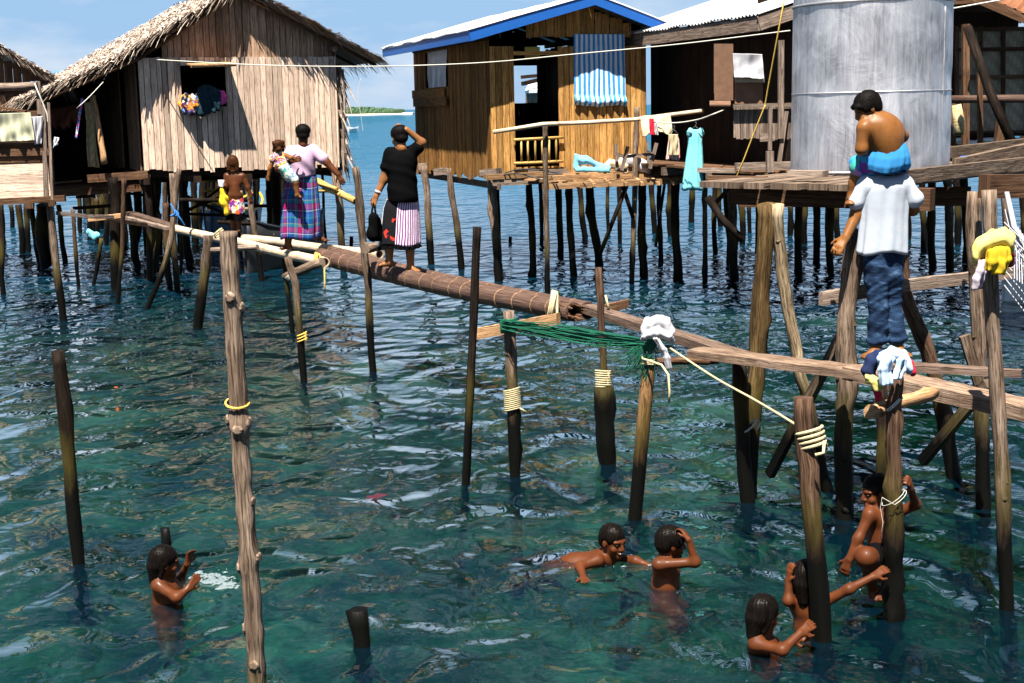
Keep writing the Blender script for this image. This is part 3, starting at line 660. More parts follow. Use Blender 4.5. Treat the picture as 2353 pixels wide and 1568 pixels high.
# ================================================================ golden plank house with the blue fascia
a_ = R(17.3); T1 = Vector((math.cos(a_), math.sin(a_), 0)); N1 = Vector((math.sin(a_), -math.cos(a_), 0)); S1 = -N1
O1 = Vector((-.27, 23.0, 0)); WD, LN = 2.68, 5.05
H1 = empty('plank_house', (O1.x, O1.y, 0), 'golden plank stilt house with bright blue fascia boards and a white corrugated roof', 'house', 'houses on stilts')
def ap(u0, u1, v0, v1, O=O1, t=T1, n=N1):
    P = hit(u0, v1, O, n); Q = hit(u1, v0, O, n); return (st(P, O, t), st(Q, O, t), P.z, Q.z)
door = ap(1186, 1281, 100, 384); win = ap(1322, 1432, 86, 232)
gz = lambda s: (3.93 + (s + .4) * .262) if s < 1.65 else (4.46 - (s - 1.65) * .36)
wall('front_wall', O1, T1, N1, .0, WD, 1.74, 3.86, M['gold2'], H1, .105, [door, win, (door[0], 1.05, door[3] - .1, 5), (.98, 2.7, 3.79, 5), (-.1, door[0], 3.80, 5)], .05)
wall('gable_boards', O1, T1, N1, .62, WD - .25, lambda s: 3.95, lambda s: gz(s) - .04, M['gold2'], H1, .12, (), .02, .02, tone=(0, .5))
wside = (LN - 4.55 + 3.55, LN - .28, 2.66, 3.35)
P0 = hit(979, 202, O1, -T1); P1 = hit(1027, 112, O1, -T1)
sw = (min(st(P0, O1, S1), st(P1, O1, S1)), max(st(P0, O1, S1), st(P1, O1, S1)), P0.z, P1.z)
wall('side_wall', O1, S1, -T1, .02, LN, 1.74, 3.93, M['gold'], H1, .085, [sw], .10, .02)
OB = O1 + S1 * LN
b1 = ap(1181, 1233, 150, 237, OB); b2 = ap(1233, 1272, 104, 118, OB)
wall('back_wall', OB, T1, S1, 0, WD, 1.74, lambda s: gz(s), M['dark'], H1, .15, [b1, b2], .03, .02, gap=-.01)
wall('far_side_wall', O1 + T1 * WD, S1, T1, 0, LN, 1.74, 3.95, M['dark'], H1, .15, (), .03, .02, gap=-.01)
mb = MB(); 
for k in range(24): mb.box(O1 + S1 * (.1 + k * .21) + T1 * .02 + Vector((0, 0, 1.76)), O1 + S1 * (.1 + k * .21) + T1 * (WD - .02) + Vector((0, 0, 1.76)), .2, .025)
mb.build('floor', M['brown'], H1)
mb = MB()
for s_ in (.05, LN - .05): mb.box(O1 + T1 * -.05 + S1 * s_ + Vector((0, 0, 1.66)), O1 + T1 * (WD + .05) + S1 * s_ + Vector((0, 0, 1.66)), .07, .13)
for s_ in (.12, WD - .12): mb.box(O1 + T1 * s_ + S1 * -.02 + Vector((0, 0, 1.585)), O1 + T1 * s_ + S1 * LN + Vector((0, 0, 1.585)), .06, .1)
mb.box(O1 + T1 * .60 + N1 * .03 + Vector((0, 0, 1.76)), O1 + T1 * 1.28 + N1 * .03 + Vector((0, 0, 1.76)), .05, .15, tone=.3)
mb.build('floor_beam', M['grey'], H1)
# roof
of, ob, os_ = .42, .85, .42
zE, zA, zR = 4.03, 4.585, 4.06; sA = 1.65; sR = WD + .43
def rp(s, d, z): return O1 + T1 * s + S1 * d + Vector((0, 0, z))
corrug('roof', [(rp(-os_ - .03, -of - .03, zE), rp(-os_ - .03, LN + ob, zE), rp(sA, LN + ob, zA), rp(sA, -of - .03, zA)),
                (rp(sR, LN + ob, zR), rp(sR, -of - .03, zR), rp(sA, -of - .03, zA + .003), rp(sA, LN + ob, zA + .003))], M['zinc'], H1)
mb = MB(); mb.box(rp(-os_, -of, zE - .09), rp(-os_, LN + ob - .05, zE - .09), .025, .15); mb.build('fascia_board', M['blue'], H1)
mb = MB(); mb.box(rp(-os_ - .012, -of, zE - .09), rp(sA, -of, zA - .09), .028, .16, tone=.5); mb.build('fascia_board', M['blue'], H1)
mb = MB(); mb.box(rp(sA, -of - .002, zA - .09), rp(sR, -of - .002, zR - .09), .028, .16, tone=.5); mb.build('fascia_board', M['blue'], H1)
mb = MB()
for k in range(8):
    d_ = -.2 + k * .78
    mb.box(rp(-os_ + .03, d_, zE - .075), rp(sA, d_, zA - .075), .05, .08); mb.box(rp(sA, d_, zA - .075), rp(sR - .03, d_, zR - .075), .05, .08)
for s_, z_ in ((0, 3.95), (WD, 4.02)): mb.box(rp(s_, -.05, z_), rp(s_, LN, z_), .06, .1)
mb.build('rafters', M['dark'], H1)
mb = MB()
P = hit(1026, 212, O1, -T1); sN = st(P, O1, S1)
mb.box(O1 + S1 * sN - T1 * .04 + Vector((0, 0, P.z)), O1 + S1 * (LN + .02) - T1 * .04 + Vector((0, 0, P.z)), .025, .15)
P = hit(1034, 232, O1, -T1); sN = st(P, O1, S1)
mb.box(O1 + S1 * sN - T1 * .065 + Vector((0, 0, P.z)), O1 + S1 * (LN - .15) - T1 * .065 + Vector((0, 0, P.z)), .025, .16)
mb.build('window_boards', M['gold'], H1)
mb = MB(); mb.box(hit(1178, 122, O1 + N1 * .06, N1), hit(1286, 121, O1 + N1 * .06, N1), .03, .06, tone=.7); mb.build('lintel_board', M['gold2'], H1)
yp = plain('poster_yellow', (.34, .27, .06), .8, .1, 0)
mb = MB(); P = hit(1206, 136, O1 + S1 * .1, N1); Q = hit(1240, 107, O1 + S1 * .1, N1); panel(mb, P, P + T1 * st(Q, P, T1), P + T1 * st(Q, P, T1) + Vector((0, 0, Q.z - P.z)), P + Vector((0, 0, Q.z - P.z)), .01); mb.build('transom_panel', yp, H1)
# bamboo gate in the doorway
Og = O1 + N1 * .07
mb = MB()
def gp(u, v): return hit(u, v, Og, N1)
for v0, v1, e in ((321, 315, 0), (375, 370, 0)): mb.tube([gp(1180, v0), gp(1237, (v0 + v1) / 2), gp(1294, v1)], .024, 8, .6)
for u in (1197, 1212, 1229, 1245, 1261, 1277): mb.tube([gp(u, 319), gp(u + 1, 374)], .017, 8)
mb.build('door_gate', M['bamy'], H1)
# stilts under it
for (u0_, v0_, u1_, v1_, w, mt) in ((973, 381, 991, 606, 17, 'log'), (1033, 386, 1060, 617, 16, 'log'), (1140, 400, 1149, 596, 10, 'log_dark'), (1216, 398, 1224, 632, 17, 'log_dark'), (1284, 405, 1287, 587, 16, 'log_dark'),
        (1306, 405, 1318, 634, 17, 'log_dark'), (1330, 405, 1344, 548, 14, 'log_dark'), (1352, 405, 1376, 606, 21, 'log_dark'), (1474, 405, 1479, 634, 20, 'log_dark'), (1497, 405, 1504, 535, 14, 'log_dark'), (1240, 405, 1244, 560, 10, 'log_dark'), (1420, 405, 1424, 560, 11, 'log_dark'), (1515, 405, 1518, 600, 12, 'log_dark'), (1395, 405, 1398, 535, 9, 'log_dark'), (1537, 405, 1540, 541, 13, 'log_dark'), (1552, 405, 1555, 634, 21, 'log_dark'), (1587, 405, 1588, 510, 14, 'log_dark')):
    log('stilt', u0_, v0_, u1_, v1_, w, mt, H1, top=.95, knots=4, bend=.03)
log('stilt', 1126, 402, 1146, 645, 20, 'log', H1, knots=12, bend=.012)
for (p, q, w) in (((1440, 425), (1379, 581), 10), ((1428, 420), (1454, 500), 10), ((1527, 418), (1506, 566), 7)):
    y_ = 22.6; mb = MB(); mb.tube([D(*p, y_), D(*q, y_ + .1)], w / 2 * y_ / F, 8, .3); mb.build('brace', M['log_dark'], H1)
mb = MB(); mb.box(D(1108, 396, 22.9), D(1147, 393, 22.7), .16, .1, tone=.3); mb.build('post_cap', M['grey'], H1); mb = MB(); mb.box(D(966, 382, 27.1), D(985, 381, 27.0), .14, .12); mb.build('post_cap', M['grey'], H1); mb = MB(); mb.box(D(1003, 394, 26.0), D(1048, 391, 25.5), .14, .13); mb.build('post_cap', M['grey'], H1)
# front platform (part of the house)
mb = MB(); zd = 1.63
for k, (pA, pB, h_) in enumerate((((1115, 407), (1255, 399), .075), ((1247, 429), (1572, 414), .08), ((1258, 408), (1370, 412), .06), ((1300, 406), (1480, 404), .06), ((1247, 399), (1590, 386), .05), ((1230, 404), (1400, 398), .05), ((1410, 398), (1590, 394), .05))):
    y_ = (22.5, 21.9, 22.3, 22.6, 23.4, 22.9, 23.0)[k]
    mb.box(D(*pA, y_ - .1), D(*pB, y_ + .35), .07, h_ * 1.1, skew=.03)
mb.build('platform_joists', M['tan'], H1)
mb = MB()
for k in range(9):
    y_ = 22.35 + k * .14; L0 = 1250 + random.uniform(-45, 30); R0 = 1580 + random.uniform(-30, 20)
    mb.box(Vector((D(L0, 400, y_).x, y_, 1.665 + .004 * k)), Vector((D(R0, 400, y_).x, y_ + .3, 1.675 + .004 * k)), .10, .022, skew=.05)
for k in range(8):
    u = 1290 + k * 37; mb.box(Vector((D(u, 420, 21.9).x, 21.85, 1.64)), Vector((D(u, 420, 21.9).x - .05, 23.3, 1.70)), .05, .05)
mb.build('platform_boards', M['tan'], H1)
mb = MB(); mb.tube([D(1133, 303, 21.8), D(1180, 296, 21.75), D(1247, 285, 21.6), D(1350, 281, 21.9), D(1461, 274, 22.3), D(1535, 264, 22.1), D(1616, 254, 21.9)], .032, 8, .8); mb.build('handrail', M['bam'], H1)
log('rail_post', 1252, 283, 1257, 673, 13, 'log', H1, knots=10, bend=.01)
log('rail_post', 1463, 246, 1451, 650, 13, 'log', H1, knots=8, bend=.012)
log('rail_post', 1619, 251, 1620, 640, 12, 'log', H1, knots=5, bend=.01)
# ================================================================ thatched house on the left
a_ = R(25); T2 = Vector((math.cos(a_), math.sin(a_), 0)); N2 = Vector((math.sin(a_), -math.cos(a_), 0)); S2 = -N2
O2 = Vector((-6.23, 24.5, 0)); W2, L2 = 3.5, 4.4
H2 = empty('thatched_house', (O2.x, O2.y, 0), 'pale plank stilt house with ragged thatched gable roof and open shuttered window', 'house', 'houses on stilts')
def ap2(u0, u1, v0, v1): P = hit(u0, v1, O2, N2); Q = hit(u1, v0, O2, N2); return (st(P, O2, T2), st(Q, O2, T2), P.z, Q.z)
w2 = ap2(417, 512, 150, 246)
zs2 = hit(560, 131, O2, N2).z
rz = lambda s: 3.05 + (s + 1.9) * .421 if s < 0 else (3.85 + s * .628 if s < 1.75 else 4.95 - (s - 1.75) * .506)
wall('front_wall', O2, T2, N2, .0, W2, 1.93, lambda s: min(zs2, rz(s) + .05), M['pink'], H2, .098, [w2], .10, .01)
wall('gable_boards', O2, T2, N2, .42, W2 - .05, lambda s: zs2 - .05, lambda s: rz(s) - .02, M['gable'], H2, .125, (), .01, .02, out=-.025)
wall('side_wall', O2, S2, -T2, .25, L2, 1.9, 3.72, M['gable'], H2, .11, [(1.3, 1.75, 1.8, 5)], .03, .02, tone=(0, .6))
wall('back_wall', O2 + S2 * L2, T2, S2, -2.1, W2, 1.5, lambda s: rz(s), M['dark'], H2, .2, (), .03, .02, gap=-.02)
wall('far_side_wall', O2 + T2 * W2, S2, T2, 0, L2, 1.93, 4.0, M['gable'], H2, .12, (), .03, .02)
mb = MB()
for k in range(22): mb.box(O2 + S2 * (.1 + k * .2) + T2 * .02 + Vector((0, 0, 1.93)), O2 + S2 * (.1 + k * .2) + T2 * (W2 - .02) + Vector((0, 0, 1.93)), .21, .03)
mb.build('floor', M['dark'], H2)
mb = MB()
for s_ in (.1, 1.4, 2.9, 4.2): mb.box(O2 + T2 * -.1 + S2 * s_ + Vector((0, 0, 1.84)), O2 + T2 * (W2 + .12) + S2 * s_ + Vector((0, 0, 1.84)), .08, .12)
for s_ in (.02, .9, 1.8, 2.7, 3.45): mb.box(O2 + T2 * s_ - S2 * .10 + Vector((0, 0, 1.72)), O2 + T2 * s_ + S2 * 4.4 + Vector((0, 0, 1.72)), .10, .11)
mb.build('floor_beam', M['dark'], H2); mb = MB(); mb.box(O2 + T2 * 3.42 - S2 * .22 + Vector((0, 0, 3.93)), O2 + T2 * 3.42 + S2 * .5 + Vector((0, 0, 3.93)), .07, .09)
mb.build('eave_beam', M['grey'], H2)
def q2(s, d, z): return O2 + T2 * s + S2 * d + Vector((0, 0, z))
fo = .23; bo = .35
def rq(s0, s1, dz=0.0): return (q2(s0, -fo, rz(s0) + dz), q2(s0, L2 + bo, rz(s0) + dz), q2(s1, L2 + bo, rz(s1) + dz), q2(s1, -fo, rz(s1) + dz))
thatch('roof', [rq(-1.9, -.3, .1), rq(-.45, 1.0, .12), rq(.9, 1.78, .1), rq(4.28, 3.0, .1), rq(3.1, 1.72, .12)], H2, 17000)
mb = MB()
for (sa, sb) in ((-1.85, .0), (0, 1.75), (1.75, 4.2)): mb.tube([q2(sa, -fo + .06, rz(sa) - .07), q2(sb, -fo + .06, rz(sb) - .07)], .035, 8, .2)
for d_ in (.9, 2.0, 3.1, 4.2):
    for (sa, sb) in ((-1.85, .0), (0, 1.75), (1.75, 4.2)): mb.tube([q2(sa, d_, rz(sa) - .05), q2(sb, d_, rz(sb) - .05)], .03, 7, .2)
mb.build('rafters', M['brown'], H2)
# awning shutter, hinged over the window
mb = MB(); hA = hit(424, 146, O2 + N2 * .03, N2); hB = hit(526, 143, O2 + N2 * .03, N2); Ld = (hB - hA)
dr = (N2 * .50 + Vector((0, 0, -.045)))
for k in range(5): mb.box(hA + Ld * (k / 5 + .1), hA + Ld * (k / 5 + .1) + dr, Ld.length / 5 - .006, .022, tone=.7 + .3 * random.random())
mb.box(hA + dr * .93 - Vector((0, 0, .02)), hB + dr * .93 - Vector((0, 0, .02)), .03, .04, tone=.8)
mb.build('window_shutter', M['tan'], H2)
# palm-leaf screen hanging at the right end
mb = MB()
for k in range(170):
    z_ = random.uniform(2.0, 3.75); P = O2 + T2 * (W2 + .03 + random.uniform(0, .1)) + S2 * random.uniform(-.05, .5) + Vector((0, 0, z_)); ln = random.uniform(.2, .55)
    d = Vector((random.uniform(.05, .75) * (1 if random.random() < .4 else .25), random.uniform(-.3, .1), -1)).normalized(); s_ = Vector((.5, .8, 0)).normalized(); w = random.uniform(.02, .04); i = len(mb.v)
    for f, ww in ((0, w), (.5, w * .8), (1, .004)):
        Q = P + d * ln * f + Vector((0, 0, -.1 * f * f)); mb.v += [Q - s_ * ww, Q + s_ * ww]
    for q in (0, 2): mb.face((i + q, i + q + 1, i + q + 3, i + q + 2), [(0, 0), (.1, 0), (.1, .3), (0, .3)], random.random() * .8)
mb.build('leaf_screen', M['thatch'], H2, thick=.004)
# lean-to under the low eave
mb = MB(); hboards(mb, q2(-2.0, 3.4, 0), T2, N2, 0, 1.95, 1.7, 3.2, .2); mb.build('lean_to_wall', M['dark'], H2)
mb = MB()
for k in range(16): mb.box(q2(-1.9, .5 + k * .2, 1.62), q2(.0, .5 + k * .2, 1.66), .19, .03)
mb.box(q2(-1.7, .35, 1.55), q2(.1, .35, 1.6), .07, .12, tone=.4); mb.box(q2(-.95, -.02, 1.80), q2(.05, -.02, 1.83), .07, .13, tone=.6); mb.box(q2(-1.85, .3, 1.72), q2(-1.0, .28, 1.76), .035, .03, tone=.9)
mb.build('lean_to_floor', M['brown'], H2)
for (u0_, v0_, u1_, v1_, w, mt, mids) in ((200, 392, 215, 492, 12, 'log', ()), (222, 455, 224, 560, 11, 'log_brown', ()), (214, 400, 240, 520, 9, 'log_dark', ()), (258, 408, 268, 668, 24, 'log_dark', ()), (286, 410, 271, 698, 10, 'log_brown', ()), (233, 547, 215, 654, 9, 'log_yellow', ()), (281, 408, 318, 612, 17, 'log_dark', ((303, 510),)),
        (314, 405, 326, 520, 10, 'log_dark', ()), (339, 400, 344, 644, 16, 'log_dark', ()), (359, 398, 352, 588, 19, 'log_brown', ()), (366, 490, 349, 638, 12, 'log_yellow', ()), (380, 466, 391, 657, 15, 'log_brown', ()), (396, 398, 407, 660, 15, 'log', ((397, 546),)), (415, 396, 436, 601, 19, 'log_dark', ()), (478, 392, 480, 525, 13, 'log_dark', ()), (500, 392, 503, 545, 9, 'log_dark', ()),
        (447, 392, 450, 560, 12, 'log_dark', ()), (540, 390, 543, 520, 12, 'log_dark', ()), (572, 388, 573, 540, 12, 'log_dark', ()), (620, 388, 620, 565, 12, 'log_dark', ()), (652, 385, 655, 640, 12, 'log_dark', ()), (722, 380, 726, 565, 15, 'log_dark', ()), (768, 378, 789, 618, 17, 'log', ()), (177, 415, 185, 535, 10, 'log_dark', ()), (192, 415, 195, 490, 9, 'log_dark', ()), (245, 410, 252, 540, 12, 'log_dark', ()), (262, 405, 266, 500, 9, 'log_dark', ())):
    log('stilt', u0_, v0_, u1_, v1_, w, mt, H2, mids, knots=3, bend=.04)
for pq in ((168, 478, 25.6, 285, 470, 25.6), (175, 452, 26.6, 215, 449, 26.6), (230, 500, 23, 520, 545, 22.6), (505, 470, 27, 700, 475, 27)):
    mb = MB(); mb.box(D(*pq[:3]), D(*pq[3:]), .05, .06, tone=.2); mb.build('brace', M['dark'], H2)
for k in range(26):          # the thicket of thin poles under the house
    u = 200 + 22 * k + random.uniform(-10, 10); v = random.uniform(505, 640) if u < 450 else random.uniform(490, 600)
    log('stilt', u - random.uniform(-8, 14), 396, u, v, random.uniform(6, 12), random.choice(('log_dark', 'log_dark', 'log_brown')), H2, knots=2, bend=.04)
for k in range(16):
    u = 225 + 30 * k + random.uniform(-12, 12); v = random.uniform(500, 600)
    log('stilt', u - random.uniform(-10, 16), 396, u, v, random.uniform(13, 20), 'log_dark', H2, knots=3, bend=.05)
for k in range(7):
    y_ = 24.2 + k * .5; u = random.uniform(170, 560); mb = MB(); mb.tube([D(u, random.uniform(420, 520), y_), D(u + random.uniform(60, 170), random.uniform(420, 540), y_ + .3)], random.uniform(.025, .04), 7, .2); mb.build('brace', M['log_dark'], H2)
# ================================================================ dark house with the grey corrugated porch roof
T3, N3, S3 = T1, N1, S1
K3 = D(1744, 33, 19.6); O3 = Vector((K3.x, K3.y, 0)) + T3 * .45 + S3 * .4
H3 = empty('porch_house', (O3.x, O3.y, 0), 'dark stilt house with aged corrugated porch roof and grey fascia beside the silver tank', 'house', 'houses on stilts')
def h3(s, d, z): return O3 + T3 * s + S3 * d + Vector((0, 0, z))
zK = K3.z
corrug('roof', [(h3(-.48, -.43, zK), h3(-.48, 5.2, zK - .02), h3(2.4, 5.2, zK + .85), h3(2.4, -.43, zK + .85)), (h3(5.2, 5.2, zK), h3(5.2, -.43, zK), h3(2.4, -.43, zK + .853), h3(2.4, 5.2, zK + .853))], M['zinc_old'], H3, .11)
mb = MB(); mb.box(h3(-.45, -.4, zK - .12), h3(-.45, 5.0, zK - .13), .03, .19, tone=.5); mb.build('fascia_board', M['grey'], H3)
mb = MB(); mb.box(h3(-.46, -.4, zK - .12), h3(2.4, -.4, zK + .73), .03, .19, tone=.6); mb.build('fascia_board', M['grey'], H3)
wall('side_wall', h3(.35, 0, 0), S3, -T3, -.3, 5.2, 1.9, 4.1, M['dark'], H3, .16, (), .04, .02, tone=(0, .4), gap=-.004)
wall('front_wall', h3(.35, 1.2, 0), T3, N3, 0, 4.5, 1.9, 4.6, M['dark'], H3, .16, (), .04, .02, tone=(0, .5), gap=-.004)
mb = MB()
for k in range(30): mb.box(h3(-.7, -1.0 + k * .21, 1.9), h3(4.6, -1.0 + k * .21, 1.9), .2, .03)
mb.build('floor', M['brown'], H3)
mb = MB()
for d_ in (-.9, .6, 2.2, 3.8): mb.box(h3(-.75, d_, 1.82), h3(4.6, d_, 1.82), .08, .12)
mb.box(D(1690, 383, 18.5), D(1826, 379, 18.7), .08, .10, tone=.6); mb.box(D(1602, 390, 19), D(1690, 392, 18.9), .08, .06)
mb.build('floor_beam', M['grey'], H3)
Yp = 19.0
def rect(mb, u0, u1, v0, v1, y, th=.02, tone=.5, lean=0): panel(mb, D(u0, v1, y), D(u1, v1, y), D(u1, v0, y + lean), D(u0, v0, y + lean), th, tone)
mb = MB(); rect(mb, 1640, 1684, 100, 214, Yp + .3); rect(mb, 1641, 1684, 214, 230, Yp + .28, .02, .3); rect(mb, 1630, 1678, 231, 240, Yp + .0, .02, .6, .25); mb.build('door_panel', M['brownsheet'], H3)
mb = MB(); rect(mb, 1688, 1752, 190, 238, Yp + .2); mb.build('plywood_panel', M['ply'], H3)
mb = MB(); k = 1688
while k < 1826:
    w = random.uniform(5, 9); mb.box(D(k, 318 + random.uniform(-3, 3), Yp - .2), D(k + 1, 246, Yp - .2), w * Yp / F * .96, .015, (0, 1, 0)); k += w
mb.build('low_wall', M['grey'], H3)
mb = MB()
for (u, va, vb, w) in ((1793, 92, 318, 12), (1827, 60, 380, 10), (1768, 244, 345, 8)): mb.box(D(u, vb, Yp - .3), D(u + 1, va, Yp - .3), w * Yp / F, .07, (0, 1, 0), tone=.4)
mb.box(D(1684, 243, Yp - .27), D(1830, 240, Yp - .27), .06, .05, tone=.3); mb.box(D(1820, 316, Yp - .25), D(1845, 312, Yp - .25), .06, .05); mb.box(D(1768, 395, 18.4), D(1768, 347, 18.4), .09, .09, (0, 1, 0), tone=.6)
mb.box(D(1745, 316, Yp - .27), D(1778, 314, Yp - .27), .06, .1); mb.box(D(1790, 370, Yp - .3), D(1806, 255, Yp - .25), .05, .05, (0, 1, 0)); mb.build('porch_frame', M['grey'], H3)
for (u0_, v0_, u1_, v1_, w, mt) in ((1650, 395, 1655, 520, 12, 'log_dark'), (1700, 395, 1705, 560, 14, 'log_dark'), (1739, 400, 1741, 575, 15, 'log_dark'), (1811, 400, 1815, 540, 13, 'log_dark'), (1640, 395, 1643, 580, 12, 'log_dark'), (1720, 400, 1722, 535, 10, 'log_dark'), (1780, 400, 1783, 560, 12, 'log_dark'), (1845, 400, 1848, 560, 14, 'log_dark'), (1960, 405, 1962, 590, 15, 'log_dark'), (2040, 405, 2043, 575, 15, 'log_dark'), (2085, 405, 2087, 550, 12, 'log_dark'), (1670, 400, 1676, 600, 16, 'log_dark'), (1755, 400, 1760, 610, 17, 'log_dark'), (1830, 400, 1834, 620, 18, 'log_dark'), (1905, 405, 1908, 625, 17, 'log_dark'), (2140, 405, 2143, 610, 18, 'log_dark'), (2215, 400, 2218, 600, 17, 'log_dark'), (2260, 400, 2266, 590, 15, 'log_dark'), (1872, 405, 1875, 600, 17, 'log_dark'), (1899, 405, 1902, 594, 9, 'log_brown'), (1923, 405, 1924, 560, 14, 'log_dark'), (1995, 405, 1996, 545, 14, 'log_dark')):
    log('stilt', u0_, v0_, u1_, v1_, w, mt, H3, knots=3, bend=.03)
mb = MB(); mb.tube([D(1625, 452, 19.6), D(1660, 505, 19.5), D(1708, 553, 19.4)], .055, 8, .2); mb.build('brace', M['log_dark'], H3); mb = MB(); mb.tube([D(1690, 415, 19.6), D(1640, 470, 19.6)], .03, 8, .2); mb.build('brace', M['log_dark'], H3)
# ================================================================ woven bamboo house on the right
H4 = empty('woven_wall_house', D(2270, 520, 19), 'woven bamboo walled house under a dark eave behind the silver tank, right edge', 'house', 'houses on stilts')
Y4 = 19.5
mb = MB(); rect(mb, 2199, 2480, 64, 172, Y4, .02); rect(mb, 2199, 2480, 174, 303, Y4 + .02, .02); mb.build('woven_wall', M['sawali'], H4)
mb = MB()
for u in (2198, 2252, 2304, 2360): mb.box(D(u, 306, Y4 - .05), D(u, 60, Y4 - .05), .05, .04, (0, 1, 0))
for v in (66, 112, 176, 303): mb.box(D(2196, v + 2, Y4 - .06), D(2480, v - 3, Y4 - .06), .03, .05)
mb.build('wall_battens', M['brown'], H4)
mb = MB(); rect(mb, 2185, 2500, 304, 312, Y4 - .1, 3.0, .3); mb.build('floor', M['dark'], H4)
rA = D(2150, -14, 17.2); rB = D(2356, 55, 17.0); rC = D(2560, 130, 16.8)
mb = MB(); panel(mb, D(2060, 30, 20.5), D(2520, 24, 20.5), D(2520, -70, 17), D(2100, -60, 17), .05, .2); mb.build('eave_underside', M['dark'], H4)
corrug('roof', [(D(2262, -8, 16.0), D(2420, 62, 15.6), D(2560, -60, 17), D(2360, -130, 17.4))], M['rust'], H4, .11)
mb = MB(); mb.box(D(2240, -6, 16.05), D(2420, 70, 15.65), .05, .10, tone=.3); mb.box(D(2180, 4, 16.6), D(2460, -20, 16.6), .05, .07, tone=.2); mb.build('fascia_board', M['brown'], H4)
for pq in ((2217, 365, 2218, 55, 16.5, .075), (2187, 352, 2186, 222, 16.4, .07), (2252, 375, 2250, 165, 15.5, .05), (2290, 360, 2300, 275, 15.5, .085)):
    mb = MB(); mb.box(D(pq[0], pq[1], pq[4]), D(pq[2], pq[3], pq[4]), pq[5], pq[5], (0, 1, 0), tone=.5); mb.build('porch_post', M['brown'], H4)
mb = MB(); mb.tube([D(2184, 228, 16.2), D(2260, 227, 16.0), D(2400, 226, 15.6)], .045, 10, .4); mb.build('handrail', M['bamb'], H4)
mb = MB(); mb.tube([D(2222, 62, 15.4), D(2275, 215, 15.1), D(2332, 345, 14.9)], .05, 9, .2); mb.build('diagonal_pole', M['log_dark'], H4)
for (u0_, v0_, u1_, v1_, w, mt) in ((2170, 312, 2182, 620, 20, 'log'), (2305, 312, 2312, 560, 14, 'log_dark'), (2195, 312, 2200, 560, 17, 'log_dark'), (2120, 400, 2122, 570, 16, 'log_dark'), (2350, 312, 2352, 600, 17, 'log_dark')):
    log('stilt', u0_, v0_, u1_, v1_, w, mt, H4, knots=3, bend=.03)
# ================================================================ far-left thatched hut and plank shack
H5 = empty('thatched_hut', D(60, 560, 25), 'dark plank hut with a thatched roof slope at the left edge', 'house', 'houses on stilts')
eF, rF = D(152, 192, 24.2), D(-70, 62, 24.6); bk = Vector((-1.2, 3.2, 0))
thatch('roof', [(eF, eF + bk, rF + bk, rF), (rF * 2 - eF - Vector((0, 0, 2 * (rF.z - eF.z))), rF * 2 - eF - Vector((0, 0, 2 * (rF.z - eF.z))) + bk, rF + bk, rF)], H5, 5000)
mb = MB(); mb.tube([eF + Vector((0, .1, -.08)), rF + Vector((0, .1, -.08))], .05, 8, .1); mb.build('rafters', M['dark'], H5)
Oh = D(-110, 300, 24.9); Oh.z = 0
wall('front_wall', Oh, Vector((1, 0, 0)), Vector((0, -1, 0)), 0, 1.72, 1.5, lambda s: 4.15 - abs(s - .4) * .5, M['brown'], H5, .14, (), .05, .02, tone=(0, .7))
wall('side_wall', Oh + Vector((1.72, 0, 0)), bk.normalized(), Vector((1, .3, 0)).normalized(), 0, 3, 1.5, 3.4, M['dark'], H5, .14, (), .05, .02)
for (u0_, v0_, u1_, v1_, w) in ((2, 465, 8, 560, 12), (60, 465, 64, 540, 12), (-30, 465, -28, 560, 12), (108, 465, 112, 540, 12)): log('stilt', u0_, v0_, u1_, v1_, w, 'log_dark', H5, knots=2)
Y6 = 19.8
H6 = empty('plank_shack', D(60, 736, 19.8), 'small shack walled with bleached horizontal planks at the left edge', 'shack', 'houses on stilts')
mb = MB()
for (v, h_, rt_, to, dy) in ((262, 16, 100, .2, .25), (279, 12, 112, .3, .28), (300, 10, 110, .35, .1), (318, 12, 112, .4, .1), (334, 13, 111, .3, .05), (349, 16, 113, .6, 0), (365, 14, 112, .2, .03)):
    mb.box(D(-60, v + 3, Y6 + dy), D(rt_, v - 1, Y6 + dy), .025, h_ * Y6 / F, (0, 0, 1), to)
mb.build('upper_boards', M['brown'], H6)
mb = MB()
for (v, h_, rt_, to) in ((389, 24, 111, .75), (411, 21, 113, .35), (430, 16, 115, .8), (450, 22, 120, .6)): mb.box(D(-60, v + 4, Y6), D(rt_, v - 2, Y6), .03, h_ * Y6 / F, (0, 0, 1), to)
mb.build('lower_boards', M['pink'], H6)
mb = MB(); hboards(mb, D(117, 463, Y6 + .05).xyz * Vector((1, 1, 0)), Vector((-.3, .95, 0)), Vector((1, 0, 0)), 0, .5, 1.62, 2.75, .17); mb.build('side_wall', M['dark'], H6); mb = MB(); hboards(mb, D(-60, 463, Y6 + 2.2).xyz * Vector((1, 1, 0)), Vector((1, 0, 0)), Vector((0, 1, 0)), 0, 1.1, 1.62, 2.75, .17)
mb.build('back_wall', M['dark'], H6)
mb = MB(); mb.box(D(-60, 466, Y6 - .05), D(150, 455, Y6 - .03), .08, .085, tone=.35); mb.box(D(118, 466, Y6 - .1), D(122, 460, Y6 + 2), .09, .09); mb.box(D(68, 472, Y6 - .12), D(72, 466, Y6 + 2), .09, .08)
for k in range(10): mb.box(D(-60, 468, Y6 + .1 + k * .2) , D(118, 462, Y6 + .1 + k * .2), .19, .03)
mb.build('floor_beam', M['brown'], H6)
mb = MB(); mb.box(D(107, 470, Y6 - .02), D(100, 240, Y6 + .02), .06, .05, (0, 1, 0), .3); mb.box(D(121, 470, Y6 - .06), D(112, 235, Y6 + .0), .035, .04, (0, 1, 0), .6); mb.build('corner_post', M['grey'], H6)
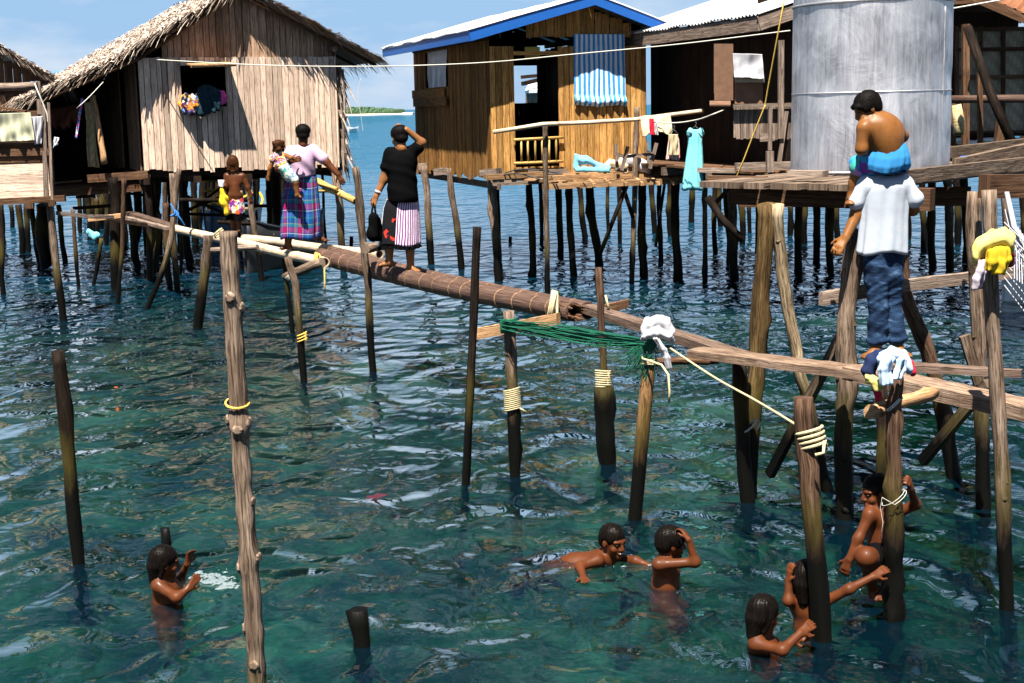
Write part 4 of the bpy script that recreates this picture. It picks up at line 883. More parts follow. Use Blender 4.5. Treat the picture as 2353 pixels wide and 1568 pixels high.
for (u0_, v0_, u1_, v1_, w, mt) in ((0, 470, 8, 676, 12, 'log_dark'), (24, 470, 29, 522, 10, 'log_brown'), (42, 470, 51, 582, 15, 'log_dark'), (61, 470, 66, 577, 13, 'log_dark'), (73, 470, 89, 596, 12, 'log_dark'), (99, 470, 106, 602, 30, 'log_dark'), (134, 470, 150, 601, 12, 'log_yellow'), (86, 475, 96, 560, 9, 'log_brown'), (167, 480, 181, 657, 9, 'log_brown')): log('stilt', u0_, v0_, u1_, v1_, w, mt, H6, knots=3, bend=.04)
log('stilt', 114, 463, 145, 736, 18, 'log', H6, knots=6, bend=.02)
# distant hut seen through the house, and the broken shed behind the thatch
H7 = empty('distant_hut', D(1215, 262, 60), 'distant white roofed stilt hut seen through the doorway', 'hut')
y_ = 60; mb = MB(); rect(mb, 1209, 1262, 207, 236, y_, 2.5); mb.build('wall', M['grey'], H7)
mb = MB(); panel(mb, D(1206, 208, y_ - .6), D(1266, 206, y_ - .6), D(1266, 187, y_ + 2), D(1216, 187, y_ + 2), .1); mb.build('roof', M['hull_w'], H7)
mb = MB(); mb.box(D(1200, 192, y_ - 1), D(1260, 178, y_ + 1), .12, .16); mb.box(D(1196, 177, y_), D(1260, 171, y_), .12, .14)
for u in (1211, 1225, 1240, 1258): mb.box(D(u, 262, y_), D(u, 236, y_), .2, .2, (0, 1, 0))
mb.build('frame', M['dark'], H7)
H8 = empty('broken_shed', D(195, 260, 34), 'brown timber shed remains rising behind the thatched roof', 'shed')
mb = MB(); y_ = 34
for p, q, w in (((196, 165), (208, 128), .12), ((207, 129), (246, 131), .1), ((214, 150), (245, 148), .16), ((190, 136), (212, 138), .05), ((186, 150), (206, 150), .05), ((212, 175), (214, 130), .12), ((196, 168), (240, 150), .2)): mb.box(D(*p, y_), D(*q, y_ + .2), w, .06)
mb.build('frame', M['brown'], H8)
mb = MB(); rect(mb, 205, 250, 132, 175, y_ + .5, .03, .3); mb.build('boards', M['brown'], H8)
mb = MB(); panel(mb, D(126, 172, 33), D(150, 172, 33), D(144, 162, 34.5), D(124, 164, 34.5), .02); panel(mb, D(148, 172, 33), D(190, 158, 33), D(184, 156, 34.5), D(150, 164, 34.5), .02, .8); mb.build('tarpaulin', [M['c_blue']], H8)
# ================================================================ tank deck and tank
zd = 2.27; P1 = Vector((1.45, 10.6, 0)); P2 = Vector((2.42, 9.78, 0)); Gd = Vector((.64, .77, 0)).normalized(); Wd = (P2 - P1).normalized()
HD = empty('tank_deck', (2.4, 10.6, 0), 'heavy weathered timber deck carrying the silver water tank', 'deck')
mb = MB(); s_ = -.03
while s_ < 1.27:
    w = random.uniform(.14, .2); gap = .03 if .2 < s_ < .9 else .008
    A = P1 + Wd * (s_ + w / 2); A.z = zd - .022 - random.uniform(0, .006); mb.box(A - Gd * random.uniform(-.02, .06), A + Gd * 3.6, w - gap, .045, tone=random.uniform(.3, 1)); s_ += w
mb.build('deck_boards', M['deck'], HD)
mb = MB()
mb.box(W(1692, 418, zd - .06), W(2000, 427, zd - .06), .10, .055, tone=.6)
mb.build('edge_plank', M['grey'], HD); mb = MB(); mb.box(D(2040, 411, 9.95), D(2440, 364, 12.9), .06, .10, tone=.5); mb.box(D(2195, 381, 11.6), D(2420, 330, 13.4), .06, .12, tone=.6); mb.box(D(2180, 350, 13.2), D(2420, 322, 14.2), .08, .10, tone=.2)
mb.build('edge_plank', M['deck'], HD)
mb = MB(); mb.box(D(1684, 444, 10.75), D(2142, 458, 9.95), .12, .155, tone=.25); mb.box(D(1700, 455, 12.2), D(2230, 450, 11.6), .1, .15, tone=.2); mb.box(D(2260, 428, 9.4), D(2470, 425, 9.8), .10, .155, tone=.15); mb.box(D(1630, 412, 11.2), D(1760, 414, 11.0), .1, .06, tone=.5)
mb.build('deck_beam', M['brown'], HD)
mb = MB(); mb.box(D(1816, 398, 10.35), D(1896, 399, 10.2), .12, .045, tone=.9); mb.build('loose_plank', M['grey'], HD)
log('stilt', 1760, 468, 1718, 1138, 40, 'log_yellow', HD, ((1758, 560), (1738, 860)), knots=6, rj=.09, n=12, bend=.02)
log('stilt', 1786, 468, 1900, 1128, 29, 'log_pale', HD, ((1794, 585), (1803, 660), (1832, 850)), knots=9, rj=.05, n=12, bend=.05, lean=-.1)
log('stilt', 1958, 527, 1938, 1190, 43, 'log', HD, ((1953, 640), (1942, 900)), knots=14, rj=.10, n=12, bend=.02)
log('stilt', 1698, 828, 1718, 1152, 36, 'log_dark', HD, knots=4, bend=.02)
log('stilt', 2065, 480, 2190, 1096, 36, 'log_brown', HD, ((2078, 665), (2138, 835)), knots=6, n=12, bend=.03)
log('stilt', 2238, 440, 2258, 1165, 35, 'log', HD, ((2242, 620),), knots=6, n=12, bend=.02)
log('stilt', 2272, 436, 2312, 1398, 35, 'log', HD, ((2276, 540), (2290, 885)), knots=10, n=12, bend=.02)
log('stilt', 2303, 430, 2318, 640, 16, 'log', HD, y=10.5, knots=3)
for pq in ((1937, 763, 9.6, 1768, 1090, 10.3), (2270, 880, 9.2, 2118, 1060, 9.8), (2215, 770, 9.6, 2248, 880, 9.6)):
    mb = MB(); mb.box(D(*pq[:3]), D(*pq[3:]), .05, .07, tone=.3); mb.build('brace', M['log'], HD)
# tank
TC = Vector((D(1996, 400, 11.57).x, 11.57, zd + .005)); TR = .617; TH = 1.62
HT = empty('water_tank', TC, 'dented silver painted water tank standing on the timber deck', 'tank')
mb = MB(); nth, nz = 120, 70; rn = random.Random(3)
dents = [(rn.uniform(3.3, 6.1), rn.uniform(.1, 1.5), rn.uniform(.05, .16), rn.uniform(-.012, .010)) for _ in range(46)]
def tk(u, v):
    th = u * 2 * math.pi; z = v * TH; r = TR * (1.012 - .012 * v)
    for (a, b, s_, am) in dents:
        d2 = ((th - a) * TR) ** 2 + (z - b) ** 2; r += am * math.exp(-d2 / (s_ * s_))
    return TC + Vector((math.cos(th) * r, math.sin(th) * r, z))
mb.grid(tk, nth, nz, 3.94, TH); mb.build('tank_shell', M['tank'], HT)
mb = MB(); th0 = 5.02
def ring(zf, a0, a1, r=.011, n=40): return [TC + Vector((math.cos(a0 + (a1 - a0) * k / n) * (TR + .002), math.sin(a0 + (a1 - a0) * k / n) * (TR + .002), zf(k / n))) for k in range(n + 1)]
mb.tube(ring(lambda f: 1.30 + .02 * f, 3.0, 6.5), .014, 6); mb.tube(ring(lambda f: .012, 3.0, 6.5), .012, 6)
th = 5.53; mb.tube([TC + Vector((math.cos(th) * (TR + .003), math.sin(th) * (TR - .001), z_ * .06)) for z_ in range(22)], [.006 + .004 * random.random() for _ in range(22)], 6, rj=.3)
mb.tube(ring(lambda f: .62 + .01 * f, 3.0, 6.5, .006), .006, 6); mb.build('weld_seam', M['tank'], HT)
mb = MB(); mb.tube([TC + Vector((0, 0, TH - .0)), TC + Vector((0, 0, TH + .06))], [TR, TR * .4], 48); mb.build('tank_top', M['tank'], HT)
# ================================================================ the pole walkway
def bamboo(name, pts, r, mat, label, nodes=.45, n=14, r1=None, group=None, hollow=.8, nodeamp=.07):
    pts = [Vector(p) for p in pts]; Ls = [0]
    for i in range(len(pts) - 1): Ls.append(Ls[-1] + (pts[i + 1] - pts[i]).length)
    tot = Ls[-1]; ns = []; s = random.uniform(.1, .3)
    while s < tot - .05: ns.append(s); s += nodes * random.uniform(.8, 1.2)
    ss = sorted(set([tot * k / 30 for k in range(31)] + [min(tot, max(0, x + d)) for x in ns for d in (-.02, -.008, 0, .008, .02)]))
    P = []; rad = []
    for s in ss:
        i = max(j for j in range(len(pts) - 1) if Ls[j] <= s + 1e-9); f = (s - Ls[i]) / (Ls[i + 1] - Ls[i]); P.append(pts[i].lerp(pts[i + 1], f) + Vector((0, 0, -.05 * math.sin(math.pi * s / tot) * (tot / 8))))
        rr = r + ((r1 or r) - r) * s / tot; d = min([abs(s - x) for x in ns] + [9]); rad.append(rr * (1 + (nodeamp if d < .004 else (nodeamp * .5 if d < .011 else 0))))
    mb = MB(); mb.tube(P, rad, n, random.uniform(.4, .7), 0, True, .012, hollow=hollow)
    rm_ = M['bam'] if mat is not M['bamb'] else M['tan']
    for x in ns:      # pale scar rings at the nodes
        k = max(j for j in range(len(ss)) if ss[j] <= x); c = P[k]; t = (P[min(k + 1, len(P) - 1)] - P[max(k - 1, 0)]).normalized()
        mb.tube([c - t * .005, c + t * .005], rad[k] * (1.012 if mat is not M['bamb'] else 1.004), n, random.uniform(.2, .8), 1)
    return tag(mb.build(name, [mat, rm_]), label, 'pole', group)
zw = 1.10
def Z(u, v, z=zw): return W(u, v, z)
G = 'bamboo poles of the walkway'
bamboo('bamboo_pole', [Z(397, 524), Z(560, 552), Z(746, 602, zw - .02)], .062, M['bam'], 'pale bamboo pole passing behind the tall front post to a cut hollow end', 1.1, group=G)
bamboo('bamboo_pole', [Z(560, 548), Z(640, 553), Z(740, 567), Z(872, 584)], .062, M['bam'], 'pale bamboo pole under the plaid skirted woman, ending beside the black shirted woman', .9, group=G)
bamboo('bamboo_pole', [Z(737, 588, zw - .04), Z(900, 622), Z(1080, 663), Z(1318, 716)], .105, M['bamb'], 'thick brown bamboo pole with a rotten frayed end and cream rope round it', .33, r1=.085, group=G, hollow=.72, nodeamp=.04)
bamboo('bamboo_pole', [Z(760, 580, zw - .03), Z(930, 617, zw - .02), Z(1100, 655, zw - .02), Z(1350, 713, zw - .02)], .09, M['bamb'], 'thick brown bamboo pole lying behind the frayed one, with a clean hollow end', .36, r1=.08, group=G, hollow=.8, nodeamp=.04)
def plank(A, B, w, h, mat, label, cat='plank', group=None, mids=(), name='plank', tone=None, wb=None):
    pts = [Vector(A)] + [Vector(x) for x in mids] + [Vector(B)]; mb = MB(); n = 26; tone = tone if tone is not None else random.random(); Lt = (pts[-1] - pts[0]).length
    cum = [0]
    for i in range(len(pts) - 1): cum.append(cum[-1] + (pts[i + 1] - pts[i]).length)
    rows = []
    for k in range(n + 1):
        s = cum[-1] * k / n; i = max(j for j in range(len(pts) - 1) if cum[j] <= s + 1e-9); f = (s - cum[i]) / (cum[i + 1] - cum[i]); P = pts[i].lerp(pts[i + 1], f)
        d = (pts[i + 1] - pts[i]).normalized(); sd = d.cross(Vector((0, 0, 1))).normalized(); ww = w + ((wb or w) - w) * k / n
        e0 = ww / 2 * (1 + random.uniform(-.06, .06)); e1 = ww / 2 * (1 + random.uniform(-.06, .06)); base = len(mb.v)
        if k in (0, n): P = P + d * random.uniform(-.02, .02)
        for a, b in ((-e0, -h / 2), (e1, -h / 2), (e1, h / 2 - random.uniform(0, .006)), (0, h / 2 + random.uniform(-.004, .003)), (-e0, h / 2 - random.uniform(0, .006))): mb.v.append(P + sd * a + Vector((0, 0, b)))
        rows.append((base, s))
    for (b0, s0), (b1, s1) in zip(rows[:-1], rows[1:]):
        us = [0, w, w + h, w * 1.5 + h, w * 2 + h, w * 2 + 2 * h]
        for j in range(5):
            j2 = (j + 1) % 5; mb.face((b0 + j, b0 + j2, b1 + j2, b1 + j), [(us[j], s0), (us[j + 1], s0), (us[j + 1], s1), (us[j], s1)], tone)
    mb.face(tuple(rows[0][0] + j for j in (4, 3, 2, 1, 0)), [(j * .1, 0) for j in range(5)], tone * .8); mb.face(tuple(rows[-1][0] + j for j in range(5)), [(j * .1, 0) for j in range(5)], tone * .8)
    return tag(mb.build(name, mat), label, cat, group)
GP = 'planks of the walkway'
wd = wood('walk_plank', (.05, .031, .024), (.13, .088, .068), (.22, .16, .128), 44, stainamt=.45)
wl = wood('walk_plank_pale', (.08, .05, .036), (.205, .14, .10), (.35, .255, .19), 44, stain=(.06, .028, .02), stainamt=.8)  # strong dark blotches spread at random along the boards
plank(Z(1348, 707), Z(1700, 818, zw - .03), .14, .07, wd, 'long brown walkway plank leading from the brown bamboo end past the white cloth', group=GP, tone=.5)
plank(Z(1598, 808), Z(2002, 858), .20, .055, wl, 'thin walkway plank leading up to where the man stands', group=GP, tone=.4, wb=.24)
plank(Z(1962, 852), Z(2480, 968), .21, .085, wl, 'wide thick walkway plank with dark blotches at the right edge', group=GP, tone=.7)
plank(Z(1988, 836), Z(2345, 857), .20, .05, wd, 'split dark plank with a pointed end behind the wide blotched plank', group=GP, wb=.05)
plank(Z(298, 489, 1.16), Z(402, 522, 1.12), .16, .06, wd, 'short dark plank sloping down to the start of the bamboo walkway', group=GP, tone=.1)
plank(Z(290, 497, 1.1), Z(395, 524, 1.12), .20, .05, M['grey'], 'weathered grey plank at the foot of the sloping dark plank', group=GP)
plank(D(132, 489, 21.5), D(285, 497, 22.6), .09, .06, M['grey'], 'thin bent plank bridging from the bleached shack to the walkway', group=GP, mids=[D(215, 498, 22)])
plank(D(205, 503, 22.3), D(290, 493, 22.4), .07, .07, M['tan'], 'tan scrap board nailed beneath the thin bent plank', group=GP)
# cross bars and lashings
def stick(name, pts, r, mat, label, cat='pole', n=9, rj=.08, knots=2, group=None, hollow=0):
    mb = MB(); P = []; pts = [Vector(p) for p in pts]
    for i in range(len(pts) - 1):
        for k in range(5): P.append(pts[i].lerp(pts[i + 1], k / 5))
    P.append(pts[-1]); rr = r if not hasattr(r, '__len__') else [r[0] + (r[1] - r[0]) * k / (len(P) - 1) for k in range(len(P))]
    mb.tube(P, rr, n, random.uniform(.4, .8), 0, True, rj, knots, hollow=hollow); return tag(mb.build(name, mat), label, cat, group)
GC = 'cross bars of the walkway'
def bar(A, B, w, h, mat, label, tone=.5):
    return plank(A, B, w, h, mat, label, 'cross bar', GC, name='cross_bar', tone=tone)
stick('cross_bar', [D(655, 637, 16.6), D(740, 600, 16.3)], .055, M['log'], 'rough split cross bar tied with white cord under the bamboo ends', 'cross bar', group=GC)
stick('cross_bar', [D(486, 574, 18.5), D(592, 567, 18.2)], .035, M['grey'], 'thin round cross bar behind the tall front post', 'cross bar', group=GC)
bar(D(1096, 766, 12.2), D(1282, 732, 11.7), .06, .10, M['tan'], 'tan board cross bar below the frayed brown bamboo end', .6)
stick('cross_bar', [D(840, 572, 15.2), D(900, 560, 16)], .05, M['log'], 'knobbly cross bar behind the hollow pale bamboo end', 'cross bar', group=GC)
plank(D(1388, 709, 12.3), D(1440, 697, 12.4), .05, .08, M['brown'], 'short pointed board jutting right of the thin post with cream rope', 'cross bar', GC, name='cross_bar', wb=.02)
stick('cross_bar', [D(1478, 832, 9.75), D(1560, 828, 10.1), D(1620, 830, 10.2), D(1650, 826, 10.2)], .028, M['brown'], 'dark round cross bar under the thin walkway plank', 'cross bar', group=GC)
stick('cross_bar', [D(1998, 944, 7.55), D(2072, 922, 7.75), D(2140, 905, 8.0)], .036, M['tan'], 'knotted cross bar tied to the rough barked post', 'cross bar', group=GC, knots=6)
bar(D(1881, 686, 9.5), D(2062, 655, 9.75), .045, .095, M['grey'], 'grey sawn rail board behind the man, ending left of him', .6); 
bar(D(2050, 658, 9.75), D(2330, 625, 10.2), .045, .085, M['grey'], 'grey sawn rail board running right from the man to the yellow laundry', .5)
# free-standing posts
GPo = 'posts standing in the water'
def post(name, lab, *a, **k):
    o = log(name, *a, **k); return tag(o, lab, 'post', GPo)
post('post', 'tall pale knotted log post at the front, cut by the bottom edge', 524, 531, 629, 1973, 46, 'log', mids=((535, 700), (547, 900), (558, 1100), (570, 1260), (582, 1420), (590, 1568)), knots=0, n=26, rj=.045, bend=.004, top=.93, step=.022, bulge=((536, 682, 0, .35), (545, 705, 1, .2), (548, 962, -1, .35), (553, 968, 1, .3), (551, 985, 0, .4), (563, 1300, -1, .35), (578, 1278, 1, .3), (585, 1525, 0, .3), (560, 1150, 1, .15), (580, 1440, -1, .2)))
post('post', 'dark slender post standing alone at the left', 133, 806, 181, 1292, 33, 'log_dark', knots=3, n=14, rj=.05, bend=.01)
post('post', 'square dark post crossing in front of the brown bamboo', 1096, 521, 1070, 1112, 21, 'log_dark', n=4, knots=0, rj=.02, bend=.008)
post('post', 'weathered post wrapped in cream rope and green net at its head', 1168, 714, 1183, 1092, 29, 'log', mids=((1174, 850), (1176, 930)), n=8, knots=2, rj=.05, bend=.01)
o = post('post', 'thick algae covered stump post lashed to a thin pole with cream rope', 1385, 890, 1396, 1062, 46, 'log_dark', knots=5, n=14, rj=.12, bend=.01)
post('post', 'thin pole rising from the rope lashed stump post', 1374, 614, 1387, 905, 17, 'log_brown', mids=((1380, 730),), y=11.3, knots=3, n=8)
def bpost():
    B = W(1458, 1192, 0); T = D(1490, 838, B.y); d = (B - T).normalized(); E = B + d * 1.1; Ls = (E - T).length; P = []; rr = []; r = 33 / 2 * B.y / F
    for k in range(60):
        s = Ls * k / 59; P.append(T + d * s); e = min(abs((s + .1) % .30 - .15), 1); rr.append(r * (1.06 if abs((s % .30) - .2) < .012 else 1))
    mb = MB(); mb.tube(P, rr, 14, .6, rj=.01, hollow=.8); return tag(mb.build('bamboo_post', M['bampost']), 'wet brown bamboo post under the white cloth, with pale nodes', 'post', GPo)
bpost()
post('post', 'near post wound with thick cream rope, three children around its foot', 1846, 912, 1889, 1470, 47, 'log_brown', mids=((1862, 1080), (1870, 1230)), knots=6, n=14, rj=.05, bend=.02)
post('post', 'rough barked post that a boy is climbing at the lower right', 2055, 848, 2054, 1420, 60, 'log_brown', mids=((2050, 930), (2053, 1060), (2056, 1200)), knots=26, n=18, rj=.17, bend=.015, top=.5, step=.05)
post('post', 'dark post tucked behind the rough barked post', 2025, 880, 2028, 1290, 27, 'log_dark', knots=2, n=12)
post('post', 'bleached chopped support post under the left end of the walkway', 478, 540, 455, 753, 24, 'log', mids=((473, 620),), n=8, knots=4, rj=.1)
post('post', 'crooked forked post with blue rope at the start of the walkway', 412, 387, 337, 710, 13, 'log', mids=((402, 468), (394, 540), (368, 635)), knots=5, bend=.03)
post('post', 'pale leaning post just behind the crooked forked post', 372, 505, 349, 640, 12, 'log_yellow', knots=3)
post('post', 'thin dark post under the cut hollow bamboo end', 651, 585, 672, 765, 11, 'log_dark', knots=2)
post('post', 'brown post bound with cord low down, beside the thin dark post', 661, 590, 698, 876, 18, 'log', mids=((680, 650), (690, 780)), n=8, knots=3)
post('post', 'long grey post left of the black shirted woman, passing behind the walkway', 816, 384, 857, 852, 18, 'log', mids=((830, 520), (845, 640)), knots=4)
post('post', 'grey post with algae foot beside the bare backed girl', 573, 436, 601, 645, 14, 'log', mids=((582, 510),), knots=4)
post('post', 'grey corner post with a tied clothesline in front of the porch house', 1672, 237, 1687, 636, 22, 'log', mids=((1680, 420),), knots=4, n=12, top=.8, bend=.012)
post('post', 'short black stump poking from the water at the bottom middle', 825, 1398, 829, 1482, 40, 'log_dark', knots=8, n=12, rj=.18)
post('post', 'tiny black stump behind the waist deep child at the left', 380, 1212, 382, 1250, 22, 'log_dark', knots=5, n=9, rj=.2)
post('post', 'small dark stub in the water between the two women', 807, 543, 807, 566, 9, 'log_dark', knots=2, n=8, rj=.15)
post('post', 'small dark stub in the water left of the golden house stilts', 1172, 543, 1172, 556, 8, 'log_dark', knots=2, n=8, rj=.15)
# ================================================================ ropes and lines
def rope(name, pts, r, mat, label, cat='rope', n=6, sub=8, group=None, tight=False):
    P = [Vector(p) for p in pts]; out = []
    for i in range(len(P) - 1):
        p0 = P[max(i - 1, 0)]; p1 = P[i]; p2 = P[i + 1]; p3 = P[min(i + 2, len(P) - 1)]
        for k in range(sub):
            t = k / sub; out.append(.5 * ((2 * p1) + (p2 - p0) * t + (2 * p0 - 5 * p1 + 4 * p2 - p3) * t * t + (3 * p1 - p0 - 3 * p2 + p3) * t ** 3))
    out.append(P[-1]); mb = MB(); mb.tube(out, r, n, .5, rj=.05); return tag(mb.build(name, mat), label, cat, group)
def wraps(name, uA, vA, uB, vB, y, turns, rad, rr, mat, label, tail=(), sq=1.0, cat='rope'):
    """rope wound round a post between two photo points on its axis"""
    A = D(uA, vA, y); B = D(uB, vB, y); ax = (B - A); d = ax.normalized(); a = d.cross(Vector((0, 1, 0))).normalized(); b = d.cross(a); n = int(turns * 14); P = []
    ph = random.random() * 6
    for k in range(n + 1):
        th = 6.283 * turns * k / n; P.append(A + ax * (k / n) + d * .012 * math.sin(th + ph) + a * math.cos(th) * rad * random.uniform(1.0, 1.05) + b * math.sin(th) * rad)
    for q in tail: P.append(Vector(q))
    mb = MB(); mb.tube(P, rr, 6, .5); return tag(mb.build(name, mat), label, cat)
ya = W(1183, 1092, 0).y
wraps('rope_lashing', 1175, 893, 1178, 942, ya, 11, .060, .0065, M['rope_w'], 'cream rope wound in neat turns round the net wrapped post', [D(1195, 938, ya - .06), D(1209, 946, ya - .05)])
wraps('rope_lashing', 1385, 850, 1386, 902, 11.25, 10, .060, .007, M['rope_w'], 'cream rope lashing binding the thin pole to the stump post', [D(1397, 860, 11.2), D(1412, 866, 11.3)])
wraps('rope_lashing', 1858, 985, 1868, 1030, W(1889, 1470, 0).y, 4, .068, .010, M['rope_w'], 'thick cream rope looped loosely round the near post', [D(1893, 1015, 7.13), D(1892, 1040, 7.1), D(1872, 1045, 7.1)])
rope('rope', [D(1540, 800, 9.7), D(1640, 866, 9.1), D(1740, 922, 8.4), D(1852, 990, 7.18)], .008, M['rope_w'], 'cream rope stretched from the white cloth down to the near post')
wraps('rope_lashing', 1488, 835, 1487, 822, W(1458, 1192, 0).y, 3, .060, .008, M['rope_w'], 'cream rope tied round the head of the bamboo post', [D(1520, 838, 9.3), D(1535, 860, 9.2), D(1538, 900, 9.2), D(1536, 925, 9.2)])
yb = 12.0
wraps('rope_lashing', 1262, 701, 1272, 704, yb, 3, .125, .012, M['rope_w'], 'cream rope bound round the frayed end of the brown bamboo', [D(1280, 720, yb - .14), D(1277, 738, yb - .12)], sq=1)
mb = MB()
for k in range(26):
    th = random.uniform(0, 6.28); c = W(1316, 716, 1.10); d_ = (W(1318, 716, 1.10) - W(1080, 663, 1.10)).normalized(); a = Vector((math.cos(th) * .075, 0, math.sin(th) * .075)); mb.tube([c - d_ * .15 + a, c + a * random.uniform(.8, 1.0), c + d_ * random.uniform(.03, .12) + a * random.uniform(.6, 1.05)], [.014, .012, .003], 5)
tag(mb.build('splinters', M['brown']), 'torn splinters at the frayed end of the brown bamboo', 'splinters', kind='stuff')
wraps('rope_lashing', 1386, 712, 1386, 718, 12.0, 2, .05, .010, M['rope_w'], 'cream rope knotted round the thin pole by the pointed board', [D(1396, 700, 11.9), D(1391, 678, 11.95)])
wraps('rope_lashing', 722, 595, 730, 598, 16.5, 3, .075, .010, M['rope_y'], 'yellowish rope binding the cut end of the pale bamboo', [D(745, 615, 16.3), D(746, 650, 16.3), D(746, 675, 16.3)])
wraps('rope_lashing', 664, 630, 672, 636, 16.5, 4, .06, .007, M['line_w'], 'white cord knotted round the split cross bar', [D(668, 600, 16.4)])
wraps('rope_lashing', 545, 924, 545, 926, D(545, 925, W(629, 1973, 0).y).y, 1.5, .042, .004, M['rope_y'], 'thin yellow cord tied round the tall front post')
wraps('rope_lashing', 693, 765, 695, 785, W(698, 876, 0).y, 3, .05, .008, M['rope_y'], 'pale cord wound low on the brown post under the bamboo')
wraps('rope_lashing', 500, 532, 505, 540, 19.2, 2, .07, .012, M['rope_w'], 'pale rope hanging from the bamboo beside the chopped post', [D(510, 550, 19.1), D(504, 545, 19.1)])
yk = W(337, 710, 0).y
rope('rope', [D(392, 468, yk - .1), D(402, 488, yk - .12), D(392, 496, yk - .12), D(410, 492, yk - .1), D(398, 480, yk - .1), D(413, 500, yk - .1), D(424, 518, yk - .05)], .012, M['rope_b'], 'bright blue rope knotted on the crooked forked post')
rope('rope', [D(80, 192, 19.9), D(88, 212, 19.8), D(98, 236, 19.8), D(108, 262, 19.8), D(110, 280, 19.8)], .010, M['line_w'], 'white twisted rope hanging beside the pale tarp at the left')
wraps('rope_lashing', 2050, 925, 2056, 930, W(2050, 1420, 0).y, 2, .055, .004, M['line_w'], 'white cord tying the knotted cross bar to the barked post')
wraps('rope_lashing', 2050, 1140, 2056, 1146, W(2050, 1420, 0).y, 1.3, .072, .0018, M['line_w'], 'pale string knotted round the barked post in front of the climbing boy', [D(2026, 1142, 7.42), D(2022, 1165, 7.42), D(2028, 1200, 7.42), D(2022, 1240, 7.42)])
rope('clothesline', [hit(349, 136, O2 + N2 * .15, N2), D(600, 149, 23.5), D(850, 152, 22.8), D(1100, 144, 22), D(1320, 124, 21), D(1560, 101, 20), D(1815, 70, 19)], .008, M['line_w'], 'long white clothesline sagging across the houses', 'line', sub=12)
rope('clothesline', [D(2172, 22, 12), D(2352, -10, 12.5)], .007, M['line_w'], 'white cord running up from the right of the tank', 'line')
rope('clothesline', [hit(185, 248, O2 - S2 * .0, N2) - Vector((0, .2, 0)), D(180, 245, 22.5), D(205, 222, 22.8), D(237, 188, 23.4)], .006, M['line_w'], 'white cord drooping from the low thatched eave', 'line')
rope('clothesline', [D(1463, 270, 22.2), D(1535, 282, 21.6), D(1600, 275, 21), D(1648, 258, 20.3), D(1673, 248, W(1687, 636, 0).y)], .010, M['line_w'], 'short clothesline holding the turquoise dress', 'line')
rope('rope', [D(1803, -10, 17), D(1790, 60, 17), D(1768, 180, 17.2), D(1758, 236, 17.3), D(1754, 250, 17.3), D(1730, 310, 17.4), D(1706, 372, 17.5), D(1691, 408, 17.6)], .009, M['rope_y'], 'knotted yellow rope slanting down left of the tank')
rope('cord', [D(828, 180, 24), D(822, 220, 24), D(829, 265, 24), D(834, 303, 24)], .0035, M['line_w'], 'thin cord dangling from the thatched eave over the sea', 'line')
rope('cable', [D(1258, 400, 21.8), D(1290, 398, 21.6), D(1200, 388, 22.3), D(1150, 402, 22.6), D(1190, 398, 22.2), D(1245, 413, 21.7)], .012, M['steel'], 'dark cable looped over the house platform edge', 'cable')
ym = W(1718, 1152, 0).y
wraps('rope_lashing', 1716, 975, 1726, 985, ym, 1.2, .075, .007, M['line_w'], 'white loop of cord on the dark post left of the near post')
# green net
mb = MB(); A = D(1152, 742, ya - .08); Bq = D(1505, 792, 9.55); 
def strand(pts, r=.0035): mb.tube(pts, r, 4, .5, cap=False)
for k in range(36):
    P = []; o1 = [random.gauss(0, .022) for _ in range(3)]; sg = random.uniform(-.02, .05)
    for i in range(15):
        f = i / 14; q = A.lerp(Bq, f); P.append(q + Vector((o1[0] * .5, o1[1], o1[2] * .8 + math.sin(f * 9 + k) * .012 - math.sin(math.pi * f) * sg)))
    strand(P)
for k in range(60):      # hanging flap of netting
    f = random.random(); q = D(1505 - 55 * f, 790 + 6 * f, 9.5); l_ = random.uniform(.08, .27)
    P = [q]; 
    for i in range(6): P.append(P[-1] + Vector((random.uniform(-.035, .02), random.uniform(-.01, .01), -l_ / 6)))
    strand(P, .0022)
for k in range(40):
    f = random.uniform(.62, .93); q = A.lerp(Bq, f); P = [q, q + Vector((random.uniform(-.06, .06), 0, -random.uniform(.03, .09))), q + Vector((random.uniform(-.08, .08), 0, -.03))]; strand(P, .002)
tag(mb.build('fishing_net', M['net_g']), 'green fishing net twisted into a rope between two posts', 'net')
wraps('net_wrap', 1168, 735, 1170, 762, ya, 11, .062, .007, M['net_g'], 'green netting wound round the head of the weathered post', cat='net')
# white net at the right edge
mb = MB()
for k in range(13):
    a = D(2308 + k * 5, 480 + k * 7, 9.0); b = D(2330 + k * 6, 640 + k * 4, 8.8); mb.tube([a, a.lerp(b, .5) + Vector((.03, 0, -.03)), b], .004, 4, cap=False)
for k in range(9):
    a = D(2306, 510 + k * 18, 8.95); b = D(2400, 600 + k * 22, 8.8); mb.tube([a, b], .004, 4, cap=False)
for k in range(3): mb.tube([D(2309 + k * 3, 440, 9), D(2325 + k * 4, 520, 8.95), D(2400, 610 + k * 10, 8.8)], .008, 5, cap=False)
tag(mb.build('fishing_net', M['c_white']), 'white net strung above the white boat at the right edge', 'net')
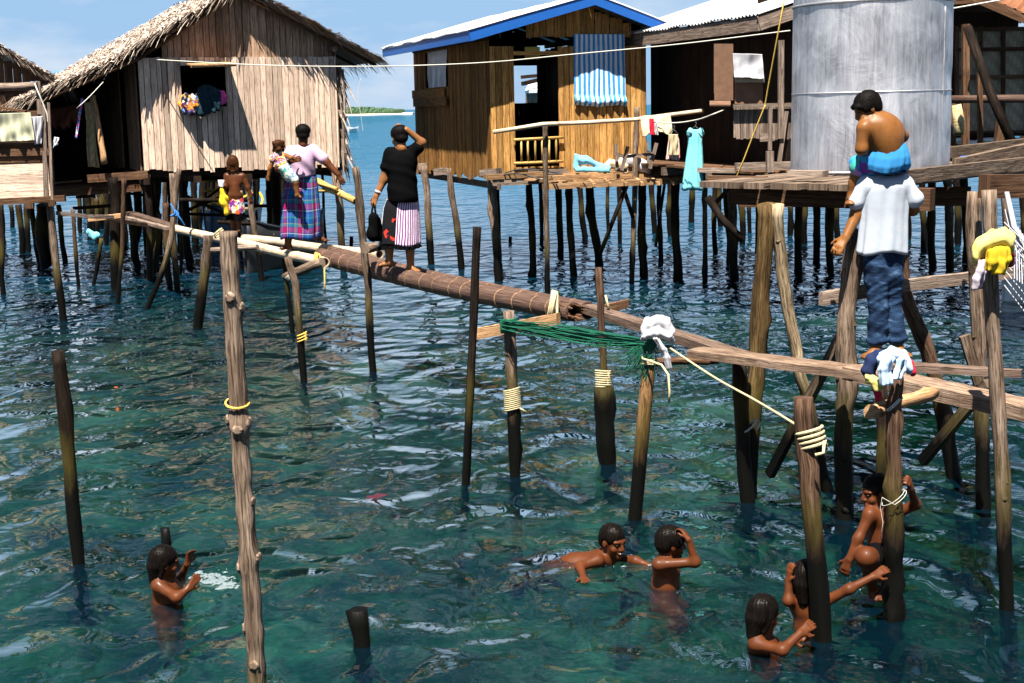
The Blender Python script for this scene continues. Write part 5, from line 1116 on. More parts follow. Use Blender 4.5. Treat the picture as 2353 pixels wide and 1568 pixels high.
# ================================================================ cloth, laundry and small things
def folds(amp, f=40, dirv=(1, .3, .4), seed=0):
    r_ = random.Random(seed); p = [r_.uniform(0, 6.28) for _ in range(6)]
    def fn(X, Y, Z):
        a = dirv[0] * X + dirv[1] * Y + dirv[2] * Z
        w = .9 * np.sin(f * .31 * (Z + .6 * Y) + p[0]) + .7 * np.sin(f * .22 * (X - Y) + p[1])
        return amp * (np.sin(f * a + 2.2 * w + p[2]) * .6 + np.sin(f * .55 * (dirv[2] * X - dirv[0] * Z + .5 * Y) + 1.7 * w + p[3]) * .5 + .35 * np.sin(f * 2.1 * a + 3 * w + p[4]))
    return fn
def lump(name, ells, mat, parent=None, amp=.012, f=40, h=.010, dirv=(1, .3, .4), seed=0, k=.02):
    """crumpled cloth from blobs ((u, v, y), (rx, ry, rz)) in metres"""
    S = Sdf(h, k)
    for c, r in ells: S.ell(c if isinstance(c, Vector) else D(*c), r)
    return S.mesh(name, mat, parent, folds(amp, f, dirv, seed))
def drape(name, paths, mat, parent=None, h=.005, amp=.004, f=60, seed=0, k=.012):
    """folded cloth: bundles of soft ridges; each path is (points (u, v), depth, ridge count, offset (du, dv), radius)"""
    S = Sdf(h, k); r_ = random.Random(seed)
    for pts, y, n, off, r in paths:
        for j in range(n):
            q = (j - (n - 1) / 2); dy = -.02 * math.cos(q / max(n - 1, 1) * 3.0) + r_.uniform(-.012, .012); P = []
            for i, (u, v) in enumerate(pts): P.append((D(u + off[0] * q + r_.uniform(-2, 2), v + off[1] * q + r_.uniform(-2, 2), y + dy), r * r_.uniform(.75, 1.2)))
            S.chain(P)
    return S.mesh(name, mat, parent, folds(amp, f, (1, .3, .4), seed))
def hang(name, c00, c10, c11, c01, mat, parent=None, wave=.02, nw=5, nu=40, nv=30, su=1, sv=1, seed=0, gather=0.0, rag=0.0, bulge=None, thick=.006):
    """hanging cloth between four corners (top-left, top-right, bottom-right, bottom-left) with vertical folds"""
    a, b, c, d = [Vector(x) for x in (c00, c10, c11, c01)]; nn = (b - a).cross(d - a).normalized(); r_ = random.Random(seed); ph = [r_.uniform(0, 6.28) for _ in range(5)]
    def fn(u, v):
        P = a.lerp(b, u).lerp(d.lerp(c, u), v)
        e = wave * (.25 + .75 * v) * (math.sin(u * nw * 6.28 + ph[0] + 1.2 * math.sin(v * 3 + ph[1])) * .6 + math.sin(u * nw * 2.3 * 6.28 + ph[2] + 2 * v) * .3 + math.sin(v * 9 + u * 7 + ph[3]) * .25)
        P = P + nn * e
        if rag: P = P + (d - a).normalized() * rag * v * (math.sin(u * 9 + ph[4]) + .5 * math.sin(u * 23 + ph[1]))
        if gather: P = P + nn * -gather * math.sin(min(1, max(0, (v - .86) / .14)) * math.pi) * (1 + .4 * math.sin(u * 40))
        if bulge: P = P + nn * bulge * math.sin(u * 3.14) * math.sin(v * 3.14)
        return P
    mb = MB(); mb.grid(fn, nu, nv, su, sv); return mb.build(name, mat, parent, thick=thick)
# striped curtain on the golden house and the plastic sheet in its side window
Oc = O1 + N1 * .045
def hc(u, v): return hit(u, v, Oc, N1)
tag(hang('curtain', hc(1318, 78), hc(1434, 78), hc(1438, 243), hc(1319, 243), M['s_curtain'], wave=.012, nw=4, gather=.05, rag=.012, seed=3, nu=90, nv=70), 'blue and white striped curtain hung over the window of the golden house', 'curtain')
Op = O1 + T1 * .03
def hp(u, v): return hit(u, v, Op, -T1)
tag(hang('plastic_sheet', hp(981, 112), hp(1026, 110), hp(1026, 203), hp(985, 204), M['c_plast'], wave=.03, nw=3, seed=5, nu=50, nv=50), 'crinkled white plastic sheet covering the side window of the golden house', 'sheet')
o = empty('hanging_cloth', D(1717, 188, 19.1), 'creased white cloth hung beside the brown door panel of the porch house', 'cloth')
hang('cloth_sheet', D(1683, 122, 19.1), D(1751, 124, 19.1), D(1755, 181, 19.05), D(1687, 177, 19.05), M['c_white'], o, wave=.035, nw=1.4, seed=2, bulge=.05)
hang('cloth_hem', D(1687, 178, 19.12), D(1755, 182, 19.12), D(1755, 189, 19.12), D(1688, 189, 19.12), M['c_cream'], o, wave=.02, nw=4)
# laundry in the window of the thatched house
On = O2 + N2 * .12
def hn(u, v): return hit(u, v, On, N2)
G2 = 'laundry over the window sill'
yw = hn(465, 235).y - .02
tag(drape('laundry', [(((428, 222), (424, 240), (432, 256)), yw - .1, 3, (8, 0), .045), (((446, 222), (446, 240), (440, 254)), yw - .08, 3, (6, 0), .04)], M['p_bundle'], amp=.015, f=30, h=.012, k=.02), 'multicoloured printed clothes bunched on the left of the window sill', 'laundry', G2)
tag(drape('laundry', [(((460, 210), (480, 205), (500, 212)), yw, 2, (0, 8), .045), (((470, 212), (468, 236), (466, 258)), yw - .02, 4, (8, 0), .05), (((494, 214), (496, 234), (492, 252)), yw, 3, (8, 0), .045)], M['c_teal'], amp=.015, f=26, h=.012, k=.02, seed=4), 'dark teal clothes hanging in the middle of the window sill', 'laundry', G2)
tag(drape('laundry', [(((504, 210), (510, 222), (508, 236)), yw + .06, 3, (7, 0), .035)], M['c_pink'], amp=.010, f=30, h=.012, k=.02, seed=6), 'bright pink cloth at the right end of the window sill', 'laundry', G2)
# dresses on the line
yd = 20.9
def wire_hanger(parent, u, v, y, wpx):
    mb = MB(); w = wpx * y / F
    c = D(u, v, y); mb.tube([c + Vector((0, 0, .06)), c + Vector((.02, 0, .04)), c, c + Vector((-w, 0, -.07))], .006, 5, .5); mb.tube([c, c + Vector((w, 0, -.07))], .006, 5, .5); return mb.build('hanger', M['steel'], parent)
def loft(name, rows, mat, parent, n=36, fold=.1, nf=9, seed=0, arcs=((0, 1),), su=1.0, close=False, flat=.55):
    """garment lofted through rings ((u, v, y, halfwidth px)); arcs pick part of the circumference, 0.5 faces the camera"""
    r_ = random.Random(seed); ph = [r_.uniform(0, 6.28) for _ in range(4)]; objs = []
    cs = [(D(u, v, y), hw * y / F) for (u, v, y, hw) in rows]; m_ = len(cs)
    H = sum((cs[i + 1][0] - cs[i][0]).length for i in range(m_ - 1))
    for (a0, a1) in arcs:
        mb = MB()
        def fn(u, v):
            x = v * (m_ - 1); i = min(int(x), m_ - 2); f = x - i; c = cs[i][0].lerp(cs[i + 1][0], f); r = cs[i][1] * (1 - f) + cs[i + 1][1] * f
            th = (a0 + (a1 - a0) * u) * 2 * math.pi + math.pi / 2
            e = 1 + fold * (v ** .8) * (math.sin(nf * th + ph[0] + 1.2 * math.sin(3 * v + ph[1])) * .6 + .4 * math.sin(nf * 1.7 * th + ph[2] + 2 * v))
            return c + Vector((math.cos(th) * r * e, math.sin(th) * r * flat * e, .012 * math.sin(3 * th + ph[3]) * v))
        mb.grid(fn, max(6, int(n * (a1 - a0))), 26, (a1 - a0) * su, H)
        objs.append(mb)
    return objs
o = empty('dress', D(1592, 436, yd), 'turquoise puff sleeved dress hanging on the line by the handrail', 'dress', 'clothes on the line')
mb, = loft('x', [(1596, 297, yd, 13), (1597, 312, yd, 16), (1597, 330, yd, 15), (1595, 380, yd, 19), (1592, 436, yd, 23)], None, o, 48, .22, 9, 2, flat=.4); mb.build('dress_body', M['c_turq'], o, thick=.004)
for s_ in (-1, 1): lump('puff_sleeve', [((1597 + s_ * 12, 303, yd), (.05, .05, .06)), ((1597 + s_ * 14, 310, yd), (.035, .04, .04))], M['c_turq'], o, .008, 60, .008)
wire_hanger(o, 1597, 289, yd, 11)
o = empty('dress', D(1546, 366, 21.1), 'small striped red and white skirt set on a white hanger by the handrail', 'dress', 'clothes on the line')
mb, = loft('x', [(1547, 312, 21.1, 10), (1547, 320, 21.1, 11), (1546, 366, 21.1, 15)], None, o, 40, .25, 7, 4, flat=.4, su=1); mb.build('skirt', M['s_redwhite'], o, thick=.004)
hang('blouse', D(1536, 308, 21.0), D(1557, 308, 21.0), D(1560, 356, 21.0), D(1534, 357, 21.0), M['c_cream'], o, wave=.04, nw=2.5)
wire_hanger(o, 1547, 297, 21.1, 11)
tag(hang('laundry', D(1471, 266, 21.95), D(1540, 264, 21.9), D(1545, 303, 21.8), D(1474, 308, 21.8), M['c_cream'], wave=.05, nw=2.2, rag=.03, seed=8), 'cream cloth draped over the bamboo handrail', 'laundry', 'clothes on the line')
tag(hang('laundry', D(1491, 272, 21.7), D(1502, 272, 21.7), D(1503, 310, 21.7), D(1493, 309, 21.7), M['c_red'], wave=.03, nw=1.5, seed=9, nu=12), 'narrow crimson cloth hanging over the cream cloth', 'laundry', 'clothes on the line')
tag(hang('laundry', D(1503, 282, 21.7), D(1510, 281, 21.7), D(1512, 310, 21.7), D(1505, 309, 21.7), M['c_white'], wave=.03, nw=1.5, seed=10, nu=12), 'narrow white cloth next to the crimson cloth', 'laundry', 'clothes on the line')
GD = 'washing on the platform'
def wz(u, v): return D(u, v, 22.9)
tag(drape('laundry', [(((1322, 384), (1326, 366), (1348, 368), (1372, 380), (1398, 386)), 22.85, 4, (2, 4), .032), (((1330, 388), (1360, 388), (1396, 390)), 22.8, 2, (0, 3), .03)], plain('towel_sky', (.14, .38, .52), .9, .1, .3, 14), amp=.012, f=26, h=.012, k=.02), 'light blue wet cloth heaped on the platform', 'laundry', GD)
tag(drape('laundry', [(((1388, 388), (1402, 376), (1424, 380), (1436, 388)), 22.95, 4, (0, 4), .04)], M['c_cream'], amp=.010, f=30, h=.012, k=.02, seed=3), 'cream cloth heap beside the light blue one on the platform', 'laundry', GD)
tag(drape('laundry', [(((1424, 386), (1430, 370), (1446, 366), (1470, 380), (1490, 388)), 23.0, 4, (0, 5), .05)], M['c_white'], amp=.010, f=22, h=.014, k=.02, seed=5), 'white sheet spread under the wooden stand', 'laundry', GD)
o = empty('wooden_stand', D(1450, 392, 22.7), 'low wooden stand with splayed legs on the platform', 'stand')
def stk(p, q, y, w, name='leg', t=.04):
    mb = MB(); mb.box(D(*p, y), D(*q, y + .02), w, t, (0, 1, 0), tone=.3); mb.build(name, M['grey'], o)
stk((1418, 390), (1414, 330), 22.6, .05); stk((1428, 391), (1442, 336), 22.4, .055); stk((1493, 387), (1508, 328), 22.5, .055); stk((1490, 385), (1486, 324), 22.9, .045)
stk((1412, 352), (1440, 362), 22.5, .05, 'rail'); stk((1440, 359), (1500, 353), 22.5, .05, 'rail'); stk((1483, 346), (1500, 354), 22.6, .05, 'rail'); stk((1412, 389), (1440, 391), 22.5, .06, 'foot')
# cloth on the bamboo post, clothes at the barked post, laundry at the right
yq = 9.5
o = tag(drape('cloth_bundle', [(((1477, 764), (1487, 748), (1510, 740), (1532, 746), (1543, 766)), yq, 5, (0, 6), .019), (((1482, 770), (1510, 762), (1538, 774)), yq - .05, 3, (0, 5), .015)], M['c_white'], amp=.006, f=50), 'white cloth bundled over the head of the bamboo post', 'cloth')
drape('cloth_tail', [(((1508, 778), (1522, 802), (1530, 822), (1536, 846)), yq - .07, 3, (5, 0), .010)], M['c_white'], o, seed=3)
yk2 = W(2054, 1420).y - .10
GB = 'clothes piled at the barked post'
tag(drape('clothes', [(((2022, 812), (2004, 828), (1996, 852), (1998, 866)), yk2 + .1, 4, (6, 2), .019)], M['c_navy']), 'navy clothes on the left of the pile at the barked post', 'clothes', GB)
tag(drape('clothes', [(((2022, 826), (2045, 814), (2075, 822), (2088, 842)), yk2 + .06, 4, (0, 7), .017), (((2040, 822), (2030, 848), (2034, 880)), yk2 - .02, 4, (7, 0), .013), (((2070, 826), (2066, 850), (2060, 866)), yk2 + .0, 3, (7, 0), .013)], M['c_lblue'], seed=2), 'pale blue clothes on top of the pile at the barked post', 'clothes', GB)
tag(drape('clothes', [(((2076, 822), (2090, 832), (2094, 852)), yk2 + .12, 3, (3, 4), .013)], M['c_red'], seed=3), 'red cloth at the right of the pile at the barked post', 'clothes', GB)
tag(drape('clothes', [(((1992, 868), (2006, 872), (2024, 884)), yk2 + .04, 3, (0, 6), .012), (((2008, 876), (2012, 896)), yk2 + .02, 2, (6, 0), .010)], M['c_pyellow'], seed=4), 'yellow cloth hanging under the navy clothes', 'clothes', GB)
tag(drape('clothes', [(((2010, 892), (2016, 904), (2018, 916)), yk2 + .06, 2, (7, 0), .010)], M['c_red'], seed=5), 'dark red rag hanging lowest under the yellow cloth', 'clothes', GB)
yl = W(2312, 1398).y - .08; GL = 'laundry on the right post'
tag(drape('laundry', [(((2240, 586), (2252, 568), (2280, 552), (2306, 544), (2320, 556)), yl, 6, (0, 7), .018)], M['c_pyellow'], amp=.004), 'pale yellow towel draped over the right post', 'laundry', GL)
tag(drape('laundry', [(((2278, 578), (2276, 600), (2272, 618)), yl - .04, 3, (8, 0), .015), (((2300, 572), (2302, 598), (2294, 624)), yl - .03, 4, (8, 0), .015)], M['c_yellow'], seed=2), 'strong yellow shirt hanging under the pale yellow towel', 'laundry', GL)
tag(drape('laundry', [(((2258, 600), (2252, 622), (2246, 642), (2243, 662)), yl - .03, 3, (8, 0), .011)], plain('cloth_pale_pink', (.42, .36, .42), .9), seed=3), 'pale pink cloth hanging lowest on the right post', 'laundry', GL)
tag(drape('laundry', [(((2240, 600), (2254, 604), (2268, 612)), yl + .0, 2, (0, 5), .009)], M['c_orange'], seed=4), 'orange cloth edge showing on the left of the right post laundry', 'laundry', GL)
tag(drape('laundry', [(((2318, 566), (2326, 586), (2322, 606)), yl + .05, 2, (6, 0), .014)], plain('cloth_maroon', (.14, .012, .02), .9), seed=5), 'maroon cloth behind the yellow shirt on the right post', 'laundry', GL)
# left edge: tarps, mats, poles
tag(hang('tarpaulin', D(-60, 262, 19.72), D(70, 258, 19.72), D(82, 322, 19.72), D(-60, 328, 19.72), M['c_tarp'], wave=.05, nw=3.5, seed=4, bulge=.02, nu=60, nv=50), 'pale cream tarpaulin draped over the bleached shack wall', 'tarpaulin')
tag(hang('hanging_cloth', D(72, 268, 19.76), D(98, 266, 19.76), D(96, 330, 19.76), D(78, 332, 19.76), M['c_white'], wave=.05, nw=1.5, seed=7), 'white cloth hanging beside the cream tarpaulin', 'cloth')
tag(hang('hanging_cloth', D(125, 314, 19.6), D(136, 316, 19.6), D(132, 332, 19.6), D(121, 340, 19.6), M['c_plast'], wave=.03, nw=1.2, seed=7, nu=12, nv=12), 'small pale rag at the right end of the bleached shack', 'cloth')
mb = MB(); mb.tube([D(-40, 200, 20), D(40, 199, 20), D(86, 196, 20)], .055, 9, .6); o = tag(mb.build('rail_pole', M['grey']), 'horizontal grey pole in front of the thatched hut wall', 'pole')
mb = MB(); mb.box(D(92, 262, 20.05), D(88, 186, 20.05), .06, .05, (0, 1, 0), .6); mb.build('upright', M['grey'], o)
mb = MB(); mb.box(D(-40, 216, 20.1), D(44, 210, 20.1), .07, .06, tone=.4); mb.box(D(-20, 243, 20), D(60, 256, 20), .10, .03, tone=.8); tag(mb.build('loose_boards', M['brown'], None), 'loose weathered boards below the grey rail pole', 'boards', kind='stuff')
tag(hang('tarpaulin', D(60, 190, 21.5), D(84, 186, 21.5), D(86, 196, 21.3), D(40, 198, 21.3), M['c_blue'], wave=.03, nw=2, nu=14, nv=8), 'bright blue tarp scrap above the grey rail pole', 'tarpaulin')
tag(hang('bamboo_screen', D(194, 236, 24.6), D(210, 232, 24.7), D(228, 384, 24.5), D(203, 382, 24.4), M['sawali_y'], wave=.05, nw=1.5, nu=14, nv=30, su=.3, sv=1.2, thick=.03), 'tall ragged yellowish bamboo screen under the low thatch', 'screen')
stick('leaning_pole', [D(212, 220, 24.3), D(226, 290, 24.2), D(241, 376, 24.1)], .05, M['tan'], 'brown pole leaning beside the yellowish bamboo screen')
tag(hang('woven_mat', D(112, 250, 25.4), D(186, 240, 25.6), D(176, 284, 25.3), D(122, 297, 25.2), M['mat_red'], wave=.08, nw=1.5, nu=30, nv=20, su=1.2, sv=.6, rag=.05), 'reddish woven mat hanging under the low thatched eave', 'mat')
tag(hang('cloth_strip', D(186, 225, 24.0), D(192, 226, 24.0), D(177, 318, 23.9), D(173, 317, 23.9), pattern('strip_print', [(.6, .1, .3), (.1, .25, .6), (.7, .55, .65)], 18), wave=.03, nw=1, nu=6, nv=20), 'long pink and blue cloth strip hanging from the low thatch', 'cloth')
mb = MB(); mb.tube([D(2197, 240, 15.9), D(2202, 275, 15.9), D(2201, 308, 15.85)], [.05, .062, .058], 12, .6, hollow=.85); tag(mb.build('rolled_mat', M['sawali_y']), 'yellow rolled mat hanging below the bamboo rail right of the tank', 'mat')
tag(lump('cloth_knot', [((2126 + 84, 363, 11.8), (.04, .04, .02)), ((2218, 370, 11.8), (.02, .03, .04))], M['rope_b'], amp=.006, f=60, h=.008), 'blue rope knot on the deck plank right of the tank', 'rope')
tag(lump('clutter', [((2200 + 22 * k, 322 + (k % 3) * 6, 19), (.10 + .05 * (k % 2), .15, .035)) for k in range(8)], M['hull_w'], amp=.012, f=25, h=.02), 'pale clutter under the woven wall house', 'clutter', kind='stuff')
tag(lump('plastic_bag', [((206, 533, 21.9), (.09, .04, .05)), ((215, 540, 21.9), (.10, .05, .07))], M['c_turq'], amp=.02, f=30, h=.014), 'turquoise plastic bag caught on a stilt of the thatched house', 'bag')
tag(lump('floating_rag', [(W(862, 1150, -.05), (.06, .05, .012)), (W(875, 1155, -.09), (.05, .04, .010))], plain('rag_red', (.30, .03, .05), .9), amp=.008, f=40, h=.008), 'reddish rag floating just under the water at the middle', 'rag')
tag(lump('floating_leaf', [(W(266, 889, .008), (.022, .009, .003))], M['c_orange'], amp=.0005, h=.0025), 'orange leaf floating on the water at the left', 'leaf')
# ================================================================ boats
def boat(name, label, bow, stern, beam, depth, mats, draft=.12, group='boats'):
    bow = Vector(bow); stern = Vector(stern); bow.z = stern.z = 0; d = (stern - bow); Ln = d.length; d.normalize(); sd = d.cross(Vector((0, 0, 1)))
    o = empty(name, bow.lerp(stern, .5), label, 'boat', group)
    def sec(u, v, inner=0):
        s_ = u; wd_ = beam * (math.sin(math.pi * min(max(s_, .015), .985)) ** .55) * (1 - inner * .12); sh = depth * (1 + .35 * (2 * s_ - 1) ** 2)
        a = (v * 2 - 1); x = a * wd_ / 2 * (1 - .25 * (1 - abs(a)))
        z = -draft + (sh + draft) * (abs(a) ** 2.2) + inner * .05
        return bow + d * (Ln * s_) + sd * x + Vector((0, 0, z))
    mb = MB(); mb.grid(lambda u, v: sec(u, v), 40, 16, Ln, 1); mb.build('hull', mats[0], o, thick=.03)
    mb = MB()
    for v in (0, 1): mb.tube([sec(k / 30, v) for k in range(31)], .028, 7, .5)
    mb.build('gunwale', mats[1], o)
    mb = MB()
    for v in (.06, .94): mb.tube([sec(k / 30, v) for k in range(2, 29)], .022, 6, .5)
    mb.build('rub_strip', mats[2], o)
    mb = MB()
    for f in (.25, .42, .6, .78): mb.box(sec(f, .03), sec(f, .97), .2, .03)
    mb.build('thwart', M['grey'], o); return o, sec
o, sec = boat('outrigger_boat', 'dark hulled boat moored behind the thatched house stilts', D(560, 515, 25.4), D(735, 495, 27.5), .75, .72, (M['hull_d'], M['hull_d'], M['hull_b']))
mb = MB()
for (p, q) in (((690, 408), (745, 424)), ((700, 440), (752, 437))): mb.tube([D(*p, 26.0), D(*q, 25.6), D(q[0] + 30, q[1] + 10, 25.3)], .035, 8, .8)
mb.build('outrigger_arm', M['bamy'], o); mb = MB(); mb.tube([D(722, 412, 25.9), D(770, 438, 25.5), D(817, 462, 25.1)], .062, 10, .7, hollow=.8); mb.build('float_pole', M['bamy'], o)
o, sec = boat('outrigger_boat', 'blue boat with yellow trim behind the bare backed girl', D(476, 480, 29.5), D(590, 462, 33), .9, .75, (M['hull_b'], M['hull_y'], M['hull_y']))
lump('cabin_cover', [((492, 400, 30.5), (.2, .3, .12)), ((500, 408, 30.5), (.3, .3, .08))], M['c_blue'], o, .02, 15, .03)
mb = MB(); mb.tube([D(470, 414, 29.6), D(530, 412, 30)], .04, 7, .8); mb.tube([D(470, 438, 29.5), D(520, 436, 29.8)], .03, 7, .8); mb.build('outrigger_arm', M['hull_y'], o)
o, sec = boat('canoe', 'white boat hull with dark rim at the right edge under the white net', W(2304, 690, 0), W(2304, 690, 0) + Vector((2.9, .5, 0)), .62, .33, (M['hull_w'], M['hull_d'], M['hull_d']), .08)
o, sec = boat('far_boat', 'tiny white boat far out on the sea left of the island', D(798, 271, 190), D(822, 271, 190), 1.2, .55, (M['hull_w'], M['hull_w'], M['hull_w']))
# splashes: separate droplets and foam patches near the swimmers
foam = plain('foam', (.13, .165, .18), .3, .15, 0)
def splash(label, cu, cv, su, sv, n, seed, r=(.004, .014), zmax=.05, flakes=1.0):
    """broken foam lying on the surface plus thrown droplets"""
    r_ = random.Random(seed); mb = MB(); cen = [(cu + r_.gauss(0, su * .7), cv + r_.gauss(0, sv * .7)) for _ in range(5)]
    for k in range(int(n * flakes)):
        c = r_.choice(cen); P = W(c[0] + r_.gauss(0, su * .45), c[1] + r_.gauss(0, sv * .4), 0) + Vector((0, 0, .006)); q = r_.uniform(*r) * (2.2 if r_.random() < .15 else 1); a = r_.uniform(0, 6.28); st_ = r_.uniform(1.2, 3.2); i = len(mb.v)
        mb.v.append(P + Vector((0, 0, q * .35)))
        for t in range(9):
            th = t / 9 * 6.28; rr = q * r_.uniform(.5, 1.1); x, y = math.cos(th) * rr * st_, math.sin(th) * rr; mb.v.append(P + Vector((x * math.cos(a * .3) - y * math.sin(a * .3), x * math.sin(a * .3) + y * math.cos(a * .3), -.004)))
        for t in range(9): mb.face((i, i + 1 + t, i + 1 + (t + 1) % 9), [(0, 0)] * 3, .5, 0, True)
    for k in range(int(n * .35)):
        P = W(cu + r_.gauss(0, su), cv + r_.gauss(0, sv), 0) + Vector((0, 0, abs(r_.gauss(0, zmax)))); q = r_.uniform(.0012, .0032); st_ = Vector((r_.uniform(-1, 1), r_.uniform(-1, 1), r_.uniform(-.2, .8))).normalized() * q * r_.uniform(1, 3)
        mb.tube([P - st_, P - st_ * .4, P + st_ * .4, P + st_], [q * .3, q, q, q * .3], 6, .5)
    return tag(mb.build('splash', foam), label, 'splash', kind='stuff')
splash('white splash in front of the waist deep child', 495, 1330, 32, 12, 110, 1, (.004, .013), .03)
splash('sparkling drops round the swimming boy', 1400, 1300, 60, 14, 40, 2, (.002, .005), .02, .6)
splash('splash under the foot of the climbing boy', 2003, 1372, 24, 10, 90, 3, (.003, .010), .08)
splash('drops along the arm of the boy beside the post', 1960, 1350, 30, 14, 40, 4, (.002, .005), .06, .4)
# ================================================================ people
def vec(*a): return Vector(a)
class Fig:
    def __init__(s, y0): s.y = y0
    def __call__(s, u, v, dy=0.0): return D(u, v, s.y + dy)
def frame(f, roll=0.0):
    f = Vector(f).normalized(); r_ = f.cross(Vector((0, 0, 1))).normalized(); u_ = r_.cross(f).normalized()
    if roll: u_, r_ = (u_ * math.cos(roll) + r_ * math.sin(roll)), (r_ * math.cos(roll) - u_ * math.sin(roll))
    return r_, f, u_
def head(S, c, f, s, roll=0.0, face=True):
    """c is the middle of the head, s = 1 for an adult"""
    r_, f, u_ = frame(f, roll); c = Vector(c); Mx = [list(r_), list(f), list(u_)]
    q = lambda a, b, e: c + r_ * (a * s) + f * (b * s) + u_ * (e * s)
    S.ell(q(0, -.008, .028), (.073 * s, .092 * s, .083 * s), Mx, .02)
    S.ell(q(0, .026, -.045), (.055 * s, .064 * s, .070 * s), Mx, .03)
    S.ell(q(0, .072, -.094), (.022 * s, .018 * s, .018 * s), Mx, .02)
    for a in (-1, 1):
        S.ell(q(a * .075, -.008, -.008), (.010 * s, .020 * s, .032 * s), Mx, .006)
        S.ell(q(a * .038, .058, -.035), (.026 * s, .022 * s, .024 * s), Mx, .012)     # cheeks
        S.cone(q(a * .012, .086, .022), q(a * .05, .070, .022), .010 * s, .009 * s, .012) # brow
    S.cone(q(0, .088, .012), q(0, .103, -.030), .009 * s, .014 * s, .008)
    for a in (-1, 1): S.ell(q(a * .012, .092, -.034), (.010 * s, .012 * s, .009 * s), Mx, .006)
    S.ell(q(0, .082, -.060), (.024 * s, .014 * s, .012 * s), Mx, .008)
    S.cone(q(0, -.02, -.06), q(0, -.03, -.125), .052 * s, .050 * s, .02)
    return q, Mx
def facebits(parent, q, s, Mx, smile=False):
    for a in (-1, 1):
        S = Sdf(.003, .002); S.ell(q(a * .032, .0775, .003), (.015 * s, .010 * s, .0065 * s), Mx); S.mesh('eye', M['eye'], parent)
        S = Sdf(.003, .002); S.cone(q(a * .016, .091, .022), q(a * .048, .076, .024), .0045 * s, .003 * s); S.mesh('eyebrow', M['hair'], parent)
    S = Sdf(.003, .003); S.cone(q(-.022, .090, -.062 - .0), q(.022, .090, -.062), .0048 * s, .0048 * s); S.mesh('lips', M['lip'], parent)
    if smile:
        S = Sdf(.003, .002); S.cone(q(-.014, .0945, -.060), q(.014, .0945, -.060), .004 * s, .004 * s); S.mesh('teeth', M['nail'], parent)
def hair(parent, q, Mx, s, mat, style='short', h=.006, seed=0):
    S = Sdf(h, .012)
    S.ell(q(0, -.016, .040), (.084 * s, .098 * s, .086 * s), Mx)
    if style in ('short', 'bowl', 'wet', 'bob', 'nape', 'woman'):
        S.ell(q(0, -.050, .0), (.076 * s, .062 * s, .075 * s), Mx)
    if style == 'nape':
        S.cone(q(0, -.055, -.03), q(0, -.06, -.13), .068 * s, .04 * s)
        for a in (-1, 1): S.cone(q(a * .06, -.02, .0), q(a * .062, -.035, -.09), .028 * s, .014 * s)
    if style == 'bob':
        for a in (-1, 0, 1): S.cone(q(a * .045, -.045, 0), q(a * .062, -.045, -.11), .055 * s, .035 * s)
    if style == 'bowl':
        for a in (-1, 1): S.ell(q(a * .066, .012, .018), (.022 * s, .045 * s, .040 * s), Mx)
        S.cone(q(-.05, .075, .045), q(.05, .075, .045), .022 * s, .022 * s)
    if style == 'woman':
        S.ell(q(0, -.03, .05), (.092 * s, .10 * s, .082 * s), Mx); S.ell(q(0, -.07, -.02), (.06 * s, .05 * s, .05 * s), Mx)
    if style == 'curly':
        r_ = random.Random(seed)
        for k in range(26): S.ell(q(r_.uniform(-.08, .08), r_.uniform(-.10, .03), r_.uniform(-.06, .085)), (.036 * s,) * 3, Mx)
    # cut free the face
    lo = .03 if style in ('bowl',) else .045
    S.ell(q(0, .120, -.055), (.082 * s, .085 * s, .105 * s), Mx, .008, True)
    for a in (-1, 1): S.ell(q(a * .085, .0, -.012), (.022 * s, .030 * s, .040 * s), Mx, .006, True) if style in ('short', 'wet', 'woman') else None
    if style in ('wet',): 
        pass
    fq = 95 / s
    Rm = np.array(Mx); c0 = np.array(q(0, 0, .05))
    def nz(X, Y, Z):
        P = np.stack([X, Y, Z], -1) - c0; L3 = P @ Rm.T; th = np.arctan2(L3[..., 0], -L3[..., 1]); 
        return .0022 * np.sin(30 * th + 3 * np.sin(40 * L3[..., 2]) + seed) + .0008 * np.sin(61 * th + 50 * L3[..., 2])
    return S.mesh('hair', mat, parent, nz)
def hand(S, w, d, n, s=1.0, curl=.5, side=1, spread=.12, k=.006):
    """palm, four unequal bent fingers and a thumb; d along the hand, n out of the back of the hand"""
    d = Vector(d).normalized(); n = Vector(n); n = (n - d * n.dot(d)).normalized(); l_ = d.cross(n).normalized() * side; w = Vector(w)
    for a in (-.024, -.008, .008, .024): S.cone(w + l_ * (a * .6 * s), w + d * (.078 * s) + l_ * (a * s), .015 * s, .0125 * s, .012)
    for a, ln in ((-.030, .050), (-.0105, .064), (.010, .069), (.030, .060)):
        b = w + d * (.082 * s) + l_ * (a * s); dd = (d + l_ * (a * spread * 12)).normalized(); P = b; cv = curl * (1 + .25 * (a / .03)); ang = cv * .35; r_ = .0095 * s
        for seg, f_ in enumerate((.45, .32, .28)):
            e = dd * math.cos(ang) - n * math.sin(ang); Q = P + e * (ln * f_ * s); S.cone(P, Q, r_, r_ * .9, k); P = Q; r_ *= .9; ang += cv * .8
    b = w + d * (.022 * s) + l_ * (.026 * s); e = (l_ * .8 + d * .65 - n * .25 * (1 + curl)).normalized(); Q = b + e * (.038 * s); S.cone(b, Q, .0125 * s, .0105 * s, .010)
    e2 = (l_ * .35 + d * .9 - n * .5 * curl).normalized(); S.cone(Q, Q + e2 * (.034 * s), .0105 * s, .0085 * s, k)
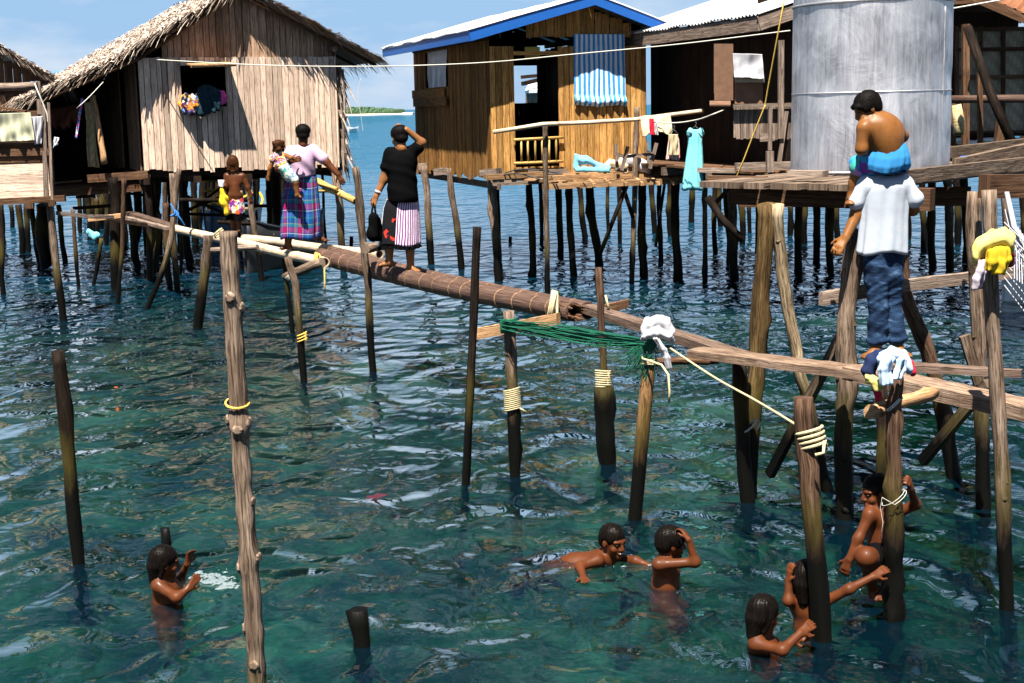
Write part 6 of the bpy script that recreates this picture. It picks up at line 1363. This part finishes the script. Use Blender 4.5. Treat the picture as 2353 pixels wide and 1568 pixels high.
def foot(S, ankle, toe, s=1.0):
    a = Vector(ankle); t = Vector(toe); d = (t - a); d.z = 0; d.normalize(); sd = d.cross(Vector((0, 0, 1)))
    S.cone(a, a - d * .03 * s + Vector((0, 0, -.03 * s)), .034 * s, .032 * s, .02)
    S.cone(a + Vector((0, 0, -.02 * s)), t, .036 * s, .022 * s, .02); S.cone(t - sd * .02 * s, t + sd * .02 * s, .02 * s, .02 * s, .015)
    for k in range(5):
        b = t + sd * ((k - 2) * .016 * s); S.cone(b, b + d * (.028 - .003 * abs(k - 1)) * s + Vector((0, 0, -.004)), .0095 * s, .008 * s, .004)
def body(S, mat, label, group=None, noise=None):
    o = S.mesh('person', mat, None, noise); return tag(o, label, 'person', group)
GS = 'children in the water'; GWk = 'people on the walkway'
V = Vector
# ---- woman in the lilac shirt
p = Fig(17.75); S = Sdf(.010, .03)
q, Mx = head(S, p(696, 309), (-.15, .95, -.12), .98)
S.cone(p(696, 325), p(695, 342), .052, .06); S.cone(p(672, 347), p(720, 348), .045, .045); S.cone(p(694, 352), p(692, 405), .09, .09); S.cone(p(692, 410), p(692, 440), .09, .08)
S.chain([(p(723, 346), .055), (p(750, 372, -.04), .046), (p(777, 401, -.08), .032)]); hand(S, p(777, 401, -.08), p(786, 418, -.1) - p(777, 401, -.08), (0, -1, .2), 1.0, .6, 1)
S.chain([(p(670, 349), .045), (p(640, 386, -.06), .046), (p(668, 370, -.24), .034)]); hand(S, p(668, 370, -.24), p(680, 366, -.26) - p(668, 370, -.24), (.1, -1, .2), 1.0, .7, -1)
S.chain([(p(680, 470), .085), (p(665, 520), .06), (p(661, 562), .042)]); foot(S, p(661, 562), p(648, 570, .02), 1.0)
S.chain([(p(705, 470), .085), (p(730, 515, .05), .06), (p(735, 545, .08), .042)]); foot(S, p(735, 543, .06), p(748, 552, -.0), 1.0)
o = body(S, M['skin_d'], 'woman in a lilac shirt and plaid skirt carrying a toddler on her hip', GWk)
hair(o, q, Mx, 1.02, M['hair'], 'woman', .009)
S = Sdf(.010, .03); S.cone(p(671, 344), p(721, 345), .066, .066); S.ell(p(695, 362), (.165, .125, .17)); S.cone(p(695, 370), p(697, 400), .150, .150, .05); S.cone(p(720, 346), p(741, 364, -.03), .078, .080); S.cone(p(670, 347), p(655, 364, -.03), .076, .078)
S.ell(p(696, 329), (.06, .07, .035), None, .02, True); S.cut(p(695, 405), (0, 0, -1)); S.mesh('shirt', M['c_lilac'], o, folds(.012, 18, (.8, .2, .7)))
mb, = loft('skirt', [(696, 396, 17.75, 27), (693, 410, 17.75, 34), (690, 450, 17.75, 41), (691, 500, 17.75, 45), (690, 547, 17.75, 45)], None, o, 80, .10, 7, 1, su=1.5, flat=.6); mb.build('skirt', M['plaid'], o, thick=.005)
# ---- toddler on her hip
p = Fig(17.45); S = Sdf(.007, .02)
q, Mx = head(S, p(640, 338), (.35, .9, -.1), .72)
S.cone(p(642, 352), p(648, 385), .05, .065); S.chain([(p(630, 360), .03), (p(620, 386), .026), (p(617, 402), .02)]); hand(S, p(617, 402), p(615, 412) - p(617, 402), (-.3, -1, 0), .55, .4)
S.chain([(p(655, 356), .03), (p(668, 362, -.05), .026), (p(676, 366, -.02), .02)])
S.chain([(p(660, 393), .06), (p(678, 418), .045), (p(683, 446), .026)]); foot(S, p(683, 446), p(690, 452), .55)
o = body(S, M['skin'], 'toddler with curly brown hair carried on the lilac shirted woman’s hip'.replace('’', "'"), GWk)
hair(o, q, Mx, .76, M['hair_br'], 'curly', .008, 3)
S = Sdf(.008, .02); S.cone(p(641, 355), p(648, 376), .068, .075); S.cone(p(628, 360), p(626, 366), .04, .04); S.mesh('dress', M['p_baby'], o, folds(.004, 50))
S = Sdf(.008, .02); S.cone(p(652, 384), p(664, 402), .078, .075); S.cone(p(664, 400), p(675, 412), .068, .06); S.mesh('shorts', M['p_whflor'], o, folds(.004, 50))
# ---- bare backed girl
p = Fig(20.4); S = Sdf(.008, .025)
q, Mx = head(S, p(535, 374), (-.1, 1, -.1), .86)
S.cone(p(536, 388), p(538, 398), .042, .045); S.cone(p(522, 404), p(556, 404), .046, .046); S.ell(p(539, 414), (.125, .075, .12)); S.cone(p(540, 425), p(541, 445), .085, .092)
S.chain([(p(521, 404), .042), (p(517, 430, -.03), .034), (p(509, 427, -.12), .026)]); hand(S, p(509, 427, -.12), p(505, 424, -.18) - p(509, 427, -.12), (0, 0, 1), .75, .8)
S.chain([(p(558, 405), .042), (p(569, 430), .034), (p(576, 452), .025)]); hand(S, p(576, 452), p(577, 464) - p(576, 452), (.3, -1, 0), .75, .4)
S.chain([(p(535, 450), .08), (p(533, 490), .055), (p(536, 526), .032)]); foot(S, p(536, 526), p(537, 533, .1), .8); S.chain([(p(545, 450), .08), (p(546, 490), .055), (p(550, 528), .032)]); foot(S, p(550, 526), p(552, 532, .08), .8)
o = body(S, M['skin_d'], 'girl with a bare brown back walking away in a floral skirt', GWk)
hair(o, q, Mx, .92, M['hair_br'], 'bob', .008)
mb, = loft('s', [(541, 438, 20.4, 15), (541, 460, 20.4, 18), (541, 490, 20.4, 21)], None, o, 50, .10, 6, 1, flat=.7); mb.build('skirt', M['p_floral'], o, thick=.004)
mb, = loft('s', [(541, 489, 20.4, 20.5), (541, 505, 20.4, 22)], None, o, 50, .14, 6, 1, flat=.7); mb.build('skirt_hem', M['c_black'], o, thick=.004)
S = Sdf(.008, .02); S.cone(D(510, 438, 20.2), D(515, 466, 20.2), .03, .07); S.cone(D(518, 455, 20.18), D(521, 488, 20.18), .05, .035); tag(S.mesh('cloth', M['c_yellow'], None, folds(.008, 40)), 'yellow cloth bag held by the bare backed girl', 'bag')
mb = MB(); mb.tube([D(508, 430, 20.22), D(508, 413, 20.22)], [.035, .045], 14, .5, hollow=.9); tag(mb.build('cup', M['c_plast']), 'clear white cup in the hand of the bare backed girl', 'cup')
# ---- woman in the black shirt
p = Fig(15.1); S = Sdf(.009, .03)
q, Mx = head(S, p(917, 316), (-.45, .85, -.25), .98)
S.cone(p(920, 332), p(921, 350), .05, .056); S.cone(p(896, 352), p(946, 350), .056, .056); S.cone(p(922, 365), p(925, 450), .09, .08); S.cone(p(923, 465), p(923, 490), .08, .08)
S.chain([(p(944, 352), .052), (p(969, 327, -.02), .042), (p(934, 297, -.06), .029)]); hand(S, p(934, 297, -.06), p(918, 290, -.05) - p(934, 297, -.06), (.2, -.6, .8), 1.0, .6, -1)
S.chain([(p(893, 356), .052), (p(882, 412, .0), .043), (p(864, 450, -.04), .029)]); hand(S, p(864, 450, -.04), p(856, 472, -.05) - p(864, 450, -.04), (-.6, -.8, 0), 1.0, .9, 1)
S.chain([(p(905, 490), .07), (p(894, 550), .058), (p(894, 600), .038)]); foot(S, p(894, 600), p(874, 608, -.02), 1.0); S.chain([(p(938, 490), .07), (p(941, 550), .058), (p(943, 610), .038)]); foot(S, p(943, 611), p(957, 622, -.06), 1.0)
o = body(S, M['skin_l'], 'woman in a black shirt scratching her head, walking the thick bamboo', GWk)
hair(o, q, Mx, 1.02, M['hair'], 'woman', .008)
S = Sdf(.009, .03); S.cone(p(897, 351), p(945, 350), .064, .064); S.ell(p(922, 372), (.165, .12, .15)); S.cone(p(922, 380), p(925, 450), .150, .165, .05); S.cone(p(894, 357), p(888, 382), .068, .070); S.cone(p(944, 352), p(959, 340, -.01), .068, .070)
S.cut(p(925, 463), (0, 0, -1)); S.mesh('shirt', M['c_black'], o, folds(.006, 22, (.5, .2, 1)))
rows = [(925, 456, 15.1, 36), (922, 475, 15.1, 40), (920, 520, 15.1, 44), (918, 562, 15.1, 47)]
for (ar, mt, sd_) in (((.47, 1.0), 's_purple', 1), ((.29, .47), 'p_blkflor', 1), ((0, .29), 'p_dots', 1)):
    mb, = loft('s', rows, None, o, 90, .06, 6, sd_, arcs=(ar,), flat=.62); mb.build('skirt_panel', M[mt], o, thick=.004)
mb, = loft('s', [(918, 560, 15.1, 46), (918, 570, 15.1, 49)], None, o, 90, .09, 16, 1, flat=.62); mb.build('skirt_hem', M['c_black'], o, thick=.004)
mb = MB(); c = p(868, 441, -.035); d_ = (p(864, 450, -.04) - p(882, 412)).normalized(); mb.tube([c - d_ * .012, c + d_ * .012], .037, 12, .5); mb.build('wristwatch', M['c_white'], o)
S = Sdf(.008, .02); S.cone(D(858, 500, 15.0), D(857, 540, 15.0), .05, .065); S.cone(D(866, 505, 15.05), D(868, 545, 15.05), .04, .05); o = tag(S.mesh('bag', M['c_black'], None, folds(.008, 25)), 'black cloth bag hanging from the hand of the black shirted woman', 'bag')
mb = MB(); mb.tube([D(853, 500, 15.0), D(855, 480, 15.02), D(858, 466, 15.04), D(861, 480, 15.02), D(865, 500, 15.02)], .012, 6); mb.build('strap', M['c_black'], o)
# ---- man in the white shirt
p = Fig(9.35); S = Sdf(.008, .03)
q, Mx = head(S, p(2030, 372, .22), (-.1, .9, -.4), .95)
S.cone(p(2030, 395, .15), p(2032, 415, .05), .055, .06); S.cone(p(1997, 427), p(2073, 427), .042, .042); S.cone(p(2032, 440), p(2030, 600), .07, .045)
S.chain([(p(1984, 434), .042), (p(1968, 490, .02), .041), (p(1942, 545, -.05), .028)]); hand(S, p(1942, 545, -.05), p(1926, 568, -.08) - p(1942, 545, -.05), (-.6, -.8, 0), .98, .5, 1)
S.chain([(p(2084, 434), .042), (p(2096, 480, .10), .041), (p(2074, 455, .26), .030)]); hand(S, p(2074, 455, .26), p(2062, 440, .3) - p(2074, 455, .26), (0, 1, 0), .98, .7)
S.chain([(p(2016, 630, .01), .05), (p(2018, 700), .045), (p(2012, 800, .0), .036)]); foot(S, p(2011, 801, -.02), p(1990, 819, -.06), 1.0); S.chain([(p(2044, 630, .04), .05), (p(2048, 700, .05), .045), (p(2063, 798, .0), .036)]); foot(S, p(2063, 799, -.02), p(2080, 816, -.10), 1.0)
o = body(S, M['skin'], 'man in a white shirt and blue jeans carrying a boy on his shoulders', GWk)
hair(o, q, Mx, .98, M['hair'], 'short')
S = Sdf(.007, .03); S.cone(p(1996, 424), p(2073, 425), .066, .066); S.cone(p(2006, 436), p(2010, 470), .075, .06); S.cone(p(2056, 436), p(2052, 470), .075, .06); S.cone(p(1988, 425), p(1970, 462), .058, .062); S.cone(p(2081, 426), p(2098, 456), .058, .060); S.cut(p(1966, 456), (-.35, 0, -1)) if False else None
fs1 = folds(.010, 16, (1, .2, .45), 4); fs2 = folds(.006, 34, (1, .1, .3), 8); S.ell(p(2030, 392, .1), (.09, .09, .03), None, .02, True); S.mesh('shirt_shoulders', M['c_shirt'], o, lambda X, Y, Z: .5 * fs1(X, Y, Z) + fs2(X, Y, Z))
mb, = loft('s', [(2034, 407, 9.35, 34), (2034, 415, 9.35, 52), (2033, 430, 9.35, 57), (2031, 458, 9.35, 55), (2030, 500, 9.35, 53), (2028, 545, 9.35, 55), (2026, 581, 9.35, 57)], None, o, 110, .075, 7, 5, flat=.58); mb.build('shirt', M['c_shirt'], o, thick=.004)
def jf(X, Y, Z): return .004 * np.sin(70 * Z + 14 * X + 3.2 * np.sin(17 * X + 9 * Z) + 1.5 * np.sin(11 * Z)) * (.4 + .6 * (np.sin(7 * Z + 2) > -.3)) + .004 * np.sin(140 * Z + 40 * X + 2 * np.sin(30 * X))
S = Sdf(.007, .025); S.cone(p(2012, 580), p(2014, 640), .088, .083); S.cone(p(2046, 580, .03), p(2046, 640, .03), .088, .083); S.chain([(p(2015, 640), .080), (p(2018, 700, -.02), .068), (p(2014, 775), .064)], .015); S.chain([(p(2046, 640, .03), .080), (p(2048, 700, .04), .066), (p(2060, 770, .0), .064)], .015)
for c in (p(2013, 782), p(2060, 777)): S.ell(c, (.076, .072, .036), None, .008)
fj1 = folds(.006, 30, (.35, .2, 1), 2); fj2 = folds(.004, 55, (-.5, .2, 1), 5); S.mesh('jeans', M['denim'], o, lambda X, Y, Z: fj1(X, Y, Z) + fj2(X, Y, Z))
# ---- boy on his shoulders
p = Fig(9.32); S = Sdf(.006, .03)
q, Mx = head(S, p(1992, 248, 0), (-.86, -.06, -.42), .86)
S.cone(p(2004, 266, 0), p(2014, 285), .042, .05); S.chain([(p(2038, 350), .10), (p(2033, 320), .105), (p(2021, 295), .10)], .05); S.cone(p(1990, 292, -.05), p(2056, 296, .05), .05, .05, .05); S.ell(p(2025, 300), (.13, .10, .11), None, .05)
S.chain([(p(1983, 296, -.06), .044), (p(1979, 342, -.06), .036), (p(1998, 356, .12), .026)]); hand(S, p(1998, 356, .12), p(2008, 354, .2) - p(1998, 356, .12), (0, 0, 1), .75, .6)
S.chain([(p(2060, 300, .06), .044), (p(2073, 312, .12), .036), (p(2050, 330, .24), .026)])
S.chain([(p(2020, 368), .07), (p(1976, 380, .08), .058), (p(1966, 420, .12), .045), (p(1957, 452, .12), .03)]); foot(S, p(1957, 452, .12), p(1952, 466, .0), .78)
S.chain([(p(2045, 368, .05), .07), (p(2066, 385, .2), .055), (p(2064, 455, .3), .03)])
o = body(S, M['skin'], 'bare backed boy in blue shorts sitting on the man’s shoulders'.replace('’', "'"), GWk)
facebits(o, q, .86, Mx); hair(o, q, Mx, .92, M['hair'], 'bowl')
S = Sdf(.005, .03); S.cone(p(2022, 364), p(1998, 372, .06), .078, .078, .04); S.cone(p(2046, 362, .06), p(2064, 374, .16), .08, .075); S.cone(p(2041, 348), p(2041, 364), .085, .105); S.mesh('shorts', M['c_blue'], o, folds(.006, 50, (1, .3, .05)))
mb, = loft('s', [(2042, 330, 9.32, 37), (2042, 335, 9.32, 39), (2041, 345, 9.32, 44), (2040, 362, 9.32, 49), (2038, 380, 9.32, 50), (2035, 393, 9.32, 45)], None, o, 90, .045, 11, 3, flat=.80); mb.build('shorts_seat', M['c_blue'], o, thick=.003)
S = Sdf(.006, .02); S.cone(p(2000, 374, .04), p(1978, 381, .08), .088, .082); S.mesh('shorts_leg', M['p_board'], o, folds(.005, 38, (1, .2, .2)))
# ---- waist-deep child at the left
p = Fig(8.05); S = Sdf(.005, .03); sk = M['skin_wet']
q, Mx = head(S, p(378, 1291), (.86, .42, -.12), .82)
S.cone(p(376, 1312, .02), p(380, 1335, .04), .040, .045); S.cone(p(363, 1345, -.05), p(404, 1345, .12), .037, .037, .04); S.chain([(p(382, 1360, .03), .085), (p(384, 1400, .04), .08), (p(384, 1440, .05), .085)], .05)
S.chain([(p(404, 1345, .12), 0.0319), (p(414, 1330, .18), 0.0269), (p(430, 1296, .10), 0.0185)]); hand(S, p(430, 1296, .10), p(434, 1280, .10) - p(430, 1296, .10), (-.8, .5, .2), .70, .45, -1)
S.chain([(p(366, 1347, -.06), 0.0336), (p(406, 1372, -.14), 0.0277), (p(432, 1352, -.10), 0.0193)]); hand(S, p(432, 1352, -.10), p(443, 1338, -.08) - p(432, 1352, -.10), (.5, -.7, .3), .70, .35, 1)
S.chain([(p(375, 1440), .075), (p(390, 1500, -.1), .05), (p(395, 1570, .1), 0.0294)]); S.chain([(p(395, 1440, .1), .075), (p(405, 1500, 0), .05), (p(405, 1570, .2), 0.0294)])
o = body(S, sk, 'child with wet black hair waist deep at the left, both hands raised', GS); facebits(o, q, .82, Mx); hair(o, q, Mx, .86, M['hair_wet'], 'nape')
# ---- swimming boy
p = Fig(8.58); S = Sdf(.005, .03)
q, Mx = head(S, p(1408, 1243), (.62, -.76, -.12), .88)
S.cone(p(1400, 1268, .04), p(1385, 1282, .06), .042, .05); S.cone(p(1372, 1288, -.06), p(1415, 1285, .12), .037, .037, .04); S.chain([(p(1380, 1292, .06), .085), (p(1320, 1303, .12), .085), (p(1270, 1318, .18), .08)], .05)
S.chain([(p(1372, 1288, -.07), 0.0336), (p(1332, 1301, -.12), 0.0286), (p(1340, 1326, -.28), 0.0202)]); hand(S, p(1340, 1326, -.28), p(1346, 1336, -.40) - p(1340, 1326, -.28), (0, .1, 1), .72, .2)
S.chain([(p(1424, 1284, .10), 0.0319), (p(1460, 1288, .02), 0.0269), (p(1488, 1298, -.02), 0.0193)]); hand(S, p(1488, 1298, -.02), p(1502, 1304, -.04) - p(1488, 1298, -.02), (0, .2, 1), .72, .25, -1)
S.chain([(p(1275, 1318, .16), .07), (p(1225, 1330, .3), .05), (p(1180, 1335, .4), 0.0294)]); S.chain([(p(1280, 1325, .24), .07), (p(1235, 1345, .35), .05), (p(1190, 1350, .5), 0.0294)])
o = body(S, sk, 'smiling boy swimming towards the right, face turned to the camera', GS); facebits(o, q, .88, Mx, True); hair(o, q, Mx, .90, M['hair_wet'], 'short')
# ---- child holding the forehead
p = Fig(8.12); S = Sdf(.005, .03)
q, Mx = head(S, p(1541, 1247), (.94, .25, -.12), .86)
S.cone(p(1534, 1272, .02), p(1530, 1290, .03), .042, .048); S.cone(p(1512, 1297, -.06), p(1545, 1295, .12), .037, .037, .04); S.chain([(p(1530, 1312, .03), .085), (p(1528, 1350, .03), .075), (p(1524, 1400, .02), .082)], .05)
S.chain([(p(1513, 1297, -.07), 0.0336), (p(1597, 1291, -.10), 0.0269), (p(1582, 1240, -.10), 0.0193)]); hand(S, p(1582, 1240, -.10), p(1571, 1222, -.06) - p(1582, 1240, -.10), (.8, -.5, .3), .72, .6, -1)
S.chain([(p(1520, 1400), .075), (p(1545, 1440, -.25), .05), (p(1500, 1470, -.1), 0.0269)]); S.chain([(p(1530, 1400, .08), .075), (p(1560, 1430, -.12), .05), (p(1510, 1450, .05), 0.0269)]); S.chain([(p(1545, 1297, .12), 0.0319), (p(1545, 1340, .2), .03), (p(1520, 1370, .1), 0.0193)])
o = body(S, sk, 'child seen from behind with a hand raised to the forehead', GS); facebits(o, q, .86, Mx); hair(o, q, Mx, .90, M['hair_wet'], 'bowl')
# ---- nearest child at the lower right
p = Fig(7.1); S = Sdf(.005, .03)
q, Mx = head(S, p(1754, 1411), (.80, .55, -.18), .86)
S.cone(p(1748, 1440, .02), p(1750, 1468, .03), .042, .048); S.cone(p(1736, 1480, -.06), p(1775, 1478, .12), .037, .037, .04); S.chain([(p(1753, 1495, .03), .085), (p(1756, 1530, .03), .078), (p(1760, 1600, .02), .085)], .05)
S.chain([(p(1738, 1480, -.07), 0.0344), (p(1797, 1493, -.16), 0.0277), (p(1838, 1455, -.10), 0.0202)]); hand(S, p(1838, 1455, -.10), p(1858, 1438, -.07) - p(1838, 1455, -.10), (.3, -.6, .7), .74, .35, 1)
S.chain([(p(1776, 1480, .12), 0.0319), (p(1800, 1492, .06), 0.0260), (p(1822, 1472, .04), 0.0193)]); hand(S, p(1822, 1472, .04), p(1840, 1465, .02) - p(1822, 1472, .04), (.2, -.6, .7), .72, .4, 1)
o = body(S, sk, 'nearest child in the water at the lower right, reaching for the near post', GS); facebits(o, q, .86, Mx); hair(o, q, Mx, .90, M['hair_wet'], 'nape')
# ---- child behind the near post
p = Fig(7.42); S = Sdf(.005, .03)
q, Mx = head(S, p(1850, 1328), (.3, .9, -.1), .84)
S.cone(p(1852, 1352), p(1853, 1378), .042, .048); S.cone(p(1832, 1390), p(1888, 1384), .037, .037, .04); S.chain([(p(1857, 1402), .085), (p(1860, 1450), .078), (p(1862, 1520), .082)], .05)
S.chain([(p(1832, 1390), 0.0319), (p(1811, 1380, -.05), 0.0260), (p(1811, 1334, -.02), 0.0185)]); hand(S, p(1811, 1334, -.02), p(1813, 1316, -.02) - p(1811, 1334, -.02), (-.9, -.4, 0), .70, .35)
S.chain([(p(1890, 1384), 0.0319), (p(1950, 1353, -.05), 0.0252), (p(2006, 1324, -.02), 0.0185)]); hand(S, p(2006, 1324, -.02), p(2026, 1311, 0) - p(2006, 1324, -.02), (.2, -.4, .9), .72, .35, 1)
o = body(S, sk, 'child half hidden behind the near post with one arm stretched right', GS); hair(o, q, Mx, .88, M['hair_wet'], 'nape')
# ---- boy climbing the barked post
p = Fig(7.78); S = Sdf(.005, .03)
q, Mx = head(S, p(2012, 1130), (-.92, -.25, -.12), .84)
S.cone(p(2018, 1150), p(2022, 1172), .042, .048); S.cone(p(1998, 1182, -.06), p(2056, 1180, .06), .037, .037, .04); S.chain([(p(2024, 1195), .085), (p(2028, 1240), .078), (p(2030, 1280), .085)], .05)
S.chain([(p(1997, 1183, -.06), 0.0336), (p(1971, 1238, -.10), 0.0269), (p(1950, 1284, -.12), 0.0193)]); hand(S, p(1950, 1284, -.12), p(1943, 1302, -.12) - p(1950, 1284, -.12), (-.5, -.8, 0), .74, .6, 1)
S.chain([(p(2058, 1180, .06), 0.0336), (p(2103, 1158, .0), 0.0269), (p(2092, 1122, -.12), 0.0193)]); hand(S, p(2092, 1122, -.12), p(2088, 1106, -.16) - p(2092, 1122, -.12), (.8, -.5, 0), .74, .9, -1)
S.chain([(p(2022, 1280, -.02), .07), (p(1990, 1280, -.16), .055), (p(1999, 1325, -.06), 0.0378), (p(2006, 1358, .0), .03)]); foot(S, p(2006, 1358, .0), p(2018, 1374, -.08), .75); S.chain([(p(2036, 1285, .04), .07), (p(2046, 1340, .0), .05), (p(2048, 1410, .1), 0.0269)])
o = body(S, sk, 'dark skinned boy climbing out of the water by the barked post', GS); facebits(o, q, .84, Mx); hair(o, q, Mx, .87, M['hair_wet'], 'short')
S = Sdf(.006, .03); S.cone(p(2030, 1255), p(2030, 1285), .096, .098); S.cone(p(2024, 1280, -.02), p(2008, 1281, -.09), .085, .078); S.cone(p(2036, 1285, .04), p(2041, 1312, .02), .085, .075); S.mesh('shorts', M['c_black'], o, folds(.005, 40))
